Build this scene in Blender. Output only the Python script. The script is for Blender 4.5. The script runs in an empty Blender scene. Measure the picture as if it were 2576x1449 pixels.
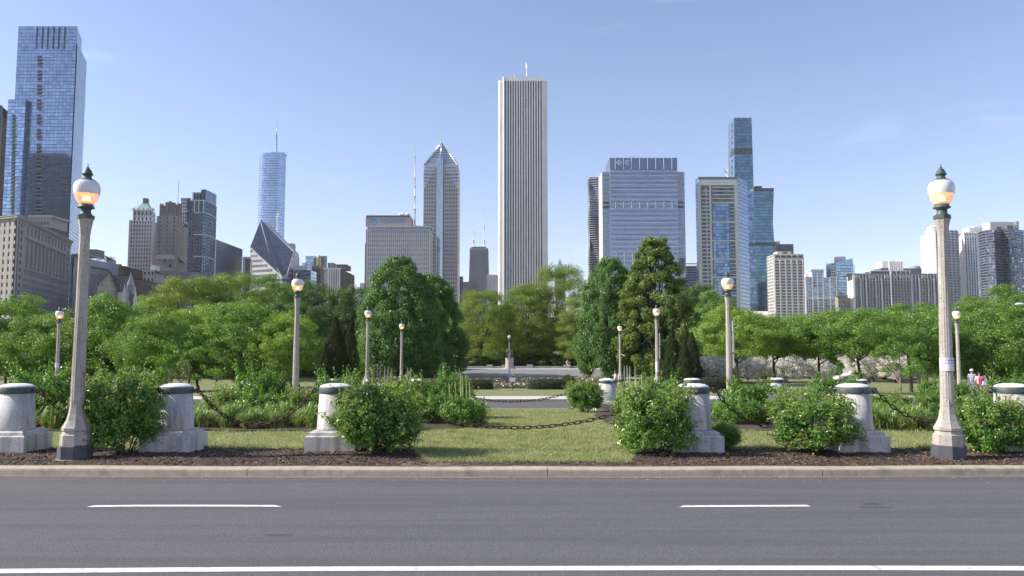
import bpy, math, random
import numpy as np
from mathutils import Vector, Matrix
R = math.radians
sc = bpy.context.scene
col = sc.collection
rnd = random.Random(7)

# ---------------------------------------------------------------- camera
PITCH = math.atan(159.5 / 2000.0)
cd = bpy.data.cameras.new('camera'); cd.lens = 27.95; cd.sensor_width = 36.0
cd.clip_start = 0.1; cd.clip_end = 20000
cam = bpy.data.objects.new('camera', cd); col.objects.link(cam)
cam.location = (0, 0, 2.0); cam.rotation_euler = (R(90) + PITCH, 0, 0)
sc.camera = cam

# ---------------------------------------------------------------- world, sun, exposure
SUN_EL, SUN_AZ = R(36), R(267.5)          # azimuth clockwise from +Y (north); 270 = west = picture left
w = bpy.data.worlds.new('World'); sc.world = w; w.use_nodes = True
nt = w.node_tree; nt.nodes.clear()
sky = nt.nodes.new('ShaderNodeTexSky'); sky.sky_type = 'NISHITA'; sky.sun_disc = False
sky.sun_elevation = SUN_EL; sky.sun_rotation = SUN_AZ
sky.altitude = 0; sky.air_density = 1.0; sky.dust_density = 0.35; sky.ozone_density = 2.6
bg = nt.nodes.new('ShaderNodeBackground'); bg.inputs['Strength'].default_value = 0.115
out = nt.nodes.new('ShaderNodeOutputWorld')
# faint cirrus wisps
tc = nt.nodes.new('ShaderNodeTexCoord'); mp = nt.nodes.new('ShaderNodeMapping')
mp.inputs['Scale'].default_value = (2.0, 2.0, 9.0); mp.inputs['Location'].default_value = (1.3, 0.4, 0.2)
nz = nt.nodes.new('ShaderNodeTexNoise'); nz.inputs['Scale'].default_value = 2.2; nz.inputs['Detail'].default_value = 7
nz.inputs['Roughness'].default_value = 0.6
cr = nt.nodes.new('ShaderNodeValToRGB'); cr.color_ramp.elements[0].position = 0.60; cr.color_ramp.elements[1].position = 0.85
cr.color_ramp.elements[1].color = (0.20, 0.20, 0.20, 1)
mx = nt.nodes.new('ShaderNodeMixRGB'); mx.inputs['Color2'].default_value = (8.0, 8.3, 9.0, 1)
tint = nt.nodes.new('ShaderNodeMixRGB'); tint.blend_type = 'MULTIPLY'; tint.inputs['Fac'].default_value = 1
tint.inputs['Color2'].default_value = (1.125, 0.965, 0.985, 1)
nt.links.new(tc.outputs['Generated'], mp.inputs['Vector']); nt.links.new(mp.outputs['Vector'], nz.inputs['Vector'])
nt.links.new(nz.outputs['Fac'], cr.inputs['Fac']); nt.links.new(cr.outputs['Color'], mx.inputs['Fac'])
nt.links.new(sky.outputs['Color'], tint.inputs['Color1']); nt.links.new(tint.outputs['Color'], mx.inputs['Color1'])
nt.links.new(mx.outputs['Color'], bg.inputs['Color']); nt.links.new(bg.outputs['Background'], out.inputs['Surface'])
sd = bpy.data.lights.new('sun', 'SUN'); sd.energy = 4.2; sd.angle = R(0.5); sd.color = (1.0, 0.93, 0.82)
sun = bpy.data.objects.new('sun', sd); col.objects.link(sun)
sdir = Vector((math.sin(SUN_AZ) * math.cos(SUN_EL), math.cos(SUN_AZ) * math.cos(SUN_EL), math.sin(SUN_EL)))
sun.rotation_euler = sdir.to_track_quat('Z', 'Y').to_euler(); sun.location = (-30, -10, 40)
vs = sc.view_settings; vs.view_transform = 'Standard'; vs.look = 'None'; vs.gamma = 1; vs.use_curve_mapping = False
vs.exposure = 0.85
try:
    sc.cycles.use_denoising = True
    sc.cycles.denoiser = 'OPENIMAGEDENOISE'
    sc.cycles.use_adaptive_sampling = False
    sc.cycles.max_bounces = 6; sc.cycles.transparent_max_bounces = 8
    sc.cycles.sample_clamp_indirect = 4
except Exception:
    pass

# ---------------------------------------------------------------- survey helpers (sightings of the site, metres)
FQ, CXQ, CYQ, CAMZ = 2000.0, 1288.0, 724.5, 2.0
cP, sP = math.cos(PITCH), math.sin(PITCH)
def W(x, y, Y):
    up = CYQ - y; yc = FQ * cP - up * sP; zc = FQ * sP + up * cP
    return (x - CXQ) / yc * Y, CAMZ + zc / yc * Y
def XW(x, y, Y): return W(x, y, Y)[0]
def ZW(y, Y): return W(CXQ, y, Y)[1]
def G(x, y, z=0.0):
    up = CYQ - y; yc = FQ * cP - up * sP; zc = FQ * sP + up * cP
    Y = (z - CAMZ) * yc / zc
    return (x - CXQ) / yc * Y, Y
GT = [(-80, -.3), (13.98, -.3), (14.12, -.03), (16, 0), (20, 0), (25, -.1), (31.35, -.26), (31.45, -.6), (38.1, -.6), (38.2, -.30), (45, -.33),
      (52, -.40), (58, -.66), (70, -.85), (92, -1.0), (110, -1.0), (600, -1.0), (6000, -1.5)]
def g(Y, X=0.0):
    z = float(np.interp(Y, [a for a, b in GT], [b for a, b in GT]))
    if Y > 38.2:
        z -= 0.45 * min(1, max(0, (abs(X) - 13) / 12)) * min(1, (Y - 38.2) / 8) * (1 if Y < 90 else 0.4)
    return z

ORD = 'first second third fourth fifth sixth seventh eighth ninth tenth eleventh twelfth thirteenth fourteenth fifteenth sixteenth seventeenth eighteenth nineteenth twentieth'.split()
# ---------------------------------------------------------------- object helpers
def tag(o, label=None, cat=None, group=None, kind=None):
    if label: o['label'] = label
    if cat: o['category'] = cat
    if group: o['group'] = group
    if kind: o['kind'] = kind
    return o
def empty(name, loc, label=None, cat=None, group=None, rz=0.0):
    o = bpy.data.objects.new(name, None); col.objects.link(o); o.location = loc; o.rotation_euler = (0, 0, rz)
    o.empty_display_size = 0.2
    return tag(o, label, cat, group)
def link(name, me, parent=None, loc=(0, 0, 0), rot=(0, 0, 0), scale=(1, 1, 1)):
    o = bpy.data.objects.new(name, me); col.objects.link(o); o.parent = parent
    o.location = loc; o.rotation_euler = rot; o.scale = scale
    return o
def tree_children(o): return KIDS.get(o.name, [])
def copy_tree(o, parent=None):
    c = o.copy(); col.objects.link(c); c.parent = parent
    for ch in list(o.children): copy_tree(ch, c)
    return c
def nmesh(name, V, Fc, mats, smooth=False, midx=None):
    """numpy mesh: V (n,3), Fc (m,k)"""
    V = np.asarray(V, dtype=np.float32); Fc = np.asarray(Fc, dtype=np.int32)
    me = bpy.data.meshes.new(name); n, k = Fc.shape
    me.vertices.add(len(V)); me.vertices.foreach_set('co', V.ravel())
    me.loops.add(n * k); me.loops.foreach_set('vertex_index', Fc.ravel())
    me.polygons.add(n); me.polygons.foreach_set('loop_start', np.arange(0, n * k, k, dtype=np.int32))
    try: me.polygons.foreach_set('loop_total', np.full(n, k, dtype=np.int32))
    except Exception: pass
    if midx is not None: me.polygons.foreach_set('material_index', np.asarray(midx, dtype=np.int32))
    me.polygons.foreach_set('use_smooth', np.full(n, bool(smooth)))
    for m in (mats if isinstance(mats, (list, tuple)) else [mats]): me.materials.append(m)
    me.update(calc_edges=True)
    return me

class MB:
    def __init__(s, org=(0, 0, 0)): s.v = []; s.f = []; s.sm = []; s.o = Vector(org)
    def add(s, vs_, fs, smooth=False):
        b = len(s.v); s.v += [(a[0] - s.o.x, a[1] - s.o.y, a[2] - s.o.z) for a in vs_]
        s.f += [tuple(i + b for i in f) for f in fs]; s.sm += [smooth] * len(fs)
    def hexa(s, p):                                     # 8 corners: bottom 4 ccw, top 4
        s.add(p, [(3, 2, 1, 0), (4, 5, 6, 7), (0, 1, 5, 4), (1, 2, 6, 5), (2, 3, 7, 6), (3, 0, 4, 7)])
    def box(s, x0, x1, y0, y1, z0, z1):
        s.hexa([(x0, y0, z0), (x1, y0, z0), (x1, y1, z0), (x0, y1, z0), (x0, y0, z1), (x1, y0, z1), (x1, y1, z1), (x0, y1, z1)])
    def cbox(s, c, d, rz=0.0, rx=0.0, ry=0.0):
        M = Matrix.Translation(c) @ Matrix.Rotation(rz, 4, 'Z') @ Matrix.Rotation(ry, 4, 'Y') @ Matrix.Rotation(rx, 4, 'X')
        h = [x / 2 for x in d]
        s.hexa([tuple(M @ Vector((a * h[0], b * h[1], c_ * h[2]))) for a, b, c_ in
                ((-1, -1, -1), (1, -1, -1), (1, 1, -1), (-1, 1, -1), (-1, -1, 1), (1, -1, 1), (1, 1, 1), (-1, 1, 1))])
    def prism(s, pts, z0, z1, top=None):                # pts ccw list (x,y); top: other pts
        n = len(pts); t = top or pts
        V = [(p[0], p[1], z0) for p in pts] + [(p[0], p[1], z1) for p in t]
        s.add(V, [tuple(range(n - 1, -1, -1)), tuple(range(n, 2 * n))] + [(i, (i + 1) % n, n + (i + 1) % n, n + i) for i in range(n)])
    def lathe(s, prof, n=16, c=(0, 0, 0), smooth=True, rot=0.0, cap=True):   # prof [(r,z)]
        V = []; Fs = []
        for r_, z in prof:
            for i in range(n):
                a = rot + 2 * math.pi * i / n; V.append((c[0] + r_ * math.cos(a), c[1] + r_ * math.sin(a), c[2] + z))
        for k in range(len(prof) - 1):
            for i in range(n):
                j = (i + 1) % n; Fs.append((k * n + i, k * n + j, (k + 1) * n + j, (k + 1) * n + i))
        s.add(V, Fs, smooth)
        if cap:
            m = len(prof) - 1; b = len(s.v) - len(V)
            s.f.append(tuple(b + i for i in range(n - 1, -1, -1))); s.f.append(tuple(b + m * n + i for i in range(n))); s.sm += [False, False]
    def tube(s, P, rad, n=6, smooth=True):
        P = [Vector(p) for p in P]; V = []; Fs = []
        if not isinstance(rad, (list, tuple)): rad = [rad] * len(P)
        ref = Vector((0.31, 0.17, 0.93))
        for k, p in enumerate(P):
            d = (P[min(k + 1, len(P) - 1)] - P[max(k - 1, 0)])
            d = d.normalized() if d.length > 1e-9 else Vector((0, 0, 1))
            rr = ref if abs(d.dot(ref)) < .95 else Vector((1, 0, 0))
            u = d.cross(rr).normalized(); v = d.cross(u)
            for i in range(n):
                a = 2 * math.pi * i / n; V.append(tuple(p + (u * math.cos(a) + v * math.sin(a)) * rad[k]))
        for k in range(len(P) - 1):
            for i in range(n):
                j = (i + 1) % n; Fs.append((k * n + i, k * n + j, (k + 1) * n + j, (k + 1) * n + i))
        m = len(P) - 1
        s.add(V, Fs, smooth); b = len(s.v) - len(V)
        s.f.append(tuple(b + i for i in range(n))); s.f.append(tuple(b + m * n + i for i in range(n - 1, -1, -1))); s.sm += [False, False]
    def sphere(s, c, r, nu=12, nv=8, sc_=(1, 1, 1)):
        prof = [(max(1e-4, math.sin(math.pi * k / nv)), -math.cos(math.pi * k / nv)) for k in range(nv + 1)]
        V = []; Fs = []
        for a, z in prof:
            for i in range(nu):
                t = 2 * math.pi * i / nu; V.append((c[0] + r * sc_[0] * a * math.cos(t), c[1] + r * sc_[1] * a * math.sin(t), c[2] + r * sc_[2] * z))
        for k in range(nv):
            for i in range(nu):
                j = (i + 1) % nu; Fs.append((k * nu + i, k * nu + j, (k + 1) * nu + j, (k + 1) * nu + i))
        s.add(V, Fs, True)
    def mesh(s, name, mats):
        me = bpy.data.meshes.new(name); me.from_pydata(s.v, [], s.f)
        me.polygons.foreach_set('use_smooth', s.sm)
        for m in (mats if isinstance(mats, (list, tuple)) else [mats]): me.materials.append(m)
        me.update(); return me
    def build(s, name, mat, parent=None, **k):
        if not s.v: return None
        return link(name, s.mesh(name, mat), parent, **k)

# ---------------------------------------------------------------- materials
def N(nt_, t, **kw):
    n = nt_.nodes.new(t)
    for k, v in kw.items():
        if k in n.inputs: n.inputs[k].default_value = v
        else: setattr(n, k, v)
    return n
def c4(c): return (c[0], c[1], c[2], 1.0)
def mat(name, colr, rough=.7, var=.15, vscale=3.0, bump=0.0, bscale=20.0, metal=0.0, spec=.5, col2=None, speck=None, stain=None, obj=True, coat=0.0, translucent=0.0, rnd_isl=0.0, emit=None, vdetail=5, stretch=None, rndoff=False):
    m = bpy.data.materials.new(name); m.use_nodes = True; t = m.node_tree; L = t.links
    bs = t.nodes['Principled BSDF']; ou = t.nodes['Material Output']
    bs.inputs['Roughness'].default_value = rough; bs.inputs['Metallic'].default_value = metal
    bs.inputs['Specular IOR Level'].default_value = spec
    if coat: bs.inputs['Coat Weight'].default_value = coat; bs.inputs['Coat Roughness'].default_value = .15
    tcn = N(t, 'ShaderNodeTexCoord'); vec = tcn.outputs['Object' if obj else 'Generated']
    if rndoff:                                           # every copy gets its own stains
        oi0 = N(t, 'ShaderNodeObjectInfo'); m0 = N(t, 'ShaderNodeMath', operation='MULTIPLY'); m0.inputs[1].default_value = 60; L.new(oi0.outputs['Random'], m0.inputs[0])
        va = N(t, 'ShaderNodeVectorMath', operation='ADD'); L.new(tcn.outputs['Object'], va.inputs[0]); L.new(m0.outputs[0], va.inputs[1]); vec = va.outputs['Vector']
    objv = va.outputs['Vector'] if rndoff else tcn.outputs['Object']
    if stretch:
        mpn = N(t, 'ShaderNodeMapping'); mpn.inputs['Scale'].default_value = stretch; L.new(vec, mpn.inputs['Vector']); vec = mpn.outputs['Vector']
    nz_ = N(t, 'ShaderNodeTexNoise', Scale=vscale, Detail=vdetail, Roughness=.6); L.new(vec, nz_.inputs['Vector'])
    rp = N(t, 'ShaderNodeValToRGB'); e = rp.color_ramp.elements; e[0].position = .3; e[1].position = .7
    a = col2 or tuple(x * (1 - var) for x in colr); b = colr if col2 else tuple(min(1, x * (1 + var)) for x in colr)
    e[0].color = c4(a); e[1].color = c4(b); L.new(nz_.outputs['Fac'], rp.inputs['Fac']); cur = rp.outputs['Color']
    if rnd_isl:
        gi = N(t, 'ShaderNodeNewGeometry'); oi = N(t, 'ShaderNodeObjectInfo')
        ad = N(t, 'ShaderNodeMath', operation='ADD'); L.new(gi.outputs['Random Per Island'], ad.inputs[0]); L.new(oi.outputs['Random'], ad.inputs[1])
        fr = N(t, 'ShaderNodeMath', operation='FRACT'); L.new(ad.outputs[0], fr.inputs[0])
        mr = N(t, 'ShaderNodeMapRange'); mr.inputs['To Min'].default_value = 1 - rnd_isl; mr.inputs['To Max'].default_value = 1 + rnd_isl
        L.new(fr.outputs[0], mr.inputs['Value'])
        mm = N(t, 'ShaderNodeMixRGB', blend_type='MULTIPLY'); mm.inputs['Fac'].default_value = 1
        cb = N(t, 'ShaderNodeCombineColor'); [L.new(mr.outputs['Result'], cb.inputs[i]) for i in range(3)]
        L.new(cur, mm.inputs['Color1']); L.new(cb.outputs['Color'], mm.inputs['Color2']); cur = mm.outputs['Color']
    for sp in (speck if isinstance(speck, list) else [speck] if speck else []):     # (scale, threshold, colour)
        vo = N(t, 'ShaderNodeTexVoronoi', Scale=sp[0]); L.new(objv, vo.inputs['Vector'])
        r2 = N(t, 'ShaderNodeValToRGB'); r2.color_ramp.elements[0].position = sp[1]; r2.color_ramp.elements[1].position = sp[1] + .03
        r2.color_ramp.elements[0].color = (1, 1, 1, 1); r2.color_ramp.elements[1].color = (0, 0, 0, 1)
        L.new(vo.outputs['Distance'], r2.inputs['Fac'])
        # keep only some of the cells
        wn = N(t, 'ShaderNodeSeparateColor'); L.new(vo.outputs['Color'], wn.inputs['Color'])
        gt = N(t, 'ShaderNodeMath', operation='GREATER_THAN'); gt.inputs[1].default_value = sp[3] if len(sp) > 3 else .5; L.new(wn.outputs[0], gt.inputs[0])
        mu = N(t, 'ShaderNodeMath', operation='MULTIPLY'); L.new(r2.outputs['Color'], mu.inputs[0]); L.new(gt.outputs[0], mu.inputs[1])
        mm = N(t, 'ShaderNodeMixRGB'); mm.inputs['Color2'].default_value = c4(sp[2]); L.new(mu.outputs[0], mm.inputs['Fac']); L.new(cur, mm.inputs['Color1']); cur = mm.outputs['Color']
    if stain:                                                                    # (scale, lo, hi, colour, fac, mapping)
        mp2 = N(t, 'ShaderNodeMapping'); mp2.inputs['Scale'].default_value = stain[5] if len(stain) > 5 else (1, 1, 1); L.new(objv, mp2.inputs['Vector'])
        n2 = N(t, 'ShaderNodeTexNoise', Scale=stain[0], Detail=6.0, Roughness=.65); L.new(mp2.outputs['Vector'], n2.inputs['Vector'])
        mr = N(t, 'ShaderNodeMapRange'); mr.inputs['From Min'].default_value = stain[1]; mr.inputs['From Max'].default_value = stain[2]; mr.inputs['To Max'].default_value = stain[4]
        L.new(n2.outputs['Fac'], mr.inputs['Value'])
        mm = N(t, 'ShaderNodeMixRGB'); mm.inputs['Color2'].default_value = c4(stain[3]); L.new(mr.outputs['Result'], mm.inputs['Fac']); L.new(cur, mm.inputs['Color1']); cur = mm.outputs['Color']
    L.new(cur, bs.inputs['Base Color'])
    if bump:
        n3 = N(t, 'ShaderNodeTexNoise', Scale=bscale, Detail=4.0); L.new(tcn.outputs['Object'], n3.inputs['Vector'])
        bp = N(t, 'ShaderNodeBump'); bp.inputs['Strength'].default_value = bump; bp.inputs['Distance'].default_value = .02
        L.new(n3.outputs['Fac'], bp.inputs['Height']); L.new(bp.outputs['Normal'], bs.inputs['Normal'])
    if translucent:
        tr = N(t, 'ShaderNodeBsdfTranslucent'); L.new(cur, tr.inputs['Color']); ms = N(t, 'ShaderNodeMixShader'); ms.inputs['Fac'].default_value = translucent
        hs = N(t, 'ShaderNodeHueSaturation'); hs.inputs['Value'].default_value = 1.7; hs.inputs['Saturation'].default_value = 1.1; hs.inputs['Hue'].default_value = .49
        L.new(cur, hs.inputs['Color']); L.new(hs.outputs['Color'], tr.inputs['Color'])
        L.new(bs.outputs['BSDF'], ms.inputs[1]); L.new(tr.outputs['BSDF'], ms.inputs[2]); L.new(ms.outputs['Shader'], ou.inputs['Surface'])
    if emit:
        bs.inputs['Emission Color'].default_value = c4(emit[0]); bs.inputs['Emission Strength'].default_value = emit[1]
    return m
def leafmat(name, c, c2, rough=.40, tr=.28, isl=.5, vs_=.7, spec=.55):
    return mat(name, c, rough=rough, col2=c2, vscale=vs_, translucent=tr, rnd_isl=isl, spec=spec, vdetail=3)
# ================================================================ SETTING
M = {}
M['grass'] = mat('grass_ground', (.22, .22, .09), rough=.9, col2=(.14, .165, .055), vscale=1.2, bump=.4, bscale=60, stain=(.25, .5, .75, (.19, .18, .075), .7))
M['asphalt'] = mat('asphalt', (.124, .123, .124), rough=.9, var=.38, vscale=75, bump=.7, bscale=90, spec=.3,
                   speck=[(48, .22, (.27, .27, .27), .88), (60, .24, (.04, .04, .045), .8)], stain=(1.1, .46, .70, (.065, .065, .070), .5, (.09, 1.7, 1)))
M['kerb'] = mat('kerb_concrete', (.45, .385, .29), rough=.85, var=.16, vscale=9, bump=.35, bscale=60, stain=(2.2, .52, .75, (.17, .14, .11), .7, (1.4, 1, .6)), speck=[(130, .2, (.25, .2, .15), .6)])
M['gutter'] = mat('gutter_dirt', (.20, .165, .13), rough=.9, var=.25, vscale=14)
M['paint'] = mat('road_paint', (.78, .77, .73), rough=.6, var=.05, vscale=12, stain=(9, .52, .72, (.28, .28, .28), .75), bump=.2, bscale=120)
M['mulch'] = mat('mulch', (.100, .068, .048), rough=.95, col2=(.036, .025, .019), vscale=22, bump=1.0, bscale=45)
M['chip'] = mat('mulch_chip', (.140, .090, .060), rough=.9, var=.5, vscale=30, rnd_isl=.75)
M['dirt'] = mat('bare_dirt', (.15, .125, .10), rough=.95, var=.25, vscale=8, bump=.4, bscale=60)
M['blade'] = leafmat('grass_blade', (.40, .39, .19), (.20, .26, .08), rough=.6, tr=.3, isl=.5, vs_=1.6)
M['pave'] = mat('pale_pavement', (.55, .52, .47), rough=.8, var=.07, vscale=2)
M['stone'] = mat('granite_steps', (.42, .41, .40), rough=.8, var=.12, vscale=1.5)
M['yellow'] = mat('dandelion_yellow', (.8, .6, .02), rough=.7)

def sheet(name, cols, rows_fn, zfn, m, kind='structure', parent=None):
    """grid sheet: cols list of X; rows_fn(X)->list of Y (same length each)"""
    V = []; n = None
    for x in cols:
        ys = rows_fn(x); n = len(ys)
        V += [(x, y, zfn(x, y)) for y in ys]
    Fc = []
    for i in range(len(cols) - 1):
        for j in range(n - 1):
            a = i * n + j; Fc.append((a, a + n, a + n + 1, a + 1))
    me = nmesh(name, V, Fc, m, smooth=True)
    return tag(link(name, me, parent), kind=kind)
def lin(a, b, n): return [a + (b - a) * i / (n - 1) for i in range(n)]

# ---- terrain, one sheet to the horizon
tx = [-6000, -1500, -500, -200, -100, -60] + lin(-40, 40, 41) + [60, 100, 200, 500, 1500, 6000]
ty = [-500, -80, 0, 8, 12, 13.98, 14.12] + lin(15, 31.35, 17) + [31.45, 34, 38.1, 38.2] + lin(39, 60, 15) + [65, 70, 80, 92, 110, 150, 300, 600, 2000, 6000]
sheet('ground', tx, lambda x: ty, lambda x, y: g(y, x), M['grass'])
# ---- near road
def Yk(X): return 13.79 + .16 * (X / 9.0) ** 2 if abs(X) < 14 else 13.79 + .16 * (14 / 9.0) ** 2 + .04 * (abs(X) - 14)
kx = [-120, -60, -30] + lin(-16, 16, 33) + [30, 60, 120]
sheet('road', kx, lambda x: [-60, -10, 0, 5, 9, 11, 12.5, min(Yk(x), 14.4) + .02], lambda x, y: -.14 + .012 * math.sin(x * .2) * 0, M['asphalt'])
sheet('gutter', kx, lambda x: [min(Yk(x), 14.4) - .13 + .02 * math.sin(x * 2.1), min(Yk(x), 14.4) + .02], lambda x, y: -.135, M['gutter'])
# kerb as cast segments with joints
kerb = empty('kerb', (0, 0, 0)); tag(kerb, kind='structure')
joints = [-60, -40, -27, -15.5, XW(625, 1185, 13.9), XW(1377, 1185, 13.8), XW(2069, 1185, 13.85), 11.2, 17, 28, 45, 60]
prof = [(0, -.30), (0, -.05), (.004, -.028), (.014, -.008), (.035, -.001), (.29, .002), (.31, -.30)]
for a, b in zip(joints[:-1], joints[1:]):
    a += .006; b -= .006; n = max(3, int((b - a) / .4)); V = []; Fc = []
    for x in lin(a, b, n):
        e = min(x - a, b - x); rd = 0
        for (o, z) in prof: V.append((x, min(Yk(x), 14.6) + o + .006 * math.sin(x * 3.1) + rd, z + .004 * math.sin(x * 1.7 + 1) - rd * .3))
    k = len(prof)
    for i in range(n - 1):
        for j in range(k - 1): q = i * k + j; Fc.append((q, q + k, q + k + 1, q + 1))
    nv = len(V); V += V[:k] + V[(n - 1) * k:n * k]
    me = bpy.data.meshes.new('kerb_segment'); me.from_pydata(V, [], Fc + [tuple(nv + i for i in range(k)), tuple(nv + k + i for i in range(k - 1, -1, -1))]); me.materials.append(M['kerb'])
    for p in me.polygons: p.use_smooth = len(p.vertices) == 4
    link('kerb_segment', me, kerb)
# markings
def stripe(name, pts, wq, skew=0.0):
    V = []; 
    for i, (x, y) in enumerate(pts):
        xa, Ya = G(x, y - wq / 2, -.136); xb, Yb = G(x, y + wq / 2, -.136)
        d = skew * (1 if i == 0 else -1 if i == len(pts) - 1 else 0)
        V += [(xb, Yb, -.136), (xa + d, Ya, -.136)]
    Fc = [(2 * i, 2 * i + 2, 2 * i + 3, 2 * i + 1) for i in range(len(pts) - 1)]
    return tag(link(name, nmesh(name, V, Fc, M['paint'])), kind='structure')
stripe('road_line', [(-1500, 1456), (-700, 1446), (0, 1436.5), (425, 1433), (850, 1430.5), (1288, 1429.5), (1800, 1428.5), (2200, 1428.5), (2600, 1429.5), (3300, 1436), (4300, 1444)], 11.0)
stripe('road_dash', [(218, 1273.2), (340, 1272), (464, 1271.8), (590, 1272), (710, 1272.5)], 4.2, .10)
stripe('road_dash', [(1708, 1273.5), (1790, 1273), (1874, 1272.6), (1960, 1272.4), (2040, 1272)], 4.2, .06)
stripe('road_dash', [(-1300, 1273), (-760, 1273)], 4.2, .06); stripe('road_dash', [(3080, 1273), (3500, 1273)], 4.2, .06)

# ---- front mulch strip
def hn(x, y, s=1.0): return math.sin(x * 1.9 * s + 1.3 * math.sin(y * 1.1 * s)) * math.cos(y * 2.3 * s + x * .7) * .5
def mulch_back(x):
    e = 16.62 + .12 * hn(x, 3) + .05 * math.sin(x * 5)
    t = 0
    if -2.1 < x < 2.6:                                   # the lawn comes forward to the kerb here
        t = min(1, (x + 2.1) / .55, (2.6 - x) / .45); t = max(0, t)
        e = e * (1 - t) + t * (14.62 + .05 * math.sin(x * 6))
    return e
def zm(x, y):
    yb = mulch_back(x); y0 = min(Yk(x), 14.6) + .3
    u = (y - y0) / max(.1, yb - y0)
    return -.012 + .055 * max(0, math.sin(math.pi * min(1, max(0, u)))) * (.6 + hn(x, y, .6)) + .012 * math.sin(x * 17) * math.sin(y * 19) + .01
mx_ = lin(-20, 20, 401)
sheet('mulch_bed', mx_, lambda x: lin(min(Yk(x), 14.6) + .295, mulch_back(x), 22), zm, M['mulch'])
sheet('dirt_strip', lin(-1.95, 2.45, 40), lambda x: [min(Yk(x), 14.6) + .30, 14.35, 14.58 + .07 * math.sin(x * 5.3)], lambda x, y: .006 + .003 * math.sin(x * 9), M['dirt'])
# loose bark chips
def chips(name, pts, zf, s0, s1, m):
    n = len(pts); P = np.array([(x, y, zf(x, y)) for x, y in pts], dtype=np.float32)
    rg = np.random.default_rng(5); s = rg.uniform(s0, s1, (n, 1)); a = rg.uniform(0, 6.28, n)
    u = np.stack([np.cos(a), np.sin(a), rg.normal(0, .35, n)], 1); v = np.stack([-np.sin(a), np.cos(a), rg.normal(0, .4, n)], 1)
    asp = rg.uniform(.2, .5, (n, 1)); P[:, 2:] += s * .3
    V = np.concatenate([P - u * s - v * s * asp, P + u * s - v * s * asp, P + u * s + v * s * asp, P - u * s + v * s * asp], 1).reshape(-1, 3)
    return tag(link(name, nmesh(name, V, np.arange(4 * n).reshape(n, 4), m)), kind='stuff')
rr = random.Random(3); cp = []
while len(cp) < 26000:
    x = rr.uniform(-11, 11); y = rr.uniform(14.2, 16.7)
    if Yk(x) + .3 < y < mulch_back(x): cp.append((x, y))
chips('bark_chips', cp, zm, .010, .028, M['chip'])

# ---- planting beds behind the lawn strip
def tipL(X): u = max(0, (X + 2.9) / 2.15); return u * u
def tipR(X): u = max(0, (4.6 - X) / 1.9); return u * u
def zb(x, y): return g(y) + .012 + .03 * (1 + hn(x, y))
sheet('flower_bed_soil', lin(-16, -.75, 90), lambda x: lin(20.1 + 1.9 * tipL(x) + .1 * math.sin(x * 3), 31.1 - 6.0 * tipL(x), 14), zb, M['mulch'])
sheet('flower_bed_soil', lin(2.7, 16, 80), lambda x: lin(20.2 + 2.5 * tipR(x) + .1 * math.sin(x * 3), 31.1 - 4.5 * tipR(x), 14), zb, M['mulch'])

def inlawn(x, y):
    if y < 16.6: return y > mulch_back(x) - .02
    if y < 19.9: return True
    if x < -.75: return y < 20.1 + 1.9 * tipL(x) or y > 31.1 - 6 * tipL(x)
    if x > 2.7: return y < 20.2 + 2.5 * tipR(x) or y > 31.1 - 4.5 * tipR(x)
    return True
# ---- lawn blades
def blades(name, reg, n, h0, h1, wd, seed=1):
    rg = np.random.default_rng(seed); pts = []
    X = rg.uniform(reg[0], reg[1], n * 2); Y = reg[2] + (reg[3] - reg[2]) * rg.uniform(0, 1, n * 2) ** 1.25
    keep = [i for i in range(n * 2) if inlawn(X[i], Y[i]) and abs(X[i]) < Y[i] * .68][:n]
    X = X[keep]; Y = Y[keep]; m = len(keep)
    Z = np.array([g(b) for b in Y]); a = rg.uniform(0, 6.28, m); h = rg.uniform(h0, h1, m); ln = rg.normal(0, .45, (m, 2)) * h[:, None]
    w_ = wd * rg.uniform(.6, 1.3, m)
    V = np.stack([X - np.cos(a) * w_, Y - np.sin(a) * w_, Z - .005, X + np.cos(a) * w_, Y + np.sin(a) * w_, Z - .005, X + ln[:, 0], Y + ln[:, 1], Z + h], 1).reshape(-1, 3)
    return tag(link(name, nmesh(name, V, np.arange(3 * m).reshape(m, 3), M['blade'])), kind='stuff')
blades('grass', (-3, 3.6, 14.5, 31.3), 110000, .025, .065, .005, 1)
blades('grass', (-13, 13, 16.4, 20.6), 110000, .025, .07, .005, 2)
blades('grass', (-2.4, 2.9, 14.4, 15.1), 2500, .05, .11, .006, 4)

# taller tufts and runners over the cut edges
def tufts(name, n, seed):
    rg = np.random.default_rng(seed); V = []
    while len(V) < 3 * n:
        x = rg.uniform(-10.5, 10.5); y = mulch_back(x) + rg.normal(0, .055) if rg.random() < .8 else (19.95 + rg.normal(0, .06))
        if hn(x, y, 2.7) < rg.uniform(-.3, .3): continue
        a = rg.uniform(0, 6.28); h = rg.uniform(.04, .12); w_ = .006; z = g(y) + .005
        V += [(x - math.cos(a) * w_, y - math.sin(a) * w_, z), (x + math.cos(a) * w_, y + math.sin(a) * w_, z), (x + rg.normal(0, .05), y + rg.normal(0, .05), z + h)]
    return tag(link(name, nmesh(name, V, np.arange(len(V)).reshape(-1, 3), M['blade'])), kind='stuff')
tufts('grass', 9000, 8)
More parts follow.
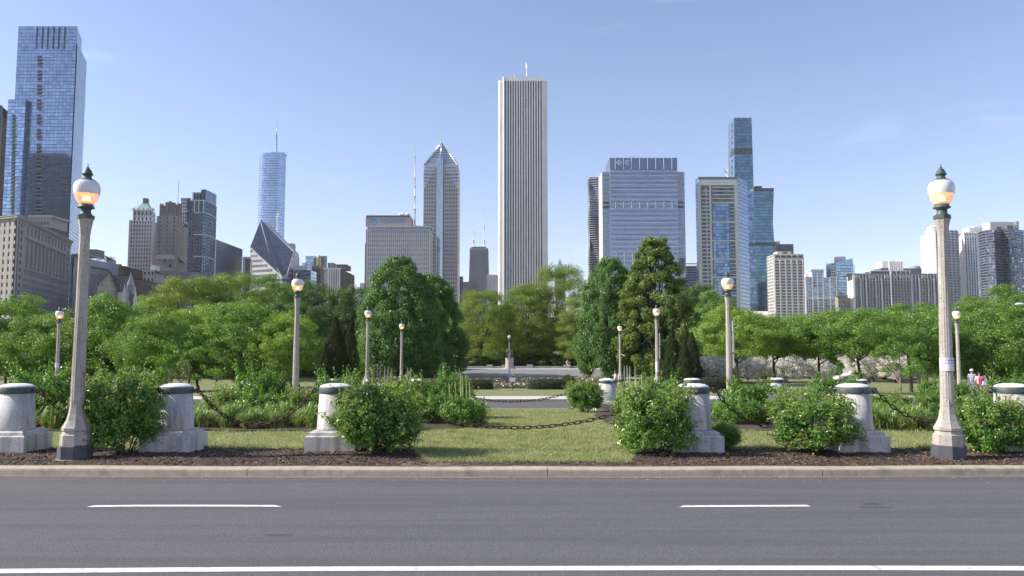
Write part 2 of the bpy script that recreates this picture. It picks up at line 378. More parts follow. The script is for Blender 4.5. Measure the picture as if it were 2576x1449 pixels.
# road patches: cast shadow painted near the right dash, one stain at left
M['shadow_stain'] = mat('shadow_stain_paint', (.060, .060, .064), rough=.8, var=.3, vscale=9)
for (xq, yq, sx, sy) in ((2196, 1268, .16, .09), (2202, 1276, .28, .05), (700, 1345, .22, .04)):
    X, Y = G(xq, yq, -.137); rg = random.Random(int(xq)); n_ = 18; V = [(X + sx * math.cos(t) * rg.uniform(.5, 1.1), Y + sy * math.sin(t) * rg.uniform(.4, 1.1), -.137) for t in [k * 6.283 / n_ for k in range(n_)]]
    me = bpy.data.meshes.new('road_shadow_stain'); me.from_pydata(V, [], [tuple(range(n_))]); me.materials.append(M['shadow_stain']); tag(link('road_shadow_stain', me), kind='structure')
# grit along the gutter and on the road
rr = random.Random(12); gp = []
while len(gp) < 900:
    x = rr.uniform(-10.5, 10.5); d_ = rr.expovariate(4.5)
    if d_ < 5: gp.append((x, Yk(x) - .03 - d_))
M['grit'] = mat('pale_grit', (.42, .38, .30), rough=.9, var=.4, vscale=20, rnd_isl=.7)
chips('gutter_grit', gp, lambda x, y: -.134, .004, .012, M['grit'])

# ---- second road, kerb and pavement
fx = [-200, -60] + lin(-30, 30, 25) + [60, 200]
sheet('far_road', fx, lambda x: [31.42, 34, 36, 38.05], lambda x, y: -.40, M['asphalt'])
tag(link('far_road_dash', nmesh('far_road_dash', [(6.6, 34.9, -.395), (9.5, 34.9, -.395), (9.5, 35.05, -.395), (6.6, 35.05, -.395)], [(0, 1, 2, 3)], M['paint'])), kind='structure')
tag(link('far_road_dash', nmesh('far_road_dash', [(6.4, 33.6, -.395), (9.5, 33.6, -.395), (9.5, 33.75, -.395), (6.4, 33.75, -.395)], [(0, 1, 2, 3)], M['paint'])), kind='structure')
fk = MB(); fk.box(-90, 90, 31.2, 31.44, -.6, -.235); fk.box(-90, 90, 38.04, 38.26, -.6, -.262)
tag(fk.build('far_kerb', M['kerb']), kind='structure')
sheet('pavement', fx, lambda x: [38.27, 41.0], lambda x, y: max(g(38.5, x), g(y, x)) + .02, M['pave'])
sheet('path', [-160, -60] + lin(-30, 40, 29) + [90, 160], lambda x: [84, 89], lambda x, y: g(y, x) + .03, M['pave'])
sheet('side_path', lin(13.5, 30, 18), lambda x: [46 + (x - 13) * .25, 50 + (x - 13) * .35], lambda x, y: g(y, x) + .03, M['pave'])
for (a, b, y0, y1, z_) in ((-2.6, 1.6, 55, 60, .03), (-14, 9, 74, 80, .03)):
    sheet('flower_bed_soil', lin(a, b, 20), lambda x: [y0, (y0 + y1) / 2, y1], lambda x, y: g(y, x) + z_, M['mulch'])
# dandelions
for k, (x, y) in enumerate([(1830, 1150), (2045, 1150), (1385, 1152), (1500, 1143), (2340, 1130), (1060, 1135), (1330, 1120), (2420, 1122), (2300, 1126)]):
    X, Y = G(x, y, 0); b = MB((X, Y, 0)); b.tube([(X, Y, 0), (X + .01, Y, .07)], .003, 4); b.sphere((X + .01, Y, .075), .022, 8, 5, (1, 1, .5))
    if k < 9: tag(b.build('dandelion', M['yellow'], loc=(X, Y, g(Y))), ORD[k] + ' yellow dandelion head of those scattered in the lawn', 'flower', 'dandelions in the lawn')
# ================================================================ FOLIAGE
def unit(v): return v / np.maximum(1e-6, np.linalg.norm(v, axis=1, keepdims=True))
def leaves(C, Nn, size, rg, asp=.55, fold=.18):
    n = len(C); s = size * rg.uniform(.6, 1.25, (n, 1))
    Nn = unit(Nn); t = unit(np.cross(Nn, rg.normal(0, 1, (n, 3)))); b = np.cross(Nn, t)
    f = Nn * s * fold
    V = np.concatenate([C - t * s * .5, C + b * s * asp * .5 + f, C + t * s * .5, C - b * s * asp * .5 + f], 1).reshape(-1, 3)
    return V, np.arange(4 * n).reshape(n, 4)
def clump_leaves(cen, rad, out, n, rg, upw=.5, rndw=.8, shell=.35):
    """cen (k,3) rad (k,3) out (k,3): n leaves over the clumps"""
    k = len(cen); vol = rad.prod(1) ** (2 / 3.); idx = rg.choice(k, n, p=vol / vol.sum())
    d = unit(rg.normal(0, 1, (n, 3))); r_ = rg.uniform(0, 1, (n, 1)) ** shell
    P = cen[idx] + d * r_ * rad[idx]
    Nn = d * 1.25 + out[idx] * .4 + np.array([0, 0, upw]) + rg.normal(0, rndw, (n, 3)) * .42
    return P, Nn
def crown_points(kind, k, rg, H, Rr, base):
    """clump centres, radii, outward"""
    if kind in ('round', 'bright'):
        d = unit(rg.normal(0, 1, (k, 3))); d[:, 2] = np.abs(d[:, 2]) * rg.choice([1, 1, 1, -.7, -.9], k)
        lump = 1 + .16 * np.sin(d[:, 0] * 5 + rg.uniform(0, 6)) * np.cos(d[:, 1] * 4 + 1) + .10 * np.sin(d[:, 2] * 9)
        rr_ = rg.uniform(.45, 1, (k, 1)) ** .45
        hz = (H - base) * .5; zc = base + hz * .95
        P = d * rr_ * lump[:, None] * np.array([Rr, Rr, hz]); P[:, 2] += zc
        rad = rg.uniform(.09, .19, (k, 1)) * Rr * np.array([[1.15, 1.15, .62]])
        return P, rad, d
    if kind == 'locust':
        a = rg.uniform(0, 6.28, k); tz = rg.uniform(0, 1, k) ** .8; prof_ = np.interp(tz, [0, .2, .5, .8, 1], [.6, .95, 1, .82, .38])
        rr_ = rg.uniform(.2, 1, k) ** .55 * prof_ * Rr; z = base + (H - base) * (tz * .97 + .02 * np.sin(a * 3 + tz * 30))
        P = np.stack([np.cos(a) * rr_, np.sin(a) * rr_, z + rr_ / Rr * -.06 * H], 1)
        rad = rg.uniform(.09, .20, (k, 1)) * Rr * np.array([[1.2, 1.2, .48]])
        return P, rad, unit(P - np.array([0, 0, base]))
    if kind in ('pyramid', 'openpyramid'):
        a = rg.uniform(0, 6.28, k); t = rg.uniform(0, 1, k) ** (.95 if kind == 'pyramid' else .8)
        if kind == 'pyramid': pr = np.interp(t, [0, .08, .3, .6, .85, 1], [.80, .97, 1, .88, .62, .22])
        else: pr = np.interp(t, [0, .1, .35, .55, .8, 1], [.75, .97, 1, .80, .50, .20])
        rr_ = (rg.uniform(.5 if kind == 'pyramid' else .3, 1, k) ** .4) * pr * Rr * (1 + .13 * np.sin(a * 3 + t * 14) * np.cos(a * 2 - t * 9))
        P = np.stack([np.cos(a) * rr_, np.sin(a) * rr_, base + (H - base) * t * .97], 1)
        rad = (rg.uniform(.12, .22, (k, 1)) * (1 - .35 * t[:, None])) * Rr * np.array([[1, 1, .85]])
        o = np.stack([np.cos(a), np.sin(a), np.full(k, .4)], 1)
        return P, rad, unit(o)
    if kind == 'cone':
        a = rg.uniform(0, 6.28, k); t = rg.uniform(0, 1, k) ** 1.15; pr = np.interp(t, [0, .1, .4, .8, 1], [.8, 1, .88, .42, .03])
        rr_ = (rg.uniform(.45, 1, k) ** .5) * pr * Rr
        P = np.stack([np.cos(a) * rr_, np.sin(a) * rr_, H * t * .98], 1)
        rad = np.full((k, 1), .16 * Rr) * (1 - .3 * t[:, None]) * np.array([[1, 1, 1.5]])
        return P, rad, unit(np.stack([np.cos(a), np.sin(a), np.full(k, .5)], 1))
def limbs(b, H, Rr, base, P, rg, tr, fork=None, nl=9, sub=2):
    fork = fork or base * .75
    bend = rg.uniform(-.12, .12, 2) * Rr
    top = (bend[0], bend[1], base + (H - base) * .55)
    b.tube([(0, 0, -.3), (0, 0, .05), (0, 0, fork * .5), (bend[0] * .3, bend[1] * .3, fork), top], [tr * 1.5, tr * 1.2, tr, tr * .85, tr * .35], 8)
    ids = np.resize(rg.permutation(len(P)), nl * (sub + 1))
    for i in range(nl):
        p = P[ids[i]]; u = rg.uniform(.05, .8); s = np.array([bend[0] * .3 * u, bend[1] * .3 * u, fork + (top[2] - fork) * u * .7]); m = s * .45 + p * .55; m[2] += -.04 * H + rg.uniform(0, .05) * H
        b.tube([s, m, p], [tr * .5 * (1 - .4 * u), tr * .3, tr * .08], 5)
        for j in range(sub):
            q = P[ids[nl + i * sub + j]]
            if np.linalg.norm(q - p) < Rr * 1.1:
                mm = (m + q) / 2 + rg.normal(0, .05 * Rr, 3); b.tube([m, mm, q], [tr * .22, tr * .13, tr * .04], 4)
TREE = {}
def make_tree_mesh(key, kind, H, Rr, base, k, n, leaf, lm, bark, seed, tr, asp=.6, upw=.5, shell=.35, nl=9, sub=2, fork=None, extra=None):
    rg = np.random.default_rng(seed); P, rad, o = crown_points(kind, k, rg, H, Rr, base)
    C, Nn = clump_leaves(P, rad, o, n, rg, upw=upw, shell=shell); V, Fc = leaves(C, Nn, leaf, rg, asp)
    mats = [lm]; mi = None
    if extra:                                            # second leaf material (blossom) share
        mats = [lm, extra[0]]; mi = (rg.uniform(0, 1, len(Fc)) < extra[1]).astype(np.int32)
    b = MB(); limbs(b, H, Rr, base, P, rg, tr, fork, nl, sub)
    TREE[key] = (nmesh(key + '_crown', V, Fc, mats, midx=mi), b.mesh(key + '_trunk', bark), H, Rr)
L = {}
L['maple'] = leafmat('maple_leaf', (.200, .330, .055), (.105, .200, .036), isl=.6, tr=.32)
L['maple2'] = leafmat('maple_leaf_yellowish', (.255, .375, .060), (.150, .245, .038), isl=.5, tr=.34)
L['locust'] = leafmat('locust_leaf', (.230, .320, .050), (.130, .205, .032), isl=.4, tr=.32)
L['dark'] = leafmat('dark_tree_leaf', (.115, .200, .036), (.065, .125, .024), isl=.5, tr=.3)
L['linden'] = leafmat('linden_leaf', (.135, .255, .048), (.072, .150, .030), isl=.5, tr=.3, rough=.4, spec=.5)
L['hornbeam'] = leafmat('hornbeam_leaf', (.175, .250, .045), (.095, .160, .030), isl=.45, tr=.35)
L['cedar'] = leafmat('arborvitae_spray', (.050, .085, .016), (.026, .050, .010), isl=.5, tr=.1, rough=.8)
L['dog'] = leafmat('dogwood_leaf', (.10, .16, .04), (.06, .10, .03), isl=.4)
L['bloom'] = leafmat('dogwood_bloom', (.82, .79, .75), (.68, .64, .58), isl=.2, tr=.5, vs_=3)
L['rose'] = leafmat('rose_leaf', (.170, .330, .055), (.072, .175, .032), isl=.55, tr=.28, rough=.30, spec=.6, vs_=2.5)
L['rosetip'] = leafmat('rose_young_leaf', (.25, .36, .08), (.20, .22, .08), isl=.4, tr=.4, rough=.4, vs_=5)
L['shrub'] = leafmat('shrub_leaf', (.160, .290, .045), (.085, .180, .028), isl=.4, tr=.35, rough=.38, spec=.5, vs_=2)
L['strap'] = leafmat('strap_leaf', (.25, .35, .10), (.15, .25, .06), isl=.4, tr=.3, vs_=4)
L['strapdry'] = leafmat('dry_strap_leaf', (.42, .33, .12), (.35, .30, .10), isl=.3, tr=.3, vs_=4)
L['hedge'] = leafmat('yew_needle', (.050, .070, .018), (.030, .050, .012), isl=.5, tr=.1, rough=.7)
L['hedgeb'] = leafmat('boxwood_leaf', (.085, .110, .022), (.06, .08, .018), isl=.5, tr=.15, rough=.6)
bark = mat('bark', (.055, .045, .036), rough=.95, var=.35, vscale=6, bump=.6, bscale=25)
barkl = mat('pale_bark', (.20, .17, .13), rough=.9, var=.3, vscale=6)
make_tree_mesh('m1', 'round', 9.0, 4.8, 0.9, 400, 60000, .165, L['maple'], bark, 11, .17)
make_tree_mesh('m2', 'round', 8.6, 5.2, 0.7, 380, 60000, .165, L['maple'], bark, 12, .18)
make_tree_mesh('b1', 'bright', 8.4, 4.6, 0.9, 340, 54000, .165, L['maple2'], bark, 13, .15)
make_tree_mesh('l1', 'locust', 15.0, 7.5, 2.6, 420, 76000, .19, L['locust'], bark, 14, .24, asp=.5, upw=1.2, shell=.5, nl=14, sub=3)
make_tree_mesh('l2', 'locust', 15.0, 7.5, 2.4, 360, 66000, .19, L['locust'], bark, 15, .24, asp=.5, upw=1.2, shell=.5, nl=14, sub=3)
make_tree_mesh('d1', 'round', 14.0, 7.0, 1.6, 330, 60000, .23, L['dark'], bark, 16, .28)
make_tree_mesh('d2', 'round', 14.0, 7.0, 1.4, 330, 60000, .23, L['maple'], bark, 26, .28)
make_tree_mesh('p1', 'pyramid', 10.0, 4.0, .5, 520, 76000, .19, L['linden'], bark, 17, .2)
make_tree_mesh('p2', 'pyramid', 10.0, 3.4, .4, 420, 62000, .18, L['linden'], bark, 18, .2)
make_tree_mesh('p3', 'openpyramid', 11.5, 3.0, .9, 300, 56000, .16, L['hornbeam'], bark, 19, .16, nl=34, sub=3)
make_tree_mesh('c1', 'cone', 5.0, 1.1, 0, 700, 50000, .085, L['cedar'], bark, 20, .1, asp=.4, upw=1.5, nl=1, sub=0)
make_tree_mesh('w1', 'round', 4.2, 3.6, .4, 190, 26000, .14, L['dog'], bark, 21, .09, asp=.85, upw=.8, shell=.5, extra=(L['bloom'], .74))
make_tree_mesh('s1', 'round', 3.4, 2.0, 1.3, 34, 3000, .15, L['shrub'], barkl, 22, .055, asp=.42, nl=12, sub=2, fork=.8)
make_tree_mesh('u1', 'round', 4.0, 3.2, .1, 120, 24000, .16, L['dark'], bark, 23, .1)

make_tree_mesh('bh', 'bright', 8.4, 4.6, 2.9, 300, 46000, .165, L['maple2'], bark, 43, .15)
make_tree_mesh('mh', 'round', 8.6, 5.0, 3.6, 320, 50000, .165, L['maple'], bark, 42, .17)
def tree(key, xq, topq, Y, wq, label, group, name='tree', cat='tree', wy=None, zoff=0.0, rz=None):
    cr_, tk, H, Rr = TREE[key]
    X, zt = W(xq, topq, Y); zg = g(Y, X) + zoff
    s = (wq / 2.0 / FQ * Y) / (Rr * 1.02); sz = (zt - zg) / (H * 1.0)
    e = empty(name, (X, Y, zg), label, cat, group, rz=rnd.uniform(0, 6.28) if rz is None else rz); e.scale = (s, s * (wy or 1), sz)
    link('crown', cr_, e); link('trunk', tk, e)
    return e
LM, LL, LD = 'maples on the park lawn', 'honey locusts behind the maples', 'dark park trees in the back row'
# front row, left
for (k_, x, t_, Y, w_, lb) in [
    ('m1', 25, 752, 64, 240, 'round green maple cut by the left picture edge under the stone office block'),
    ('m2', 128, 790, 62, 230, 'round maple around the small lit lamp left of the big left lamp post'),
    ('m1', 282, 750, 62, 250, 'broad green maple just right of the big left lamp post, below the slate gable'),
    ('m2', 400, 790, 58, 220, 'low dark-centred maple behind the bollard with the young magnolia'),
    ('b1', 505, 772, 66, 220, 'mid green maple between the magnolia and the honey locusts'),
    ('m2', 610, 760, 60, 250, 'spreading maple under the honey locusts, left of the tall lit lamp'),
    ('b1', 722, 790, 58, 190, 'yellowish maple directly behind the tall lamp left of the arborvitae')]:
    tree(k_, x, t_, Y, w_, lb, LM)
for (k_, x, t_, Y, w_, lb) in [
    ('l1', 478, 694, 100, 250, 'feathery yellow-green honey locust in front of the tan stepped tower'),
    ('l2', 600, 684, 104, 250, 'tallest feathery honey locust left of the diamond-roofed tower'),
    ('l1', 395, 740, 110, 170, 'low honey locust crown beside the brown church roof'),
    ('d2', 690, 706, 112, 190, 'rounded green tree in front of the base of the diamond-roofed tower'),
    ('d1', 795, 712, 118, 190, 'dark rounded tree behind the tall lit lamp'),
    ('d1', 880, 722, 115, 150, 'dark low-domed tree left of the great linden'),
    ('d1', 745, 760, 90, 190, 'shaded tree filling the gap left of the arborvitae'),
    ('l2', 1212, 726, 120, 190, 'flat-topped honey locust right of the great linden'),
    ('l1', 1330, 712, 122, 185, 'honey locust in front of the foot of the white ribbed tower'),
    ('l2', 1408, 662, 124, 200, 'tall open honey locust with the green spire showing through'),
    ('l1', 1275, 765, 130, 160, 'lower honey locust behind the bronze statue'),
    ('l2', 1462, 745, 116, 140, 'loose honey locust touching the right-hand linden'),
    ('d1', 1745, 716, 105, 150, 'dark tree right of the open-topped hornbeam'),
    ('d2', 1800, 742, 98, 150, 'green domed tree behind the lamp with edge-on signs'),
    ('l2', 2010, 812, 110, 200, 'low honey locust at the foot of the beige ribbed tower')]:
    tree(k_, x, t_, Y, w_, lb, LL if k_[0] == 'l' else LD)
for i, (x, t_) in enumerate([(1130, 800), (1165, 790), (1205, 800), (1240, 790), (1280, 800), (1320, 795), (1360, 790), (1400, 800), (1440, 795), (1480, 800), (1520, 790), (1560, 800), (960, 780), (860, 790)]):
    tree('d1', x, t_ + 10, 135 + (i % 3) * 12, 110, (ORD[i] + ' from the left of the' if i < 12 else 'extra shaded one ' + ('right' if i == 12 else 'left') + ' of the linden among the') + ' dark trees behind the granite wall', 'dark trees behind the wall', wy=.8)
# right row
for (k_, x, t_, Y, w_, lb) in [
    ('bh', 1850, 778, 56, 205, 'bright yellow-green maple right behind the lamp with edge-on signs'),
    ('mh', 1945, 795, 60, 215, 'crooked multi-stemmed maple in front of the white dogwoods'),
    ('mh', 2055, 790, 58, 215, 'maple with a pale crown over the white dogwoods'),
    ('mh', 2160, 782, 56, 240, 'forked dark-limbed maple left of the glossy small magnolia'),
    ('mh', 2285, 786, 62, 230, 'maple just left of the big right lamp post'),
    ('m1', 2400, 795, 64, 220, 'maple behind the big right lamp post and the walking couple'),
    ('m2', 2520, 772, 62, 260, 'maple cut by the right picture edge behind the last bollard')]:
    tree(k_, x, t_, Y, w_, lb, 'maples on the right lawn')
for (k_, x, t_, Y, w_, lb) in [
    ('d2', 2125, 790, 118, 200, 'locust-topped tree rising under the pale glass apartment block'),
    ('d2', 2230, 772, 114, 200, 'broad green crown below the long dark apartment slab'),
    ('d2', 2340, 768, 112, 210, 'broad crown behind the big right lamp post'),
    ('d2', 2450, 752, 108, 210, 'tall crown below the curved dark apartment tower'),
    ('d2', 2550, 728, 104, 220, 'highest crown at the right picture edge'),
    ('d2', 1930, 800, 120, 180, 'dark crown behind the crooked maple')]:
    tree(k_, x, t_, Y, w_, lb, 'trees rising behind the right maples')
# pyramids and cones
tree('p1', 1006, 646, 84, 215, 'great dark green pyramidal linden in front of the concrete office slab', 'pyramidal lindens', 'linden_tree')
tree('p2', 1085, 688, 94, 175, 'second pyramidal linden half hidden behind the great one', 'pyramidal lindens', 'linden_tree')
tree('p1', 1535, 648, 83, 170, 'pyramidal green tree in front of the banded blue office block', 'pyramidal lindens', 'linden_tree')
tree('p3', 1645, 592, 79, 215, 'tall open-topped hornbeam with bare twigs at its tip', None, 'hornbeam_tree')
for (x, t_, Y, w_, lb) in [(845, 795, 50, 78, 'widest dark arborvitae left of the great linden'), (820, 862, 49, 48, 'short arborvitae at the left foot of its group'),
                           (884, 806, 53, 50, 'slim arborvitae touching the great linden'), (866, 830, 55, 46, 'arborvitae squeezed between the two taller ones'),
                           (1690, 822, 52, 52, 'green arborvitae left of the darker pair by the white dogwoods'), (1722, 858, 50, 50, 'short arborvitae between its two taller neighbours'),
                           (1740, 836, 51, 52, 'pointed arborvitae nearest the white dogwoods')]:
    tree('c1', x, t_, Y, w_, lb, 'arborvitae cones', 'arborvitae')
# white dogwoods
for (x, t_, Y, w_, lb) in [(1790, 892, 85, 97, 'white flowering dogwood right of the arborvitae'), (1880, 884, 85, 97, 'white dogwood behind the lamp with edge-on signs'),
                           (1975, 889, 85, 107, 'white dogwood behind the crooked maple stems'), (2060, 899, 85, 77, 'white dogwood above the far pale bollard'),
                           (2165, 849, 87, 97, 'tall white dogwood showing between forked black limbs'), (2250, 889, 85, 107, 'white dogwood behind the small magnolia'),
                           (2330, 884, 85, 77, 'white dogwood left of the big right lamp post')]:
    tree('w1', x, t_, Y, w_, lb, 'white dogwoods', 'dogwood_tree')
tree('s1', 478, 862, 31, 165, 'small leafy magnolia with pale crooked branches behind the second bollard', None, 'magnolia_tree')
tree('s1', 415, 878, 33, 46, 'thin leafy sapling left of the small magnolia', None, 'sapling')
tree('s1', 2262, 850, 38, 155, 'small glossy magnolia in front of the white dogwoods', None, 'magnolia_tree')
# understorey and far wood that closes the view below the crowns
for i in range(64):
    x = -60 + i * 43 + rnd.uniform(-14, 14); Y = rnd.uniform(104, 130)
    if 1120 < x < 1560: Y = 175
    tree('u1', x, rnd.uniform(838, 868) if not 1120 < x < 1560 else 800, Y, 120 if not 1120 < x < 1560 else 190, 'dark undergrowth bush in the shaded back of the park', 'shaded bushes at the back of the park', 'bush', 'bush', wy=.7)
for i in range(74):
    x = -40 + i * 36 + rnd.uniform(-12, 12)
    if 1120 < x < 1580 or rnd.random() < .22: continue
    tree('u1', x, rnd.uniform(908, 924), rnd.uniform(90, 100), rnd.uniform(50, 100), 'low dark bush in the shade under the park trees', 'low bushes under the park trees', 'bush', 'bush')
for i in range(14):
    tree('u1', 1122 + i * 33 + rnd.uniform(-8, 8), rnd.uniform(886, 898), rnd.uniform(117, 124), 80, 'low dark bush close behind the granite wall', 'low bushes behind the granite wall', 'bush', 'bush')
# thin background trunks
for i in range(40):
    x = rnd.choice([rnd.uniform(200, 780), rnd.uniform(500, 700), rnd.uniform(1560, 1720)]); Y = rnd.uniform(85, 118); X = XW(x, 930, Y); b = MB((X, Y, 0)); r_ = rnd.uniform(.08, .2)
    b.tube([(X, Y, g(Y, X) - .2), (X + rnd.uniform(-.2, .2), Y, 2), (X + rnd.uniform(-.5, .5), Y, 5.5)], [r_ * 1.3, r_, r_ * .7], 6)
    e = empty('tree', (X, Y, 0), 'slim shaded tree trunk standing deep in the park', 'tree', 'slim trunks deep in the park'); b.build('trunk', bark, e)
    link('crown', TREE['u1'][0], e, loc=(0, 0, 4.4), scale=(.8, .8, .7))

# ---------------------------------------------------------------- shrubs in the foreground
def bush_mesh(key, Rr, H, k, n, leaf, lm, tip, seed, asp=.6, sprig=.2, rad0=.16, rad1=.3, low=.05):
    rg = np.random.default_rng(seed)
    d = unit(rg.normal(0, 1, (k, 3))); d[:, 2] = rg.uniform(-.85, 1, k); d = unit(d)
    rr_ = rg.uniform(.35, 1, (k, 1)) ** .4; zc = H * .52
    P = d * rr_ * np.array([Rr, Rr, H * .47]) * (1 + .20 * np.sin(d[:, :1] * 5 + d[:, 1:2] * 4 + seed)); P[:, 2] += zc; P[:, 2] = np.maximum(P[:, 2], low + .1)
    rad = rg.uniform(rad0, rad1, (k, 1)) * Rr * np.array([[1, 1, .9]])
    C, Nn = clump_leaves(P, rad, d, n, rg, upw=.45, shell=.45)
    ns = int(n * sprig); sp = rg.integers(0, k, ns // 12 + 1)                       # sprigs that stick out
    S = []; SN = []
    for i in sp:
        dr = unit((d[i] * 1.0 + np.array([0, 0, .7]) + rg.normal(0, .35, 3))[None])[0]; ln = rg.uniform(.15, .34)
        base_ = P[i] + dr * rad[i] * .6
        for j in range(12):
            S.append(base_ + dr * ln * j / 12 * 1.1 + rg.normal(0, .018, 3)); SN.append(dr * .3 + rg.normal(0, .7, 3) + np.array([0, 0, .6]))
    S = np.array(S); SN = np.array(SN)
    C = np.maximum(C, [-9e9, -9e9, .03]); V1, F1 = leaves(C, Nn, leaf, rg, asp, .22); V2, F2 = leaves(S, SN, leaf * .8, rg, asp, .25)
    V = np.concatenate([V1, V2]); Fc = np.concatenate([F1, F2 + len(V1)])
    young = np.concatenate([((C[:, 2] / H) > .55) & (rg.uniform(0, 1, len(C)) < .35), np.ones(len(S), bool)])
    me = nmesh(key, V, Fc, [lm, tip], midx=young.astype(np.int32))
    b = MB()
    for i in rg.choice(k, min(k, 22), replace=False):
        p = P[i]; b.tube([(p[0] * .15, p[1] * .15, -.05), (p[0] * .5, p[1] * .5, p[2] * .55), tuple(p)], [.011, .009, .004], 4)
    TREE[key] = (me, b.mesh(key + '_stems', bark), H, Rr)
bush_mesh('r1', .85, 1.55, 170, 15500, .076, L['rose'], L['rosetip'], 31, asp=.62, sprig=.16)
bush_mesh('r2', .85, 1.35, 160, 14500, .076, L['rose'], L['rosetip'], 32, asp=.62, sprig=.16)
bush_mesh('r3', .85, 1.5, 150, 14500, .074, L['rose'], L['rosetip'], 37, asp=.62, sprig=.22)
bush_mesh('r4', .85, 1.4, 150, 14500, .074, L['rose'], L['rosetip'], 39, asp=.62, sprig=.2)
bush_mesh('h1', .75, 1.0, 90, 5600, .105, L['shrub'], L['shrub'], 33, asp=.42, sprig=.22)
bush_mesh('h2', .75, 1.0, 80, 5200, .10, L['shrub'], L['rosetip'], 34, asp=.5, sprig=.25)
def shrub(key, xq, topq, Y, wq, label, group, name='shrub', sx=1.0):
    me, st, H, Rr = TREE[key]; X, zt = W(xq, topq, Y); zg = g(Y, X)
    s = (wq / 2. / FQ * Y) / (Rr * 1.0); sz = (zt - zg) / (H * 1.04)
    e = empty(name, (X, Y, zg), label, 'shrub', group, rz=rnd.uniform(0, 6.28)); e.scale = (s, s, sz)
    link('foliage', me, e); link('stems', st, e); return e
RG = 'rose bushes along the bollards'
shrub('r1', 318, 932, 15.75, 200, 'rose bush between the big left lamp post and the second bollard', RG, 'rose_bush')
shrub('r2', 957, 962, 15.75, 200, 'rose bush hiding the right side of the third bollard', RG, 'rose_bush')
shrub('r3', 1652, 966, 15.7, 178, 'rose bush hiding the left side of the fourth bollard', RG, 'rose_bush')
shrub('r4', 2050, 985, 15.8, 196, 'rose bush hiding the left side of the fifth bollard', RG, 'rose_bush')
shrub('r2', 2480, 1000, 15.9, 160, 'rose bush between the big right lamp post and the last bollard', RG, 'rose_bush')
shrub('r2', 1822, 1062, 16.6, 75, 'low dark rose bush at the right foot of the fourth bollard', RG, 'rose_bush')
shrub('r1', 1470, 958, 29.0, 88, 'rose bush left of the far bollard with a sticker', RG, 'rose_bush')
shrub('r1', 700, 985, 24.5, 90, 'leggy rose bush under the tall lamp at left', RG, 'rose_bush')
SG = 'leafy shrubs in the flower beds'
for (k_, x, t_, Y, w_, lb) in [
    ('h1', 108, 922, 21.5, 150, 'large bright green shrub behind the first bollard'), ('h2', 205, 975, 21.5, 100, 'shrub glimpsed behind the big left lamp post'),
    ('h1', 650, 925, 24.0, 125, 'tall bright shrub between the second and third bollards'), ('h2', 590, 975, 23.0, 120, 'low loose shrub left of the tall bright one'),
    ('h1', 662, 985, 22.3, 120, 'shrub in front of the tall bright one above the strap leaves'), ('h2', 560, 1000, 22.5, 90, 'low shrub right of the second bollard'),
    ('h1', 852, 935, 24.0, 115, 'bright shrub rising behind the third bollard'), ('h2', 765, 975, 22.5, 100, 'shrub left of the third bollard'),
    ('h1', 1075, 948, 25.0, 95, 'shrub left of the tall yellow flower spikes'), ('h1', 1140, 938, 25.5, 90, 'shrub with tall yellow flower spikes in it'),
    ('h1', 1080, 985, 22.8, 110, 'big leafy shrub behind the rose bush in the middle'), ('h2', 1010, 955, 24.5, 110, 'brownish-tipped shrub behind the middle rose bush'),
    ('h1', 1163, 995, 21.7, 95, 'rounded shrub at the tip of the left bed'), ('h1', 1655, 944, 25.0, 100, 'tall shrub behind the fourth bollard rose'),
    ('h2', 1590, 980, 24.0, 95, 'low shrub at the tip of the right bed'), ('h2', 1605, 1010, 22.8, 90, 'low shrub in front of the far bollard with a sticker'),
    ('h1', 1898, 958, 25.0, 150, 'wide shrub behind the purple flower globes'), ('h1', 1860, 1005, 22.5, 110, 'leafy shrub left of the purple flower globes'),
    ('h2', 1985, 985, 23.5, 90, 'shrub right of the purple flower globes'), ('h1', 2105, 942, 27.0, 115, 'bright shrub above the fifth bollard'),
    ('h1', 2020, 975, 24.0, 95, 'shrub left behind the fifth bollard'), ('h2', 2225, 985, 24.0, 95, 'shrub right of the fifth bollard'),
    ('h2', 2290, 995, 23.0, 90, 'shrub above the strap leaves at right'), ('h1', 2352, 950, 27.0, 75, 'dark shrub left of the big right lamp post'),
    ('h1', 2402, 955, 25.5, 80, 'shrub just left of the walking couple'), ('h1', 2540, 938, 26.0, 100, 'shrub behind the last bollard at the right edge'),
    ('h2', 2500, 985, 23.0, 80, 'low shrub left of the last bollard'), ('h2', 130, 1000, 22.5, 110, 'low shrub right of the first bollard'),
    ('h1', 2330, 985, 25.0, 70, 'shrub just left of the right lamp shaft')]:
    shrub(k_, x, t_, Y, w_, lb, SG)
# strap-leaved clumps
def strap_mesh(seed, n=110, h=.80):
    rg = random.Random(seed); V = []; Fc = []; mi = []
    for i in range(n):
        a = rg.uniform(0, 6.28); ln = h * rg.uniform(.7, 1.25); out = rg.uniform(.15, .62) * h; w_ = rg.uniform(.009, .016); dry = rg.random() < .10
        bx, by = rg.gauss(0, .05), rg.gauss(0, .05); px, py = -math.sin(a) * w_, math.cos(a) * w_
        b0 = len(V)
        for j in range(5):
            t = j / 4; r_ = out * t ** 1.6 * (1.5 if dry else 1); z = ln * (t * 1.25 - t ** 3 * (.55 + out / h * .6)) * (.6 if dry else 1); ww = (1, 1, .85, .6, .08)[j]
            V += [(bx + math.cos(a) * r_ + px * ww, by + math.sin(a) * r_ + py * ww, max(z, .01)), (bx + math.cos(a) * r_ - px * ww, by + math.sin(a) * r_ - py * ww, max(z, .01))]
        for j in range(4): Fc.append((b0 + 2 * j, b0 + 2 * j + 2, b0 + 2 * j + 3, b0 + 2 * j + 1)); mi.append(1 if dry else 0)
    return nmesh('strap_leaves', V, Fc, [L['strap'], L['strapdry']], midx=mi)
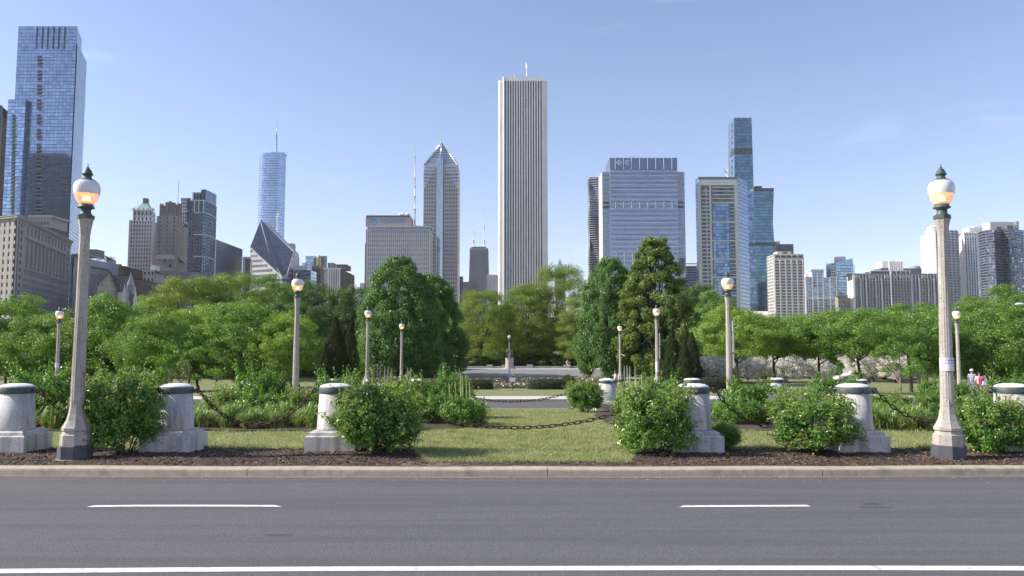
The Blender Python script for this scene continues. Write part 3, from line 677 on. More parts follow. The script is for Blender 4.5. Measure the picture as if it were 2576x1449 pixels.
SM = [strap_mesh(s) for s in (1, 2, 3)]
def strap(xq, yb, label, group, s=1.0):
    X, Y = G(xq, yb, 0.0); e = link('daylily_clump', SM[rnd.randrange(3)], loc=(X, Y, g(Y)), rot=(0, 0, rnd.uniform(0, 6)), scale=(s, s, s)); tag(e, label, 'plant', group)
for (x0, x1, yb, n_, lb, gp) in [(88, 180, 1078, 7, 'strap-leaved daylily clump left of the big left lamp post', 'daylilies in the far left bed'),
                             (478, 815, 1078, 18, 'strap-leaved daylily clump under the chain between the second and third bollards', 'daylilies in the left bed'),
                             (500, 800, 1060, 12, 'strap-leaved daylily clump in the back row of the left bed', 'daylilies in the back of the left bed'),
                             (2195, 2345, 1080, 10, 'strap-leaved daylily clump under the chain right of the fifth bollard', 'daylilies in the right bed'),
                             (2200, 2340, 1058, 7, 'strap-leaved daylily clump in the back row of the right bed', 'daylilies in the back of the right bed'),
                             (1905, 1960, 1062, 3, 'strap-leaved clump below the purple flower globes', 'strap leaves under the purple flowers'),
                             (1790, 1850, 1040, 4, 'strap-leaved clump right of the fourth bollard', 'strap leaves by the fourth bollard'),
                             (1120, 1215, 1062, 4, 'strap-leaved clump beside the rounded shrub at the bed tip', 'strap leaves at the bed tip')]:
    for i in range(n_): strap(x0 + (x1 - x0) * (i + .5) / n_ + rnd.uniform(-6, 6), yb + rnd.uniform(-5, 4), ORD[i] + ' from the left: ' + lb, gp, rnd.uniform(.75, 1.2))
# flower globes
pur = mat('purple_floret', (.30, .17, .42), rough=.7, var=.3, vscale=60, rnd_isl=.3); stemm = mat('green_stem', (.16, .24, .07), rough=.6)
def allium(xq, yq, Y, r_, lb):
    X, Z = W(xq, yq, Y); e = empty('flower', (X, Y, g(Y)), lb, 'flower', 'purple flower globes'); zz = Z - g(Y)
    b = MB(); b.tube([(0, 0, 0), (.02, 0, zz * .5), (0, 0, zz)], .006, 5); b.build('stem', stemm, e)
    rg = np.random.default_rng(int(xq)); d = unit(rg.normal(0, 1, (260, 3))); C = d * r_ * rg.uniform(.75, 1, (260, 1)) + np.array([0, 0, zz])
    V, Fc = leaves(C, d + rg.normal(0, .5, (260, 3)), r_ * .35, rg, .6); link('flower_head', nmesh('flower_head', V, Fc, pur), e)
for k, (x, y, r_, lb) in enumerate([(1942, 1003, .085, 'leftmost pair member of the purple flower globes, larger one'), (1950, 996, .06, 'small purple globe touching the leftmost large one'),
                                    (2001, 1000, .07, 'purple globe left of the largest one'), (2014, 1006, .105, 'largest purple flower globe'), (2004, 995, .05, 'small purple globe above the largest one'),
                                    (2004, 1032, .06, 'low purple globe below the largest one'), (2100, 1004, .07, 'lone purple globe just left of the fifth bollard'), (2298, 1014, .05, 'single purple flower right of the fifth bollard'),
                                    (2047, 1022, .05, 'small purple globe right of the largest one')]):
    allium(x, y, 22.0 - .2 * (k % 3), r_, lb)
spk = mat('yellow_green_spike', (.33, .36, .12), rough=.8, var=.2, vscale=20)
for (x, y0, y1, Y, lb) in [(1145, 958, 1035, 23, 'flower spike left of its group above the shrub'), (1158, 936, 1030, 24, 'tallest yellow-green flower spike above the bed'), (1163, 945, 1030, 23.5, 'second tall flower spike beside the tallest'),
                           (1172, 938, 1030, 24, 'straight tall flower spike right of the tallest'), (1130, 962, 1030, 23, 'short flower spike left of the group'), (1181, 958, 1030, 23, 'short flower spike right of the group'),
                           (1614, 938, 1010, 24, 'tall flower spike in the right bed'), (1600, 952, 1010, 24, 'short flower spike in the right bed'), (1626, 958, 1010, 23.5, 'small flower spike by the fourth bollard rose')]:
    X, z1 = W(x, y0, Y); e = empty('flower_spike', (X, Y, g(Y)), lb, 'flower', 'tall flower spikes'); h = z1 - g(Y)
    b = MB(); b.tube([(0, 0, 0), (.01, 0, h * .5), (.02, 0, h * .55)], .006, 5); b.build('stem', stemm, e)
    b = MB(); b.tube([(.02, 0, h * .5), (.02, 0, h * .75), (.0, 0, h * .96), (0, 0, h)], [.018, .02, .013, .003], 6); b.build('flower_head', spk, e)
# hedges
def hedge(x0, x1, ty, by, Y, lb, m, dome=False, dy=1.6):
    X0 = XW(x0, (ty + by) / 2, Y); X1 = XW(x1, (ty + by) / 2, Y); zt = ZW(ty, Y + .3); zg = g(Y, (X0 + X1) / 2) - .05
    cx, hx, hz = (X0 + X1) / 2, (X1 - X0) / 2, zt - zg; rg = np.random.default_rng(int(x0)); n = int(5200 * max(1, hx * hz)); n = min(n, 16000)
    d = unit(rg.normal(0, 1, (n, 3))); d[:, 2] = np.abs(d[:, 2]); p = 2.0 if dome else 4.0
    q = d / ((np.abs(d) ** p).sum(1, keepdims=True) ** (1 / p)); q *= (1 + .04 * np.sin(d[:, :1] * 17) * np.cos(d[:, 1:2] * 13)) * rg.uniform(.88, 1.03, (n, 1))
    C = q * np.array([hx, dy / 2, hz]); V, Fc = leaves(C, q + rg.normal(0, .6, (n, 3)), .07, rg, .5)
    e = empty('hedge', (cx, Y + dy / 2, zg), lb, 'hedge', 'clipped hedges'); link('foliage', nmesh('hedge_foliage', V, Fc, m), e)
    b = MB(); b.sphere((0, 0, 0), 1, 16, 10); V2 = []
    for v in b.v:
        a = Vector(v); s_ = (abs(a.x) ** p + abs(a.y) ** p + abs(a.z) ** p) ** (1 / p); V2.append((a.x / s_ * hx * .9, a.y / s_ * dy * .45, max(0, a.z / s_ * hz * .9)))
    b.v = V2; b.build('inner_branches', M['hcore'], e)
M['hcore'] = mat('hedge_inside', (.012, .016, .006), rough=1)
hedge(1174, 1239, 957, 979, 50, 'low clipped yew hedge left of the small white sign', L['hedge'])
hedge(1331, 1427, 955, 980, 50, 'long low clipped yew hedge right of the small white sign', L['hedge'])
hedge(1408, 1455, 944, 975, 54, 'rounded box dome behind the long low hedge', L['hedgeb'], True, 2)
hedge(1760, 1842, 951, 977, 48, 'clipped hedge between the fourth bollard and the lamp with signs', L['hedge'])
hedge(1826, 1881, 938, 975, 50, 'clipped ball bush right of the lamp with signs', L['hedgeb'], True, 2)
hedge(700, 745, 948, 975, 48, 'clipped bush left of the tall lamp', L['hedge'], True)
hedge(1840, 1848, 955, 975, 58, 'small clipped bush behind the ball bush', L['hedge'], True)
# low bedding flowers
def bedding(name, x0, x1, y0, y1, n, cols, sz):
    rg = np.random.default_rng(int(y0)); C = np.stack([rg.uniform(x0, x1, n), rg.uniform(y0, y1, n), np.zeros(n)], 1); C[:, 2] = [g(b, a) + .1 for a, b in zip(C[:, 0], C[:, 1])]; C[:, 2] += rg.uniform(0, .22, n)
    V, Fc = leaves(C, rg.normal(0, .6, (n, 3)) + np.array([0, -.3, 1]), sz, rg, .9); mi = rg.choice(len(cols), n, p=[c[1] for c in cols])
    tag(link(name, nmesh(name, V, Fc, [c[0] for c in cols], midx=mi)), kind='stuff')
wf = mat('white_petal', (.75, .74, .70), rough=.7); df = mat('dark_petal', (.16, .05, .08), rough=.7)
bedding('bedding_flowers', -2.6, 1.6, 55, 60, 2600, [(L['dark'], .55), (wf, .17), (df, .28)], .13)
bedding('bedding_flowers', -14, 9, 74, 80, 4000, [(L['dark'], .4), (wf, .04), (df, .56)], .16)
bedding('ground_cover', -15, -1.6, 23.2, 30.5, 14000, [(L['shrub'], .75), (L['strap'], .25)], .09)
bedding('ground_cover', 3.6, 15, 23.2, 30.5, 12000, [(L['shrub'], .75), (L['strap'], .25)], .09)
# ================================================================ LAMP POSTS
M['agg'] = mat('pebbled_concrete_beige', (.43, .395, .35), rough=.8, var=.10, vscale=5, bump=.3, bscale=120, speck=[(28, .24, (.07, .05, .045), .55), (70, .22, (.20, .17, .14), .5)], stain=(1.6, .48, .70, (.27, .23, .19), .6, (3, 3, .4)), rndoff=True)
M['aggw'] = mat('terrazzo_white', (.58, .565, .54), rough=.75, var=.08, vscale=4, bump=.3, bscale=90, speck=[(30, .22, (.12, .12, .12), .6), (44, .22, (.26, .26, .27), .5)], stain=(2.0, .44, .66, (.25, .21, .175), .75, (2.8, 2.8, .32)), rndoff=True)
M['greenmetal'] = mat('weathered_green_metal', (.085, .11, .105), rough=.55, var=.25, vscale=7, metal=.2, stain=(5, .5, .75, (.045, .045, .04), .6), rndoff=True)
M['darkbase'] = mat('dark_painted_base', (.085, .085, .10), rough=.7, var=.2, vscale=4, stain=(6, .6, .75, (.22, .22, .22), .5))
M['opal'] = mat('opal_glass', (.76, .735, .70), rough=.22, var=.03, vscale=4, spec=.5)
def lens_mat():
    m = bpy.data.materials.new('amber_lens_glass'); m.use_nodes = True; t = m.node_tree; bs = t.nodes['Principled BSDF']; ou = t.nodes['Material Output']
    bs.inputs['Base Color'].default_value = (.82, .72, .60, 1); bs.inputs['Roughness'].default_value = .15
    bs.inputs['Emission Color'].default_value = (1.0, .56, .27, 1); bs.inputs['Emission Strength'].default_value = .13
    wv = N(t, 'ShaderNodeTexWave', Scale=30.0); tc_ = N(t, 'ShaderNodeTexCoord'); t.links.new(tc_.outputs['Object'], wv.inputs['Vector'])
    bp = N(t, 'ShaderNodeBump'); bp.inputs['Strength'].default_value = .3; bp.inputs['Distance'].default_value = .01; t.links.new(wv.outputs['Fac'], bp.inputs['Height']); t.links.new(bp.outputs['Normal'], bs.inputs['Normal'])
    tp = N(t, 'ShaderNodeBsdfTransparent'); tp.inputs['Color'].default_value = (1, .93, .82, 1); ms = N(t, 'ShaderNodeMixShader'); ms.inputs['Fac'].default_value = .45
    t.links.new(bs.outputs['BSDF'], ms.inputs[1]); t.links.new(tp.outputs['BSDF'], ms.inputs[2]); t.links.new(ms.outputs['Shader'], ou.inputs['Surface']); return m
M['lens'] = lens_mat()
M['lamp'] = mat('glowing_lamp', (1, .7, .4), emit=((1.0, .62, .28), 3.2))
M['lampw'] = mat('reflector_glow', (.9, .6, .35), emit=((1.0, .62, .32), .45))
M['poster'] = mat('white_paper', (.74, .72, .78), rough=.8, var=.05, vscale=6)
M['inkp'] = mat('poster_purple_ink', (.45, .12, .40), rough=.8); M['inkg'] = mat('poster_grey_ink', (.25, .25, .35), rough=.8)
O8 = math.pi / 8
def lamp_proto():
    e = empty('street_lamp', (0, 0, 0))
    b = MB(); b.lathe([(.335, 0), (.335, .035)], 24, smooth=False); b.build('footing', M['kerb'], e)
    b = MB(); b.lathe([(.30, .035), (.30, .27), (.275, .285)], 8, smooth=False, rot=O8); b.build('base', M['darkbase'], e)
    b = MB(); b.lathe([(.272, .284), (.268, .47), (.235, .50), (.222, .545), (.25, .555), (.252, .60), (.225, .64), (.175, .74), (.145, .85), (.128, .98), (.12, 1.2), (.092, 4.05), (.092, 4.22), (.102, 4.30), (.112, 4.38), (.132, 4.49), (.142, 4.53)], 8, smooth=False, rot=O8)
    prs = [(1.0, .126), (1.12, .1215), (2.6, .106), (4.1, .0915)]; n16 = 32; V = []   # fluted arrises over the plain octagon
    for z, r_ in prs:
        for i in range(n16): a = math.pi * 2 * i / n16; k8 = (i % 4); V.append((math.cos(a) * r_ * (1.0, .955, .93, .955)[k8] * (1.02 if 1.05 < z < 4.05 else .9), math.sin(a) * r_ * (1.0, .955, .93, .955)[k8] * (1.02 if 1.05 < z < 4.05 else .9), z))
    b.add(V, [(k * n16 + i, k * n16 + (i + 1) % n16, (k + 1) * n16 + (i + 1) % n16, (k + 1) * n16 + i) for k in range(3) for i in range(n16)])
    b.build('shaft', M['agg'], e)
    b = MB(); b.lathe([(.155, 4.53), (.155, 4.60)], 8, smooth=False, rot=O8); b.lathe([(.13, 4.60), (.10, 4.63), (.088, 4.68), (.095, 4.72), (.155, 4.745), (.155, 4.76), (.13, 4.775), (.13, 4.81)], 20); b.build('capital', M['greenmetal'], e)
    lz = [(.125, 4.805), (.155, 4.845), (.188, 4.90), (.209, 4.96), (.223, 5.015)]
    b = MB(); b.lathe(lz, 24, cap=False); b.build('lens', M['lens'], e)
    b = MB(); b.lathe([(.229, 5.005), (.230, 5.02)], 24, cap=False); b.lathe([(.226, 5.012), (.234, 5.06), (.236, 5.11), (.231, 5.165), (.217, 5.21), (.193, 5.245), (.155, 5.266)], 24, cap=False); b.build('globe', M['opal'], e)
    b = MB(); b.lathe([(.06, 4.87), (.065, 4.90), (.06, 4.95)], 12); b.build('lamp_bulb', M['lamp'], e)
    b = MB(); b.lathe([(.21, 5.01), (.12, 4.975), (.03, 4.96)], 20, cap=False); b.lathe([(.13, 4.83), (.14, 4.86)], 16, cap=True); b.build('reflector', M['lampw'], e)
    b = MB(); b.lathe([(.16, 5.25), (.162, 5.272), (.13, 5.29), (.085, 5.31), (.07, 5.35), (.088, 5.385), (.10, 5.39), (.10, 5.405), (.082, 5.42), (.072, 5.46), (.045, 5.50), (.018, 5.525), (.028, 5.535), (.008, 5.55), (.010, 5.59), (.002, 5.60)], 20); b.build('finial', M['greenmetal'], e)
    return e
lampP = lamp_proto()
def lamp_at(xb, yt, label, first=False, tilt=0.0, Y=None, rz=0.0, H=5.58, low=None):
    if Y is None:                                       # solve for distance from the height of the finial
        lo, hi = 10, 200
        for _ in range(40):
            m = (lo + hi) / 2; X = XW(xb, yt, m)
            if ZW(yt, m) < g(m, X) + H: lo = m
            else: hi = m
        Y = lo
    X = XW(xb, yt, Y); e = lampP if first else copy_tree(lampP)
    e.location = (X, Y, g(Y, X)); e.rotation_euler = (0, tilt, rz); tag(e, label, 'street lamp', 'lit globe lamps on octagonal posts'); return e, X, Y
nearL = lamp_at(220, 415, 'big lit lamp post at left, between the first bollard and first rose bush', True, Y=15.0, tilt=.002)
nearR = lamp_at(2367, 419, 'big lit lamp post at right with a paper notice on its shaft', Y=15.0, tilt=.016, rz=.1)
nearR[0].location.x = XW(2387, 1150, 15.0)
for a in [(749.5, 683, 'mid-distance lit lamp left of the arborvitae'), (1829, 680, 'mid-distance lit lamp with edge-on signs, right of the arborvitae'),
          (926, 770, 'lit lamp in front of the left edge of the great linden'), (1651, 765, 'lit lamp in front of the open-topped hornbeam'),
          (1011, 806, 'small lit lamp in front of the middle of the great linden'), (1559, 812, 'small lit lamp behind the far bollard with a sticker'),
          (151, 770, 'small lit lamp left of the big left lamp post'), (2405, 770, 'small lit lamp right of the big right lamp post'),
          (413, 880, 'far lamp post hidden by the sapling, only its shaft showing'), (632, 880, 'farthest lamp post, its shaft a thin line under the maples')]:
    r = lamp_at(*a, rz=rnd.uniform(0, .7))
    if a[0] == 1829: lampS = r
    if a[0] == 151: lampQ = r
    if a[0] == 1651: lampT = r
# paper notices (wrapped sheets) : children of nothing, they are things of their own
def notice(X, Y, z0, z1, r_, a0, a1, label, ink=True, tilt=0):
    e = empty('paper_notice', (X, Y, z0), label, 'notice', None); b = MB(); n = 8; h = z1 - z0
    V = []; 
    for i in range(n + 1):
        a = a0 + (a1 - a0) * i / n; V += [(r_ * math.cos(a), r_ * math.sin(a), 0), (r_ * math.cos(a), r_ * math.sin(a), h)]
    b.add(V, [(2 * i, 2 * i + 2, 2 * i + 3, 2 * i + 1) for i in range(n)], True); b.build('paper', M['poster'], e)
    if ink:
        for (m_, u0, u1, t0, t1) in [('inkp', .15, .8, .88, .93), ('inkp', .3, .75, .76, .84), ('inkp', .2, .9, .66, .71), ('inkg', .1, .45, .55, .60), ('inkg', .55, .95, .54, .62), ('inkg', .62, .95, .42, .44), ('inkg', .62, .9, .34, .36), ('inkg', .85, .95, .06, .16), ('inkg', .1, .9, .22, .23)]:
            b = MB(); V = []; k = 3
            for i in range(k + 1):
                a = a0 + (a1 - a0) * (u0 + (u1 - u0) * i / k); V += [((r_ + .002) * math.cos(a), (r_ + .002) * math.sin(a), t0 * h), ((r_ + .002) * math.cos(a), (r_ + .002) * math.sin(a), t1 * h)]
            b.add(V, [(2 * i, 2 * i + 2, 2 * i + 3, 2 * i + 1) for i in range(k)]); b.build('printed_line', M[m_], e)
    return e
zn0, zn1 = ZW(933, 14.87), ZW(900, 14.87)
xs_ = XW(2377.5, 916, 14.9)
notice(nearR[0].location.x + .028, 15.0, zn0, zn1, .128, R(180), R(360), 'white paper notice with purple print wrapped round the big right lamp shaft')
notice(lampQ[1], lampQ[2], 1.02, 1.30, .125, R(200), R(340), 'white paper notice on the small lamp left of the big left post', False)
notice(lampT[1], lampT[2], g(lampT[2]) + 1.05, g(lampT[2]) + 1.75, .135, R(200), R(340), 'white paper notice low on the lamp before the hornbeam', False)
# street signs seen from the edge on the lamp at x 1829
M['signm'] = mat('sign_back_metal', (.42, .44, .42), rough=.5, metal=.3, var=.1)
for (q0, q1, wd, lb) in [(808, 834, .05, 'small edge-on street sign, uppermost on the mid-distance lamp'), (834, 886, .09, 'large edge-on arrow-shaped street sign on the mid-distance lamp'), (890, 926, .07, 'lowest edge-on street sign on the mid-distance lamp')]:
    X, Y = lampS[1], lampS[2]; z0, z1 = ZW(q1, Y), ZW(q0, Y); x0 = XW(1839, 860, Y); e = empty('street_sign', (x0, Y, z0), lb, 'sign', 'edge-on signs on a lamp post'); h = z1 - z0
    b = MB()
    if h > .7: b.prism([(0, -.35), (.03, -.35), (.03 + wd * 1.6, .35), (wd * 1.6, .35)], 0, h)
    else: b.prism([(0, -.3), (.03, -.3), (.03 + wd, .3), (wd, .3)], 0, h)
    b.build('sign_plate', M['signm'], e); b = MB(); b.box(-.12, .03, -.02, .02, h * .3, h * .3 + .03); b.box(-.12, .03, -.02, .02, h * .7, h * .7 + .03); b.build('bracket', M['signm'], e)
for (q0, q1, lb) in [(838, 870, 'narrow edge-on sign on the lamp before the hornbeam'), (872, 902, 'lower narrow edge-on sign on the lamp before the hornbeam')]:
    X, Y = lampT[1], lampT[2]; z0, z1 = ZW(q1, Y), ZW(q0, Y); e = empty('street_sign', (X + .14, Y, z0), lb, 'sign', 'edge-on signs on a lamp post'); b = MB(); b.prism([(0, -.3), (.03, -.3), (.10, .3), (.07, .3)], 0, z1 - z0); b.build('sign_plate', M['signm'], e)
    b = MB(); b.box(-.05, .01, -.02, .02, .2, .23); b.build('bracket', M['signm'], e)

# ================================================================ BOLLARDS AND CHAINS
M['rust'] = mat('rusty_iron', (.105, .055, .042), rough=.8, col2=(.05, .03, .026), vscale=25, bump=.4, bscale=120, metal=.3)
M['capw'] = mat('cap_concrete', (.70, .69, .68), rough=.8, var=.08, vscale=8, bump=.3, bscale=90, speck=[(60, .2, (.2, .2, .2), .6)])
def boll_proto():
    e = empty('bollard', (0, 0, 0)); rg = random.Random(4)
    b = MB(); pw = .49
    V = [(-pw, -pw, -.1), (pw, -pw, -.1), (pw, pw, -.1), (-pw, pw, -.1), (-pw, -pw, .325), (pw, -pw, .325), (pw, pw, .325), (-pw, pw, .325)]
    b.hexa(V); i_ = .022; b.prism([(-pw, -pw), (pw, -pw), (pw, pw), (-pw, pw)], .325, .345, [(-pw + i_, -pw + i_), (pw - i_, -pw + i_), (pw - i_, pw - i_), (-pw + i_, pw - i_)])
    b.build('plinth', M['aggw'], e)
    b = MB(); q = .435; b.prism([(-q, -q), (q, -q), (q, q), (-q, q)], .346, .40, [(-q + .01, -q + .01), (q - .01, -q + .01), (q - .01, q - .01), (-q + .01, q - .01)])
    b.prism([(-q + .01, -q + .01), (q - .01, -q + .01), (q - .01, q - .01), (-q + .01, q - .01)], .40, .43, [(-q + .05, -q + .05), (q - .05, -q + .05), (q - .05, q - .05), (-q + .05, q - .05)]); b.build('step', M['aggw'], e)
    b = MB(); b.lathe([(.368, .43), (.362, .47), (.322, 1.16)], 36); b.build('shaft', M['aggw'], e)
    b = MB(); b.lathe([(.322, 1.155), (.333, 1.16), (.335, 1.165), (.335, 1.272), (.331, 1.28), (.315, 1.281)], 36); b.build('band', M['greenmetal'], e)
    b = MB(); b.lathe([(.322, 1.281), (.321, 1.295), (.288, 1.318), (.275, 1.32), (.24, 1.338), (.15, 1.352), (.001, 1.356)], 36); b.build('cap', M['capw'], e)
    for s in (-1, 1):
        b = MB(); b.box(min(s * .34, s * .43), max(s * .34, s * .43), -.03, .03, 1.19, 1.245); h = b.build('hook', M['greenmetal'], e)
        b = MB(); P = [(s * .43 + .045 * math.cos(a), 0, 1.215 + .045 * math.sin(a)) for a in [k * math.pi / 6 for k in range(13)]]; b.tube(P, .017, 6); b.build('eye_ring', M['rust'], h)
    b = MB(); b.sphere((0, -.337, 1.215), .012, 6, 4); b.build('bolt', M['greenmetal'], e)
    return e
bp_ = boll_proto(); BO = []
for i, (xq, yq, Y, lb) in enumerate([(42, 962, 16.24, 'white terrazzo bollard cut by the left picture edge'), (443, 966, 16.24, 'white terrazzo bollard right of the left rose bush'), (845, 966, 16.24, 'white terrazzo bollard with a chipped plinth left of the middle rose bush'),
                                     (1743, 967, 16.24, 'white terrazzo bollard with leaf shadows, right of the central lawn'), (2146, 967, 16.24, 'white terrazzo bollard behind the fifth rose bush, left of the right lamp post'), (2546, 964, 16.24, 'white terrazzo bollard cut by the right picture edge'),
                                     (1527, 952, 30.6, 'far pale bollard with a white sticker on its band'), (1741, 951, 30.6, 'far bollard seen just over the top of the fourth near one'), (1952, 950, 30.6, 'far pale bollard right of the lamp with signs'), (1046, 953, 30.6, 'far pale bollard half hidden by the left bed shrubs'),
                                     (835, 953, 30.6, 'far bollard hidden behind the third near one'), (2160, 953, 30.6, 'far bollard hidden by shrubs behind the fifth near one')]):
    e = bp_ if i == 0 else copy_tree(bp_); X = XW(xq, 985, Y) if Y < 20 else XW(xq, 960, Y); e.location = (X, Y, g(Y)); tag(e, lb, 'bollard', 'terrazzo bollards with green bands')
    if Y > 20: e.scale = (.98, .98, (ZW(yq, Y) - g(Y)) / 1.356)
    BO.append((X, Y, e))
st = MB((0, 0, 0)); st.cbox((BO[6][0] + .16, BO[6][1] - .325, ZW(957.5, 30.3)), (.13, .01, .07), rz=.45); X_ = st; tag(st.build('sticker', M['poster']), 'white sticker on the band of the far bollard', 'sticker')
def link_mesh():
    b = MB(); P = []; a, r_ = .048, .030
    for k in range(5): t = -math.pi / 2 + math.pi * k / 4; P.append((a + r_ * math.cos(t), r_ * math.sin(t), 0))
    for k in range(5): t = math.pi / 2 + math.pi * k / 4; P.append((-a + r_ * math.cos(t), r_ * math.sin(t), 0))
    P.append(P[0]); b.tube(P, .0125, 5); return b.mesh('chain_link', M['rust'])
LK = link_mesh()
def chain(A, B, sag, label, group, sc_=1.0):
    A = Vector(A); B = Vector(B); span = (B - A).length; e = empty('chain', tuple(A), label, 'chain', group); n = int(span * 40); pts = []
    for i in range(n + 1):
        t = i / n; p = A.lerp(B, t); u = 2 * t - 1; p.z -= sag * (1 - (u * u * .85 + u ** 4 * .15)); pts.append(p)
    d = [0]; 
    for i in range(n): d.append(d[-1] + (pts[i + 1] - pts[i]).length)
    pitch = .128 * sc_; m = int(d[-1] / pitch); pitch = d[-1] / m
    for k in range(m):
        s = (k + .5) * pitch; i = int(np.searchsorted(d, s)) - 1; i = max(0, min(n - 1, i)); f = (s - d[i]) / (d[i + 1] - d[i]); p = pts[i].lerp(pts[i + 1], f); dr = (pts[i + 1] - pts[i]).normalized()
        q = dr.to_track_quat('X', 'Z'); rot = q.to_matrix().to_4x4() @ Matrix.Rotation((k % 2) * math.pi / 2 + .35 + rnd.uniform(-.15, .15), 4, 'X')
        o = bpy.data.objects.new('link', LK); col.objects.link(o); o.parent = e; o.location = p - A; o.rotation_euler = rot.to_euler(); o.scale = (sc_,) * 3
CG = 'rusty chains between the near bollards'
hz = 1.205
def ends(i, j): return (BO[i][0] + .47, BO[i][1], g(BO[i][1]) + hz), (BO[j][0] - .47, BO[j][1], g(BO[j][1]) + hz)
for (i, j, yb, lb) in [(0, 1, 1060, 'rusty chain running behind the big left lamp post'), (1, 2, 1071, 'rusty chain hanging between the second and third bollards over the daylilies'), (2, 3, 1079, 'long rusty chain sagging across the central lawn'),
                       (3, 4, 1077, 'rusty chain from the fourth bollard into the fifth rose bush'), (4, 5, 1063, 'rusty chain running behind the big right lamp post')]:
    A, B = ends(i, j); chain(A, B, A[2] - ZW(yb - 3, 16.24), lb, CG)
for (i, j, yb, lb) in [(9, 6, 1010, 'far rusty chain across the second road, between the far bollards'), (6, 7, 995, 'far rusty chain right of the far bollard with a sticker'), (7, 8, 995, 'far rusty chain behind the fourth near bollard')]:
    A = (BO[i][0] + .46, BO[i][1], ZW(958, 30.6)); B = (BO[j][0] - .46, BO[j][1], ZW(958, 30.6)); chain(A, B, A[2] - ZW(yb, 30.6), lb, 'rusty chains between the far bollards', 1.1)
# chips and rubbish in the gutter
e = MB((0, 0, 0)); X, Y = G(2295, 1193, -.13); rg = random.Random(2)
for k in range(14): e.cbox((X + rg.uniform(-.14, .14), Y + rg.uniform(-.03, .02), -.125 + rg.uniform(0, .03)), (rg.uniform(.03, .07), .02, .006), rz=rg.uniform(0, 3), rx=rg.uniform(-.5, .5))
tag(e.build('leaf_scrap', mat('yellow_leaf', (.55, .60, .10), rough=.6)), 'small crumpled yellow-green leaf scrap against the kerb face', 'litter')

# ================================================================ FAR PARK: STEPS, WALL, STATUE
zs0, zs1 = g(95), ZW(929, 104)
stp = empty('steps', (0, 95, zs0)); tag(stp, kind='structure'); ns = 10
for i in range(ns):
    y0 = 95 + i * .9; z1 = zs0 + (zs1 - zs0) * (i + 1) / ns; x0, x1 = XW(1128, 940, y0), XW(1570, 940, y0); b = MB((0, 95, zs0)); b.box(x0, x1, y0, y0 + .92 + (3 if i == ns - 1 else 0), zs0 - .6, z1)
    b.build('step', M['stone'], stp)
b = MB(); x0, x1 = XW(1100, 930, 106), XW(1600, 930, 106); b.box(x0, x1, 103.9, 125, -1.5, zs1 - .004); tag(b.build('terrace', M['pave']), kind='structure')
wl = empty('granite_wall', (0, 110, zs1), 'low pale granite wall with square piers behind the steps', 'wall'); yw = 110.; zt, zb_ = ZW(921.5, yw), zs1
qs = [1138, 1232, 1270, 1333, 1426, 1500]
for a, c in zip(qs[:-1], qs[1:]):
    b = MB((0, 110, zs1)); xa, xc = XW(a, 922, yw) + .35, XW(c, 922, yw) - .35; b.box(xa, xc, yw, yw + .5, zb_, zt - .12); b.box(xa - .02, xc + .02, yw - .06, yw + .56, zt - .12, zt); b.build('wall_panel', M['stone'], wl)
for a in qs:
    b = MB((0, 110, zs1)); xa = XW(a, 922, yw); b.box(xa - .35, xa + .35, yw - .1, yw + .6, zb_, zt + .12); b.box(xa - .42, xa + .42, yw - .16, yw + .66, zt + .12, zt + .22); b.build('pier', M['stone'], wl)
M['bronze'] = mat('bronze_patina', (.14, .155, .14), rough=.5, metal=.5, var=.4, vscale=5); M['pink'] = mat('pink_granite', (.45, .36, .33), rough=.7, var=.1, vscale=6)
Ys = 107.5; Xs = XW(1282, 900, Ys); z1 = ZW(900, Ys); z2 = ZW(871.5, Ys); wS = (XW(1292.5, 905, Ys) - XW(1271.7, 905, Ys)) / 2
e = empty('statue', (Xs, Ys, zs1), 'bronze statue of a figure seated in a chair on a round pink granite pedestal', 'statue')
b = MB(); b.lathe([(wS * 1.5, -.02), (wS * 1.5, .10), (wS * 1.25, .11), (wS * 1.25, .22), (wS * 1.02, .23), (wS, .3), (wS, z1 - zs1 - .08), (wS * 1.04, z1 - zs1)], 28, smooth=False); b.build('pedestal', M['pink'], e)
def skin_body(name, pts, edges, rad, m, parent, loc=(0, 0, 0), scale=1.0, rz=0.0, sub=2):
    me = bpy.data.meshes.new(name); me.from_pydata([tuple(p) for p in pts], edges, []); o = link(name, me, parent, loc=loc, rot=(0, 0, rz), scale=(scale,) * 3)
    md = o.modifiers.new('skin', 'SKIN')
    for i, v in enumerate(me.skin_vertices[0].data): v.radius = rad[i] if isinstance(rad[i], tuple) else (rad[i], rad[i]); v.use_root = (i == 0)
    s = o.modifiers.new('sub', 'SUBSURF'); s.levels = sub; s.render_levels = sub; md.use_smooth_shade = True; me.materials.append(m); return o
k = (z2 - z1) / 1.5                                     # seated height 1.5 units
P = [(0, 0, .52), (0, .02, .80), (0, .03, 1.05), (0, .0, 1.20), (0, -.03, 1.34), (0, -.03, 1.46), (-.12, -.05, .52), (-.15, -.48, .54), (-.16, -.50, .08), (-.16, -.66, .05), (.12, -.05, .52), (.15, -.42, .54), (.16, -.40, .08), (.16, -.56, .05),
     (-.22, .02, 1.02), (-.34, -.08, .78), (-.33, -.38, .74), (.22, .02, 1.02), (.34, -.08, .78), (.33, -.38, .74)]
skin_body('figure', P, [(0, 1), (1, 2), (2, 3), (3, 4), (4, 5), (0, 6), (6, 7), (7, 8), (8, 9), (0, 10), (10, 11), (11, 12), (12, 13), (2, 14), (14, 15), (15, 16), (2, 17), (17, 18), (18, 19)],
          [(.2, .15), (.19, .14), (.2, .13), .07, .11, .08, .12, .10, .07, .06, .12, .10, .07, .06, .1, .075, .05, .1, .075, .05], M['bronze'], e, loc=(0, 0, z1 - zs1), scale=k)
b = MB()
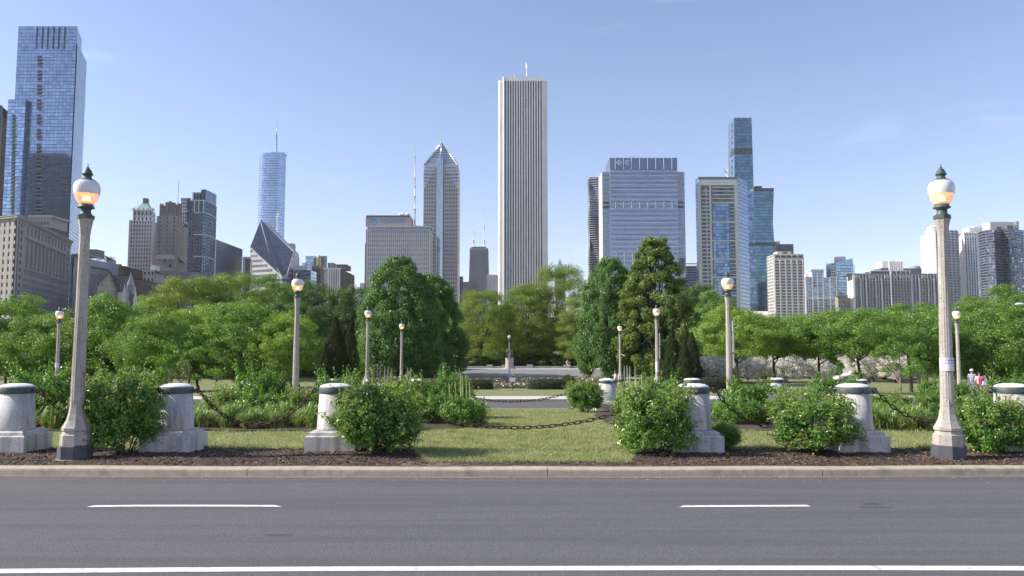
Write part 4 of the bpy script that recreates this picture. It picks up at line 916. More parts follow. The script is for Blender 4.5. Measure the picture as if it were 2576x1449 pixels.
for (x0, x1, y0, y1, a0, a1) in [(-.42, .42, .18, .30, 0, 1.22), (-.42, -.30, -.42, .18, 0, .70), (.30, .42, -.42, .18, 0, .70), (-.3, .3, -.35, .18, .0, .42), (-.46, .46, -.75, .34, -.02, .02)]: b.box(x0 * k, x1 * k, y0 * k, y1 * k, a0 * k, a1 * k)
b.build('chair', M['bronze'], e, loc=(0, 0, z1 - zs1))
# thin lamp with a ball in front of the statue
Yp = 82.; Xp = XW(1281.5, 845, Yp); e = empty('ball_lamp', (Xp, Yp, g(Yp)), 'thin pale pole with a small ball lamp in front of the statue', 'street lamp'); h = ZW(848, Yp) - g(Yp)
b = MB(); b.tube([(0, 0, 0), (0, 0, h - .1)], [.10, .075], 8); b.build('pole', M['pave'], e); b = MB(); b.lathe([(.11, h - .5), (.14, h - .2), (.1, h - .1)], 10); b.build('collar', M['greenmetal'], e); b = MB(); b.sphere((0, 0, h + .02), .17, 12, 8); b.build('ball', M['opal'], e)
# small white sign with grey plaque behind
def board(xa, xb, ya, yb, Y, lb, m):
    X = XW((xa + xb) / 2, yb, Y); z0, z1 = ZW(yb, Y), ZW(ya, Y); hw = (XW(xb, ya, Y) - XW(xa, ya, Y)) / 2; zg = g(Y, X); e = empty('sign', (X, Y, zg), lb, 'sign')
    b = MB(); b.box(-hw, hw, -.02, .02, z0 - zg, z1 - zg); b.build('sign_board', m, e); b = MB(); b.box(-.03, .03, .02, .06, -.2, z1 - zg - .05); b.build('post', M['greenmetal'], e)
board(1281.5, 1296.5, 950, 960, 49, 'small white sign board on a post in the middle of the far lawn', M['poster']); board(1287, 1295, 939, 945, 66, 'small grey plaque on a thin post behind the white sign board', M['signm'])
# pale stakes round young trees
M['stake'] = mat('weathered_stake', (.40, .38, .35), rough=.9, var=.2)
for i, (x, y0, y1) in enumerate([(938, 925, 955), (951, 921, 958), (957, 923, 960), (968, 921, 960), (975, 922, 958), (985, 926, 958), (1025, 925, 948), (1032, 925, 948), (1570, 921, 948), (1578, 920, 950), (1584, 922, 950), (1598, 922, 955)]):
    Y = 56 + (i % 3) * 2; X, z1 = W(x, y0, Y); zg = g(Y, X); b = MB((X, Y, zg)); b.tube([(X, Y, zg - .1), (X + rnd.uniform(-.05, .05), Y, z1)], .045, 6)
    tag(b.build('stake', M['stake'], loc=(X, Y, zg)), ORD[i if i < 6 else i - 6 if i < 8 else i - 8] + ' pale wooden stake ' + ('from the left under the great linden' if i < 6 else 'just right of the small lamp' if i < 8 else 'from the left behind the woman in cream'), 'stake', 'wooden tree stakes')

# ================================================================ PEOPLE
skinm = mat('skin', (.42, .24, .17), rough=.6, var=.03); hairm = mat('black_hair', (.02, .016, .014), rough=.5)
def person(X, Y, h, heading, label, shirt, trousers, walk=.22, hat=None, hair=None, bag=None, glasses=False, arm=None, long_=0.0, belly=.0, feet_z=None, jacket=None):
    z = g(Y, X) if feet_z is None else feet_z; e = empty('person', (X, Y, z), label, 'person', None, rz=heading); e.scale = (h / 1.75,) * 3
    w_ = walk; A = arm or [(.25, -.05, 1.15, .28, -.22, .92), (-.25, .08, 1.15, -.27, .12, .9)]
    P = [(0, 0, .95), (0, 0, 1.15), (0, .01, 1.38), (0, 0, 1.50), (0, -.015, 1.60), (0, -.015, 1.69),
         (.09, 0, .90), (.10, -w_ * .6, .50), (.10, -w_ * .9, .09), (.10, -w_ * .9 - .13, .04), (-.09, 0, .90), (-.10, w_ * .35, .50), (-.10, w_ * 1.2, .12), (-.10, w_ * 1.2 - .12, .05),
         (.19, .01, 1.41), A[0][:3], A[0][3:], (A[0][3], A[0][4] - .03, A[0][5] - .09), (-.19, .01, 1.41), A[1][:3], A[1][3:], (A[1][3], A[1][4] - .03, A[1][5] - .09)]
    E = [(0, 1), (1, 2), (2, 3), (3, 4), (4, 5), (0, 6), (6, 7), (7, 8), (8, 9), (0, 10), (10, 11), (11, 12), (12, 13), (2, 14), (14, 15), (15, 16), (16, 17), (2, 18), (18, 19), (19, 20), (20, 21)]
    rad = [(.13, .10), (.12, .095), (.14, .10), .055, (.088, .10), (.08, .09), .085, .06, .04, .035, .085, .06, .04, .035, .06, .042, .03, .03, .06, .042, .03, .03]
    skin_body('body', P, E, rad, skinm, e, sub=1)
    S = [P[0], P[1], P[2], (0, 0, 1.46), P[14], P[15], P[18], P[19]]; S[0] = (0, 0, .90 - long_)
    skin_body('jacket' if jacket else 'shirt', S, [(0, 1), (1, 2), (2, 3), (2, 4), (4, 5), (2, 6), (6, 7)], [(.165, .125), (.15, .12 + belly), (.165, .125), .07, .08, .06, .08, .06], shirt, e, sub=1)
    if jacket:
        b = MB(); b.cbox((0, -.125, 1.12), (.13, .05, .50)); b.build('top', jacket, e)
    T = [(0, 0, .95), P[6], P[7], (P[8][0], P[8][1], .14), P[10], P[11], (P[12][0], P[12][1], .17)]
    skin_body('trousers', T, [(0, 1), (1, 2), (2, 3), (0, 4), (4, 5), (5, 6)], [(.155, .125), .105, .08, .07, .105, .08, .07], trousers, e, sub=1)
    for s in (8, 12):
        b = MB(); b.sphere((P[s][0], P[s][1] - .06, P[s][2] - .03), .06, 8, 6, (.8, 2.0, .8)); b.build('shoe', M['poster'], e)
    b = MB(); b.sphere((0, -.10, 1.63), .016, 6, 4, (1, 1.3, 1.2)); b.build('nose', skinm, e)
    if hat: b = MB(); b.sphere((0, -.01, 1.70), .105, 12, 8, (1, 1.15, .75)); b.cbox((0, -.13, 1.685), (.15, .12, .02), rx=.15); b.build('cap', hat, e)
    if hair is not None:
        b = MB(); b.sphere((0, .015, 1.67), .105, 12, 8, (1, 1.1, 1.0)); b.sphere((0, .06, 1.67 - hair * .5), .085, 10, 8, (1, .7, .6 + hair * 6)); b.build('hair', hairm, e)
    if glasses: b = MB(); b.cbox((0, -.095, 1.655), (.13, .02, .035)); b.build('sunglasses', hairm, e)
    return e, A
denim = mat('denim', (.13, .16, .24), rough=.9, var=.15, vscale=20); greyt = mat('grey_blue_tshirt', (.24, .28, .38), rough=.9); greyj = mat('grey_jeans', (.18, .18, .20), rough=.9)
pinkj = mat('pale_pink_jacket', (.80, .50, .45), rough=.85, var=.06); redt = mat('red_top', (.62, .02, .05), rough=.85); cream = mat('cream_top', (.60, .50, .42), rough=.9); whit = mat('white_cloth', (.80, .80, .82), rough=.8)
Y = 52.; X = XW(2445, 940, Y); zf = ZW(929, Y) - 1.84
person(X, Y, 1.84, R(-52), 'man in a white cap and grey-blue T-shirt walking left behind the shrubs at right', greyt, denim, hat=whit, belly=.05, feet_z=zf)
X2 = XW(2463, 940, 51.2); pe, A = person(X2, 51.2, 1.68, R(-25), 'woman in a pale pink jacket, red top and sunglasses carrying a white bag', pinkj, greyj, hair=.04, glasses=True, jacket=redt, feet_z=zf, long_=.12)
bg_ = MB(); bx, bz = XW(2477, 962, 50.9), ZW(968, 50.9); bg_.prism([(-.17, -.04), (.17, -.04), (.17, .06), (-.17, .06)], 0, .42, [(-.09, -.02), (.09, -.02), (.09, .04), (-.09, .04)]); bg_.tube([(-.06, 0, .40), (-.03, 0, .58), (.03, 0, .58), (.06, 0, .40)], .01, 5)
tag(bg_.build('carrier_bag', whit, loc=(bx, 50.85, bz)), 'white carrier bag held by the woman in the pink jacket', 'bag')
pb = MB((0, 0, 0)); pb.sphere((0, 0, 0), .13, 10, 8, (1, .7, 1)); tag(pb.build('handbag', mat('magenta_bag', (.50, .02, .30), rough=.6), loc=(XW(2470, 950, 50.9), 50.85, ZW(953, 50.9))), 'small magenta bag at the hip of the woman in the pink jacket', 'bag')
Y = 60.; X = XW(1548, 940, Y); person(X, Y, 1.60, R(-85), 'woman with long black hair in a cream top walking behind the far bollard', cream, greyj, hair=.11, walk=.12, feet_z=ZW(932.5, Y) - 1.6)
Y = 84.; X = XW(1770, 930, Y); zf = ZW(922, Y) - 1.7; person(X, Y, 1.7, R(40), 'person in a brown top and jeans standing under the first white dogwood', mat('brown_shirt', (.22, .10, .07), rough=.9), denim, walk=.05, hair=.02, feet_z=zf)
person(X + .55, Y + .4, 1.62, R(-70), 'person in a rust-coloured top beside the one in the brown top', mat('rust_shirt', (.34, .13, .08), rough=.9), mat('pale_jeans', (.40, .46, .55), rough=.9), walk=.05, hair=.02, feet_z=zf)
# seated visitor on the wall
Y = 110.; X = XW(1428.5, 915, Y); e = empty('person', (X, Y + .1, zt), 'person in a pale blue shirt sitting on the granite wall by its right pier', 'person', rz=R(25))
SP = [(0, 0, .12), (0, .02, .38), (0, .03, .58), (0, 0, .72), (0, -.02, .84), (-.1, -.1, .12), (-.1, -.48, .13), (-.1, -.5, -.32), (.1, -.1, .12), (.12, -.46, .13), (.14, -.46, -.32), (-.2, .02, .56), (-.26, -.18, .34), (.2, .02, .56), (.26, -.2, .34)]
skin_body('body', SP, [(0, 1), (1, 2), (2, 3), (3, 4), (0, 5), (5, 6), (6, 7), (0, 8), (8, 9), (9, 10), (2, 11), (11, 12), (2, 13), (13, 14)], [(.13, .1), .11, (.13, .1), .05, .09, .09, .07, .05, .09, .07, .05, .06, .04, .06, .04], skinm, e, scale=1.1, sub=1)
skin_body('shirt', [SP[0], SP[1], SP[2], SP[11], SP[12], SP[13], SP[14]], [(0, 1), (1, 2), (2, 3), (3, 4), (2, 5), (5, 6)], [(.16, .13), .14, (.15, .12), .08, .055, .08, .055], mat('pale_blue_shirt', (.40, .46, .60), rough=.9), e, scale=1.1, sub=1)
b = MB(); b.sphere((0, .01, .97), .11, 10, 8); b.build('hair', hairm, e)

# ================================================================ VEHICLES glimpsed under the trees
glassd = mat('car_glass', (.03, .04, .05), rough=.08, spec=.8); tyre = mat('tyre_rubber', (.02, .02, .02), rough=.9); hubm = mat('wheel_rim', (.4, .4, .42), rough=.35, metal=.8)
def car(xq, Y, label, paint, L_=4.5, H_=1.45, rz=0.0, van=False, zo=0.0):
    X = XW(xq, 940, Y); e = empty('parked_car' if not van else 'parked_van', (X, Y, g(Y, X) + zo), label, 'car' if not van else 'van', 'vehicles glimpsed under the trees', rz=rz); wd = .88
    if van: pr = [(-L_ / 2, .35), (-L_ / 2, H_ * .55), (-L_ / 2 + .35, H_ * .62), (-L_ / 2 + .9, H_), (L_ / 2, H_), (L_ / 2, .35)]
    else: pr = [(-L_ / 2, .35), (-L_ / 2 + .02, .72), (-L_ / 2 + 1.1, .88), (-L_ / 2 + 1.8, H_), (L_ / 2 - 1.3, H_), (L_ / 2 - .6, .95), (L_ / 2, .90), (L_ / 2 + .02, .35)]
    b = MB(); n = len(pr); V = [(x, -wd * (.8 if z > H_ - .1 else 1), z) for x, z in pr] + [(x, wd * (.8 if z > H_ - .1 else 1), z) for x, z in pr]
    b.add(V, [tuple(range(n)), tuple(range(2 * n - 1, n - 1, -1))] + [(i, n + i, n + (i + 1) % n, (i + 1) % n) for i in range(n)]); o = b.build('body', paint, e); o.modifiers.new('bevel', 'BEVEL').width = .05
    b = MB(); a0, a1 = (-L_ / 2 + 1.0, L_ / 2 - .3) if van else (-L_ / 2 + 1.5, L_ / 2 - 1.1); yt = .9; b.add([(a0, -wd - .004, yt), (a1, -wd - .004, yt), (a1 - .35, -wd * .84 - .02, H_ - .12), (a0 + .35, -wd * .84 - .02, H_ - .12)], [(0, 1, 2, 3)]); b.build('side_window', glassd, e)
    for s in (-1, 1):
        for q in (-1, 1):
            b = MB(); P = [(s * L_ * .31, q * wd - q * .1, .33), (s * L_ * .31, q * (wd + .02), .33)]; b.tube(P, .33, 16, False); wl_ = b.build('wheel', tyre, e); b = MB(); b.tube([(P[1][0], P[1][1], .33), (P[1][0], P[1][1] + q * .012, .33)], .2, 12, False); b.build('rim', hubm, wl_)
    b = MB(); b.box(-L_ / 2 - .02, -L_ / 2 + .04, -.7, -.45, .6, .72); b.build('headlight', M['opal'], e); b = MB(); b.box(-L_ / 2 - .02, -L_ / 2 + .04, .45, .7, .6, .72); b.build('headlight', M['opal'], e)
whp = mat('white_car_paint', (.70, .70, .70), rough=.3, coat=.5); sil = mat('silver_car_paint', (.38, .40, .42), rough=.3, metal=.5, coat=.5); yel = mat('yellow_van_paint', (.65, .42, .05), rough=.4, coat=.4)
car(2150, 88, 'white car parked behind the forked maple at right', whp, rz=.05); car(2262, 90, 'silver-white car parked behind the small magnolia', sil, rz=.05); 
car(2075, 92, 'white car under the white dogwoods', whp); car(1092, 118, 'white car in the shade behind the great linden', whp, zo=.3); car(1620, 118, 'silver car in the shade behind the hornbeam', sil)
car(1828 - 10, 96, 'dark-windowed silver car behind the lamp with signs', sil); b = None
car(1300, 168, 'white van among the dark trees just right of the statue', whp, 5.2, 2.1, van=True, zo=1.0)
X = XW(1400, 915, 140); e = empty('food_cart', (X, 140, .6), 'small yellow food cart with a white canopy behind the granite wall', 'cart'); b = MB(); b.box(-.7, .7, -.4, .4, -.2, .75); b.build('cart_body', yel, e)
b = MB(); b.prism([(-1, -.7), (1, -.7), (1, .7), (-1, .7)], 1.0, 1.35, [(-.6, -.3), (.6, -.3), (.6, .3), (-.6, .3)]); b.build('canopy', whit, e)
for s in (-1, 1): b = MB(); b.tube([(s * .6, -.45, .7), (s * .6, -.45, 1.02)], .03, 5); b.build('canopy_post', M['signm'], e)
# cobra-head street light at the right edge, and a distant aeroplane
Y = 60.; X, Z = W(2562, 765, Y); X9, Z9 = W(2625, 768, Y); zg = g(Y, X9); e = empty('road_light', (X9, Y, zg), 'arm of a tall cobra-head road light entering at the right picture edge', 'street lamp')
b = MB(); b.tube([(0, 0, 0), (0, 0, Z9 - zg - .6), (-.3, 0, Z9 - zg - .1), (X - X9 + .3, 0, Z - zg + .03)], [.12, .08, .06, .04], 8); b.build('pole', M['greenmetal'], e); b = MB(); b.sphere((X - X9 + .1, 0, Z - zg), .3, 12, 8, (1.2, .6, .35)); b.build('lamp_head', M['opal'], e)
Y = 3000.; X, Z = W(2467, 541, Y); e = empty('aeroplane', (X, Y, Z), 'tiny distant aeroplane in the sky above the right towers', 'aeroplane'); k = 1.1
b = MB(); b.tube([(-6 * k, 0, 0), (-5 * k, 0, 0.1), (5 * k, 0, .2), (6 * k, 0, .6)], [.2, .7, .6, .1], 8); b.build('fuselage', M['signm'], e); b = MB(); b.box(-1 * k, 1 * k, -6, 6, 0, .25); b.build('wings', M['signm'], e); b = MB(); b.box(4.6, 6, -.1, .1, .3, 2.2); b.build('tail', M['signm'], e)
# ================================================================ BUILDINGS
def wallm(n, c, **k): return mat('wall_' + n, c, rough=k.pop('rough', .85), var=k.pop('var', .07), vscale=k.pop('vscale', .08), stain=(.05, .5, .8, tuple(x * .8 for x in c), .5), **k)
def glass(n, c, metal=.82, rough=.08, isl=.18, c2=None): return mat('glass_' + n, c, rough=rough, metal=metal, col2=c2 or tuple(x * .8 for x in c), vscale=.03, rnd_isl=isl, spec=.8)
def darkwin(n, c=(.035, .042, .055), isl=.8, rough=.12): return mat('window_' + n, c, rough=rough, var=.3, vscale=.1, rnd_isl=isl, spec=.7)
WM = {
 'backing': mat('dark_interior', (.02, .022, .026), rough=.8),
 'stone': wallm('grey_limestone', (.315, .298, .285)), 'stone2': wallm('tan_limestone', (.36, .335, .315)), 'white': wallm('white_terracotta', (.68, .66, .66)), 'white2': wallm('pale_grey_terracotta', (.46, .45, .46)),
 'tan': wallm('tan_brick', (.32, .285, .26)), 'tan2': wallm('grey_brown_brick', (.235, .205, .19)), 'brown': wallm('dark_red_brick', (.095, .058, .05)), 'roofbrown': wallm('brown_tile', (.155, .125, .12)), 'slate': wallm('slate', (.045, .06, .062)),
 'copper': mat('green_copper_roof', (.20, .36, .29), rough=.8, var=.2, vscale=.3), 'conc': wallm('pale_concrete', (.54, .54, .535)), 'marble': wallm('white_granite', (.78, .775, .775)), 'beige': wallm('beige_concrete', (.58, .545, .51)),
 'frame': wallm('white_metal_frame', (.60, .63, .66)), 'dgrey': wallm('dark_grey_panels', (.13, .15, .19)), 'navy': mat('navy_glass_slab', (.035, .045, .085), rough=.3, metal=.3, spec=.6), 'grey': wallm('grey_metal', (.36, .37, .39)), 'bluegrey': wallm('blue_grey_metal', (.12, .15, .20)),
 'palewhite': wallm('bright_white_concrete', (.80, .79, .79)), 'gold': mat('gold_leaf_trim', (.42, .32, .12), rough=.5, metal=.5), 'carb': wallm('green_black_stone', (.12, .105, .085)), 'black': mat('black_anodised_steel', (.045, .05, .062), rough=.45, metal=.4, var=.2, vscale=.05),
 'pru': wallm('grey_pier_limestone', (.52, .51, .53)), 'pru2': wallm('grey_pink_granite', (.40, .375, .38)), 'dish': mat('white_dish', (.8, .8, .8)), 'mast': mat('white_mast_paint', (.68, .67, .66), rough=.5, var=.1, vscale=.2), 'steel': mat('bright_steel', (.62, .64, .66), rough=.28, metal=.8),
 'g_leg': glass('legacy_blue', (.33, .41, .55)), 'g_legd': glass('deep_blue', (.17, .23, .34)), 'g_trump': glass('silver_blue', (.42, .52, .70)), 'g_dia': glass('slate_blue', (.13, .16, .22), isl=.12), 'g_bcbs': glass('grey_blue_ribbon', (.22, .28, .42), isl=.12),
 'g_340': glass('clear_blue', (.17, .28, .42), isl=.45), 'g_vista': glass('teal', (.13, .23, .29), isl=.3), 'g_vista2': glass('teal_dark', (.07, .14, .21), isl=.25), 'g_pale': glass('pale_blue', (.36, .48, .64), isl=.3), 'g_pru': glass('pale_strip', (.55, .62, .70), isl=.15), 'g_aqua': glass('aqua', (.10, .13, .17), isl=.5), 'g_dark': glass('smoky', (.10, .11, .15), isl=1.0), 'g_her': glass('heritage', (.17, .22, .28), isl=.35),
 'w_dark': darkwin('dark'), 'w_mid': darkwin('mid', (.09, .10, .125)), 'w_pru': darkwin('pru', (.11, .11, .13), isl=.9), 'w_brown': darkwin('brownish', (.085, .07, .075), isl=.4), 'w_blue': darkwin('blueish', (.06, .08, .13), isl=.8), 'w_black': darkwin('black', (.015, .017, .022), isl=.3),
}
UB = {}
def ubox(m):
    if m not in UB:
        b = MB(); b.hexa([(-.5, -.5, -.5), (.5, -.5, -.5), (.5, .5, -.5), (-.5, .5, -.5), (-.5, -.5, .5), (.5, -.5, .5), (.5, .5, .5), (-.5, .5, .5)]); UB[m] = b.mesh('pane', WM[m])
    return UB[m]
class Bld:
    def __init__(s, name, label, org, cat='building', group=None, cap=300):
        s.o = Vector(org); s.root = empty(name, org, label, cat, group); s.mbs = {}; s.win = []; s.cap = cap; s.pn = {}
    def mb(s, part, m):
        k = (part, m)
        if k not in s.mbs: s.mbs[k] = MB(tuple(s.o))
        return s.mbs[k]
    def pane(s, c, u, w_, h_, th, m, vis=1.0): s.win.append((vis * w_ * h_ / max(1, c[1]) ** 2, c, u, w_, h_, th, m))
    def body(s, part, m, pts, z0, z1, top=None): s.mb(part, m).prism(pts, z0, z1, top)
    def done(s, pname='window'):
        for (part, m), b in s.mbs.items():
            o = b.build(part, WM[m], s.root)
        W_ = sorted(s.win, key=lambda t: -t[0]); big, rest = W_[:s.cap], W_[s.cap:]
        for (v, c, u, w_, h_, th, m) in big:
            o = bpy.data.objects.new(pname, ubox(m)); col.objects.link(o); o.parent = s.root; o.location = Vector(c) - s.o
            o.rotation_euler = (0, 0, math.atan2(u[1], u[0])); o.scale = (w_, th, h_)
        by = {}
        for t in rest: by.setdefault(t[6], []).append(t)
        for m, ts in by.items():
            C = np.array([t[1] for t in ts]) - np.array(s.o); U = np.array([(t[2][0], t[2][1], 0) for t in ts]); Nn = np.stack([U[:, 1], -U[:, 0], U[:, 2]], 1)
            hw = np.array([[t[3] / 2] for t in ts]); hh = np.array([[t[4] / 2] for t in ts]); ht = np.array([[t[5] / 2] for t in ts]); Zv = np.array([[0, 0, 1.0]])
            V = []
            for (a, b_, c_) in ((-1, 1, -1), (1, 1, -1), (1, 1, 1), (-1, 1, 1), (-1, -1, -1), (1, -1, -1), (1, -1, 1), (-1, -1, 1)): V.append(C + U * hw * a + Nn * ht * b_ + Zv * hh * c_)
            V = np.stack(V, 1).reshape(-1, 3); n = len(ts); fq = np.array([(0, 1, 2, 3), (1, 5, 6, 2), (4, 0, 3, 7), (3, 2, 6, 7), (0, 4, 5, 1)]); Fc = (fq[None] + (np.arange(n) * 8)[:, None, None]).reshape(-1, 4)
            tag(link(pname, nmesh(pname + '_rows', V, Fc, WM[m]), s.root), kind='stuff')
def visw(X, Y, Z):                                       # 1 where the trees do not hide it
    dy = (Z - CAMZ) / Y; return 1.0 if dy > .075 else .05
def face(b, A, B, z0, z1, nc, nr, wf, hf, wall, win, style='punch', dep=.35, pp=.12, ml=0, mr=0, mt=0, mb_=0, skip=None, part='wall', alt=None, bandm=None, hoff=.5):
    """A->B seen left to right from outside. punch: recessed panes behind piers and spandrels; curtain: panes proud of a core"""
    A = Vector((A[0], A[1])); B = Vector((B[0], B[1])); Ln = (B - A).length; u = (B - A) / Ln; n = Vector((u.y, -u.x))
    def Pt(s_, t_, o_): q = A + u * s_ + n * o_; return (q.x, q.y, t_)
    def bx(M_, s0, s1, t0, t1, o0, o1): M_.hexa([Pt(s0, t0, o1), Pt(s1, t0, o1), Pt(s1, t0, o0), Pt(s0, t0, o0), Pt(s0, t1, o1), Pt(s1, t1, o1), Pt(s1, t1, o0), Pt(s0, t1, o0)])
    s0, s1, t0, t1 = ml, Ln - mr, z0 + mb_, z1 - mt; cw = (s1 - s0) / nc; rh = (t1 - t0) / nr; ww, hh = cw * wf, rh * hf
    if style == 'punch':
        Mw = b.mb(part, wall); Mb = b.mb(part if not bandm else 'spandrel', bandm or wall); bx(b.mb('interior', 'backing'), .05, Ln - .05, z0, z1 - .2, -dep - .5, -dep - .06)
        for i in range(nc + 1):
            a = 0 if i == 0 else s0 + i * cw - (cw - ww) / 2; c = Ln if i == nc else s0 + i * cw + (cw - ww) / 2
            if c - a > .02: bx(Mw, a, c, z0, z1, -dep, pp)
        for j in range(nr + 1):
            a = z0 if j == 0 else t0 + j * rh - (rh - hh) * (1 - hoff); c = z1 if j == nr else t0 + j * rh + (rh - hh) * hoff
            if c - a > .02: bx(Mb, .01, Ln - .01, a, c, -dep + .01, 0 if pp else -.01)
        oo = -dep + .04; th = .08
    else:
        oo = .03; th = .06
    for j in range(nr):
        for i in range(nc):
            if skip and skip(i, j): continue
            sc_ = s0 + (i + .5) * cw; tz = t0 + (j + .5) * rh; tz += (rh - hh) * (hoff - .5) if style == 'punch' else 0
            q = Pt(sc_, tz, oo); m = alt(i, j) if alt else None
            b.pane(q, u, ww, hh, th, m or win, visw(*q) * (1 if abs(u.x) > .5 else .7))
def foot(y_top, pts, back, z=None):
    """sighted corner points [(xq, Y)] + depth to the back -> polygon ccw and list of corner XY"""
    P = [(XW(x, y_top, Y), Y) for x, Y in pts]; bk = max(p[1] for p in P) + back
    k1, k0 = bk / P[-1][1], bk / P[0][1]               # hidden sides run back along the line of sight, so no blank flank shows
    e1 = P[-1][0] * (k1 if P[-1][0] < 0 else 1); e0 = P[0][0] * (k0 if P[0][0] > 0 else 1)
    return P, P + [(e1, bk), (e0, bk)]
def inset(poly, d):                                      # true inward offset of a ccw polygon
    n = len(poly); o = []
    for i in range(n):
        p0, p1, p2 = Vector(poly[i - 1]), Vector(poly[i]), Vector(poly[(i + 1) % n])
        a = (p1 - p0); c = (p2 - p1)
        if a.length < 1e-6 or c.length < 1e-6: o.append((p1.x, p1.y)); continue
        a.normalize(); c.normalize(); na = Vector((-a.y, a.x)); nc = Vector((-c.y, c.x)); m = na + nc
        if m.length < .2: m = na
        m.normalize(); k = d / max(.35, m.dot(na)); o.append((p1.x + m.x * k, p1.y + m.y * k))
    return o
ZB = -1.5
def simple(name, label, ytop, pts, faces, core, back=30, coreinset=0.0, roofm=None, cap=300, parapet=.0, force=0, z0=ZB, part='wall', done=True, ycap=None):
    """faces: list per visible side of dict(px=(cw,rh) in sighted px or nc,nr ...)"""
    P, poly = foot(ytop, pts, back); Yf = min(p[1] for _, p in zip(pts, P)); z1 = ZW(ytop, P[0][1] if ycap is None else P[ycap][1])
    b = Bld(name, label, (sum(p[0] for p in P) / len(P), P[0][1], z0), cap=cap); b.z1 = z1; b.P = P; b.poly = poly
    punch = any(f and f.get('style', 'punch') == 'punch' for f in faces)
    punch = punch or force
    cpoly = inset(poly, force or 1.4) if punch else poly
    b.body('core' if punch else 'wall', core, cpoly, z0, z1 - (.4 if punch else 0))
    if punch: b.body('roof', roofm or core, inset(poly, .55), z1 - .42, z1 - .15)
    for k, f in enumerate(faces):
        if not f: continue
        f = dict(f); A, B = P[k], P[k + 1]; Ym = (A[1] + B[1]) / 2; Ln = math.dist(A, B); cwp, rhp = f.pop('px', (0, 0))
        nc = f.pop('nc', None) or max(1, round(abs((pts[k + 1][0] - pts[k][0])) / cwp)); nr = f.pop('nr', None) or max(1, round((z1 - z0) / (rhp * Ym / FQ)))
        face(b, A, B, z0, z1, nc, nr, f.pop('wf', .6), f.pop('hf', .6), f.pop('wall', core), f.pop('win', 'w_dark'), **f)
    if done: b.done()
    return b
def rbox(b, part, m, xa, xb, ya, yb, Y, dY=10):         # extra box on a building from sightings
    X0, X1 = XW(xa, (ya + yb) / 2, Y), XW(xb, (ya + yb) / 2, Y); b.mb(part, m).box(X0, X1, Y, Y + dY, ZW(yb, Y), ZW(ya, Y))
def pole(b, part, m, x, y0, y1, Y, r0, r1=None, n=6, segs=None):
    X, z0 = W(x, y0, Y); _, z1 = W(x, y1, Y); b.mb(part, m).tube([(X, Y, z0), (X, Y, z1)], [r0, r0 if r1 is None else r1], n)

# ---------- far left sliver
b = simple('apartment_tower', 'dark tower sliver with pale floor edges cut by the left picture edge', 265, [(-60, 620), (6, 620), (8, 660)], [dict(px=(11, 9), wf=.8, hf=.7, wall='brown', win='w_blue'), dict(nc=3, px=(1, 9), wf=.7, hf=.75, wall='frame', win='w_dark')], 'brown')
# ---------- tall blue glass tower
Yt = 600.
b = simple('glass_tower', 'tallest blue glass tower at left with a stepped roof', 66, [(46.5, Yt), (194, Yt), (207, Yt + 26)], [dict(px=(9.5, 9.2), wf=.94, hf=.86, style='curtain', win='g_leg'), dict(nc=4, px=(1, 9.2), wf=.93, hf=.86, style='curtain', win='g_leg')], 'bluegrey', back=14, done=False, coreinset=0)
z66 = b.z1; zsh = ZW(118, Yt + 10)
P2 = [(b.P[1][0] + .5, Yt + .6), (XW(219.5, 130, Yt + 44), Yt + 44)]; b.body('side_wing', 'bluegrey', [P2[0], P2[1], (P2[1][0] * 1.0155, Yt + 54), (P2[0][0] * 1.089, Yt + 54)], ZB, zsh)
face(b, P2[0], P2[1], ZB, zsh, 7, round((zsh - ZB) / (9.2 * .3)), .92, .86, 'bluegrey', 'g_leg', style='curtain')
for x in (92, 106, 120, 134, 148, 162): rbox(b, 'louvre', 'w_black', x - 1.3, x + 1.3, 68, 122, Yt - .5, .8)
for i in range(47):
    y = 140 + i * 9.2
    if i % 4 != 3 and y < 555: rbox(b, 'balcony', 'w_black', 94 - i * .08, 104 - i * .08, y, y + 6.2, Yt - .5, .8); rbox(b, 'balcony_slab', 'grey', 93.5 - i * .08, 104.5 - i * .08, y + 6.6, y + 8.2, Yt - 1.4, 1.5)
b.done()
b = simple('glass_tower', 'lower pale blue glass annex joined to the left side of the tallest blue tower', 250, [(20.5, Yt - 4), (65, Yt - 4), (72, Yt - 1)], [dict(px=(8.6, 9.2), wf=.94, hf=.86, style='curtain', win='g_pale'), dict(nc=4, px=(1, 9.2), wf=.93, hf=.86, style='curtain', win='g_legd')], 'bluegrey', back=2, done=False)
for i in range(30):
    y = 288 + i * 9.3
    if y < 545: rbox(b, 'balcony', 'w_black', 30.5 - i * .13, 38 - i * .13, y, y + 6, Yt - 4.5, .8); rbox(b, 'balcony_slab', 'grey', 30.5 - i * .13, 39 - i * .13, y + 6.4, y + 7.6, Yt - 5.4, 1.5)
b.done()
# buildings of the avenue standing outside the picture to the left; the blue tower mirrors one of them
o = Bld('office_tower', 'dark stepped office tower outside the picture, mirrored in the tallest blue tower', (-400, 490, ZB)); o.body('wall', 'black', [(-430, 470), (-399, 470), (-399, 505), (-430, 505)], ZB, 178); o.body('middle_wing', 'black', [(-399, 472), (-386, 472), (-386, 504), (-399, 504)], ZB, 156); o.body('low_wing', 'black', [(-386, 474), (-374, 474), (-374, 503), (-386, 503)], ZB, 118)
face(o, (-399, 505), (-430, 505), ZB, 176, 9, 44, .7, .5, 'black', 'w_mid', style='curtain')
for (a_, b_, zt_, n_) in (((-430, 470), (-399, 470), 177, 9), ((-399, 472), (-386, 472), 155, 4), ((-386, 474), (-374, 474), 117, 4), ((-374, 474), (-374, 503), 117, 8)): face(o, a_, b_, ZB, zt_, n_, int(zt_ / 4), .7, .5, 'black', 'w_mid', style='curtain')
o.done()

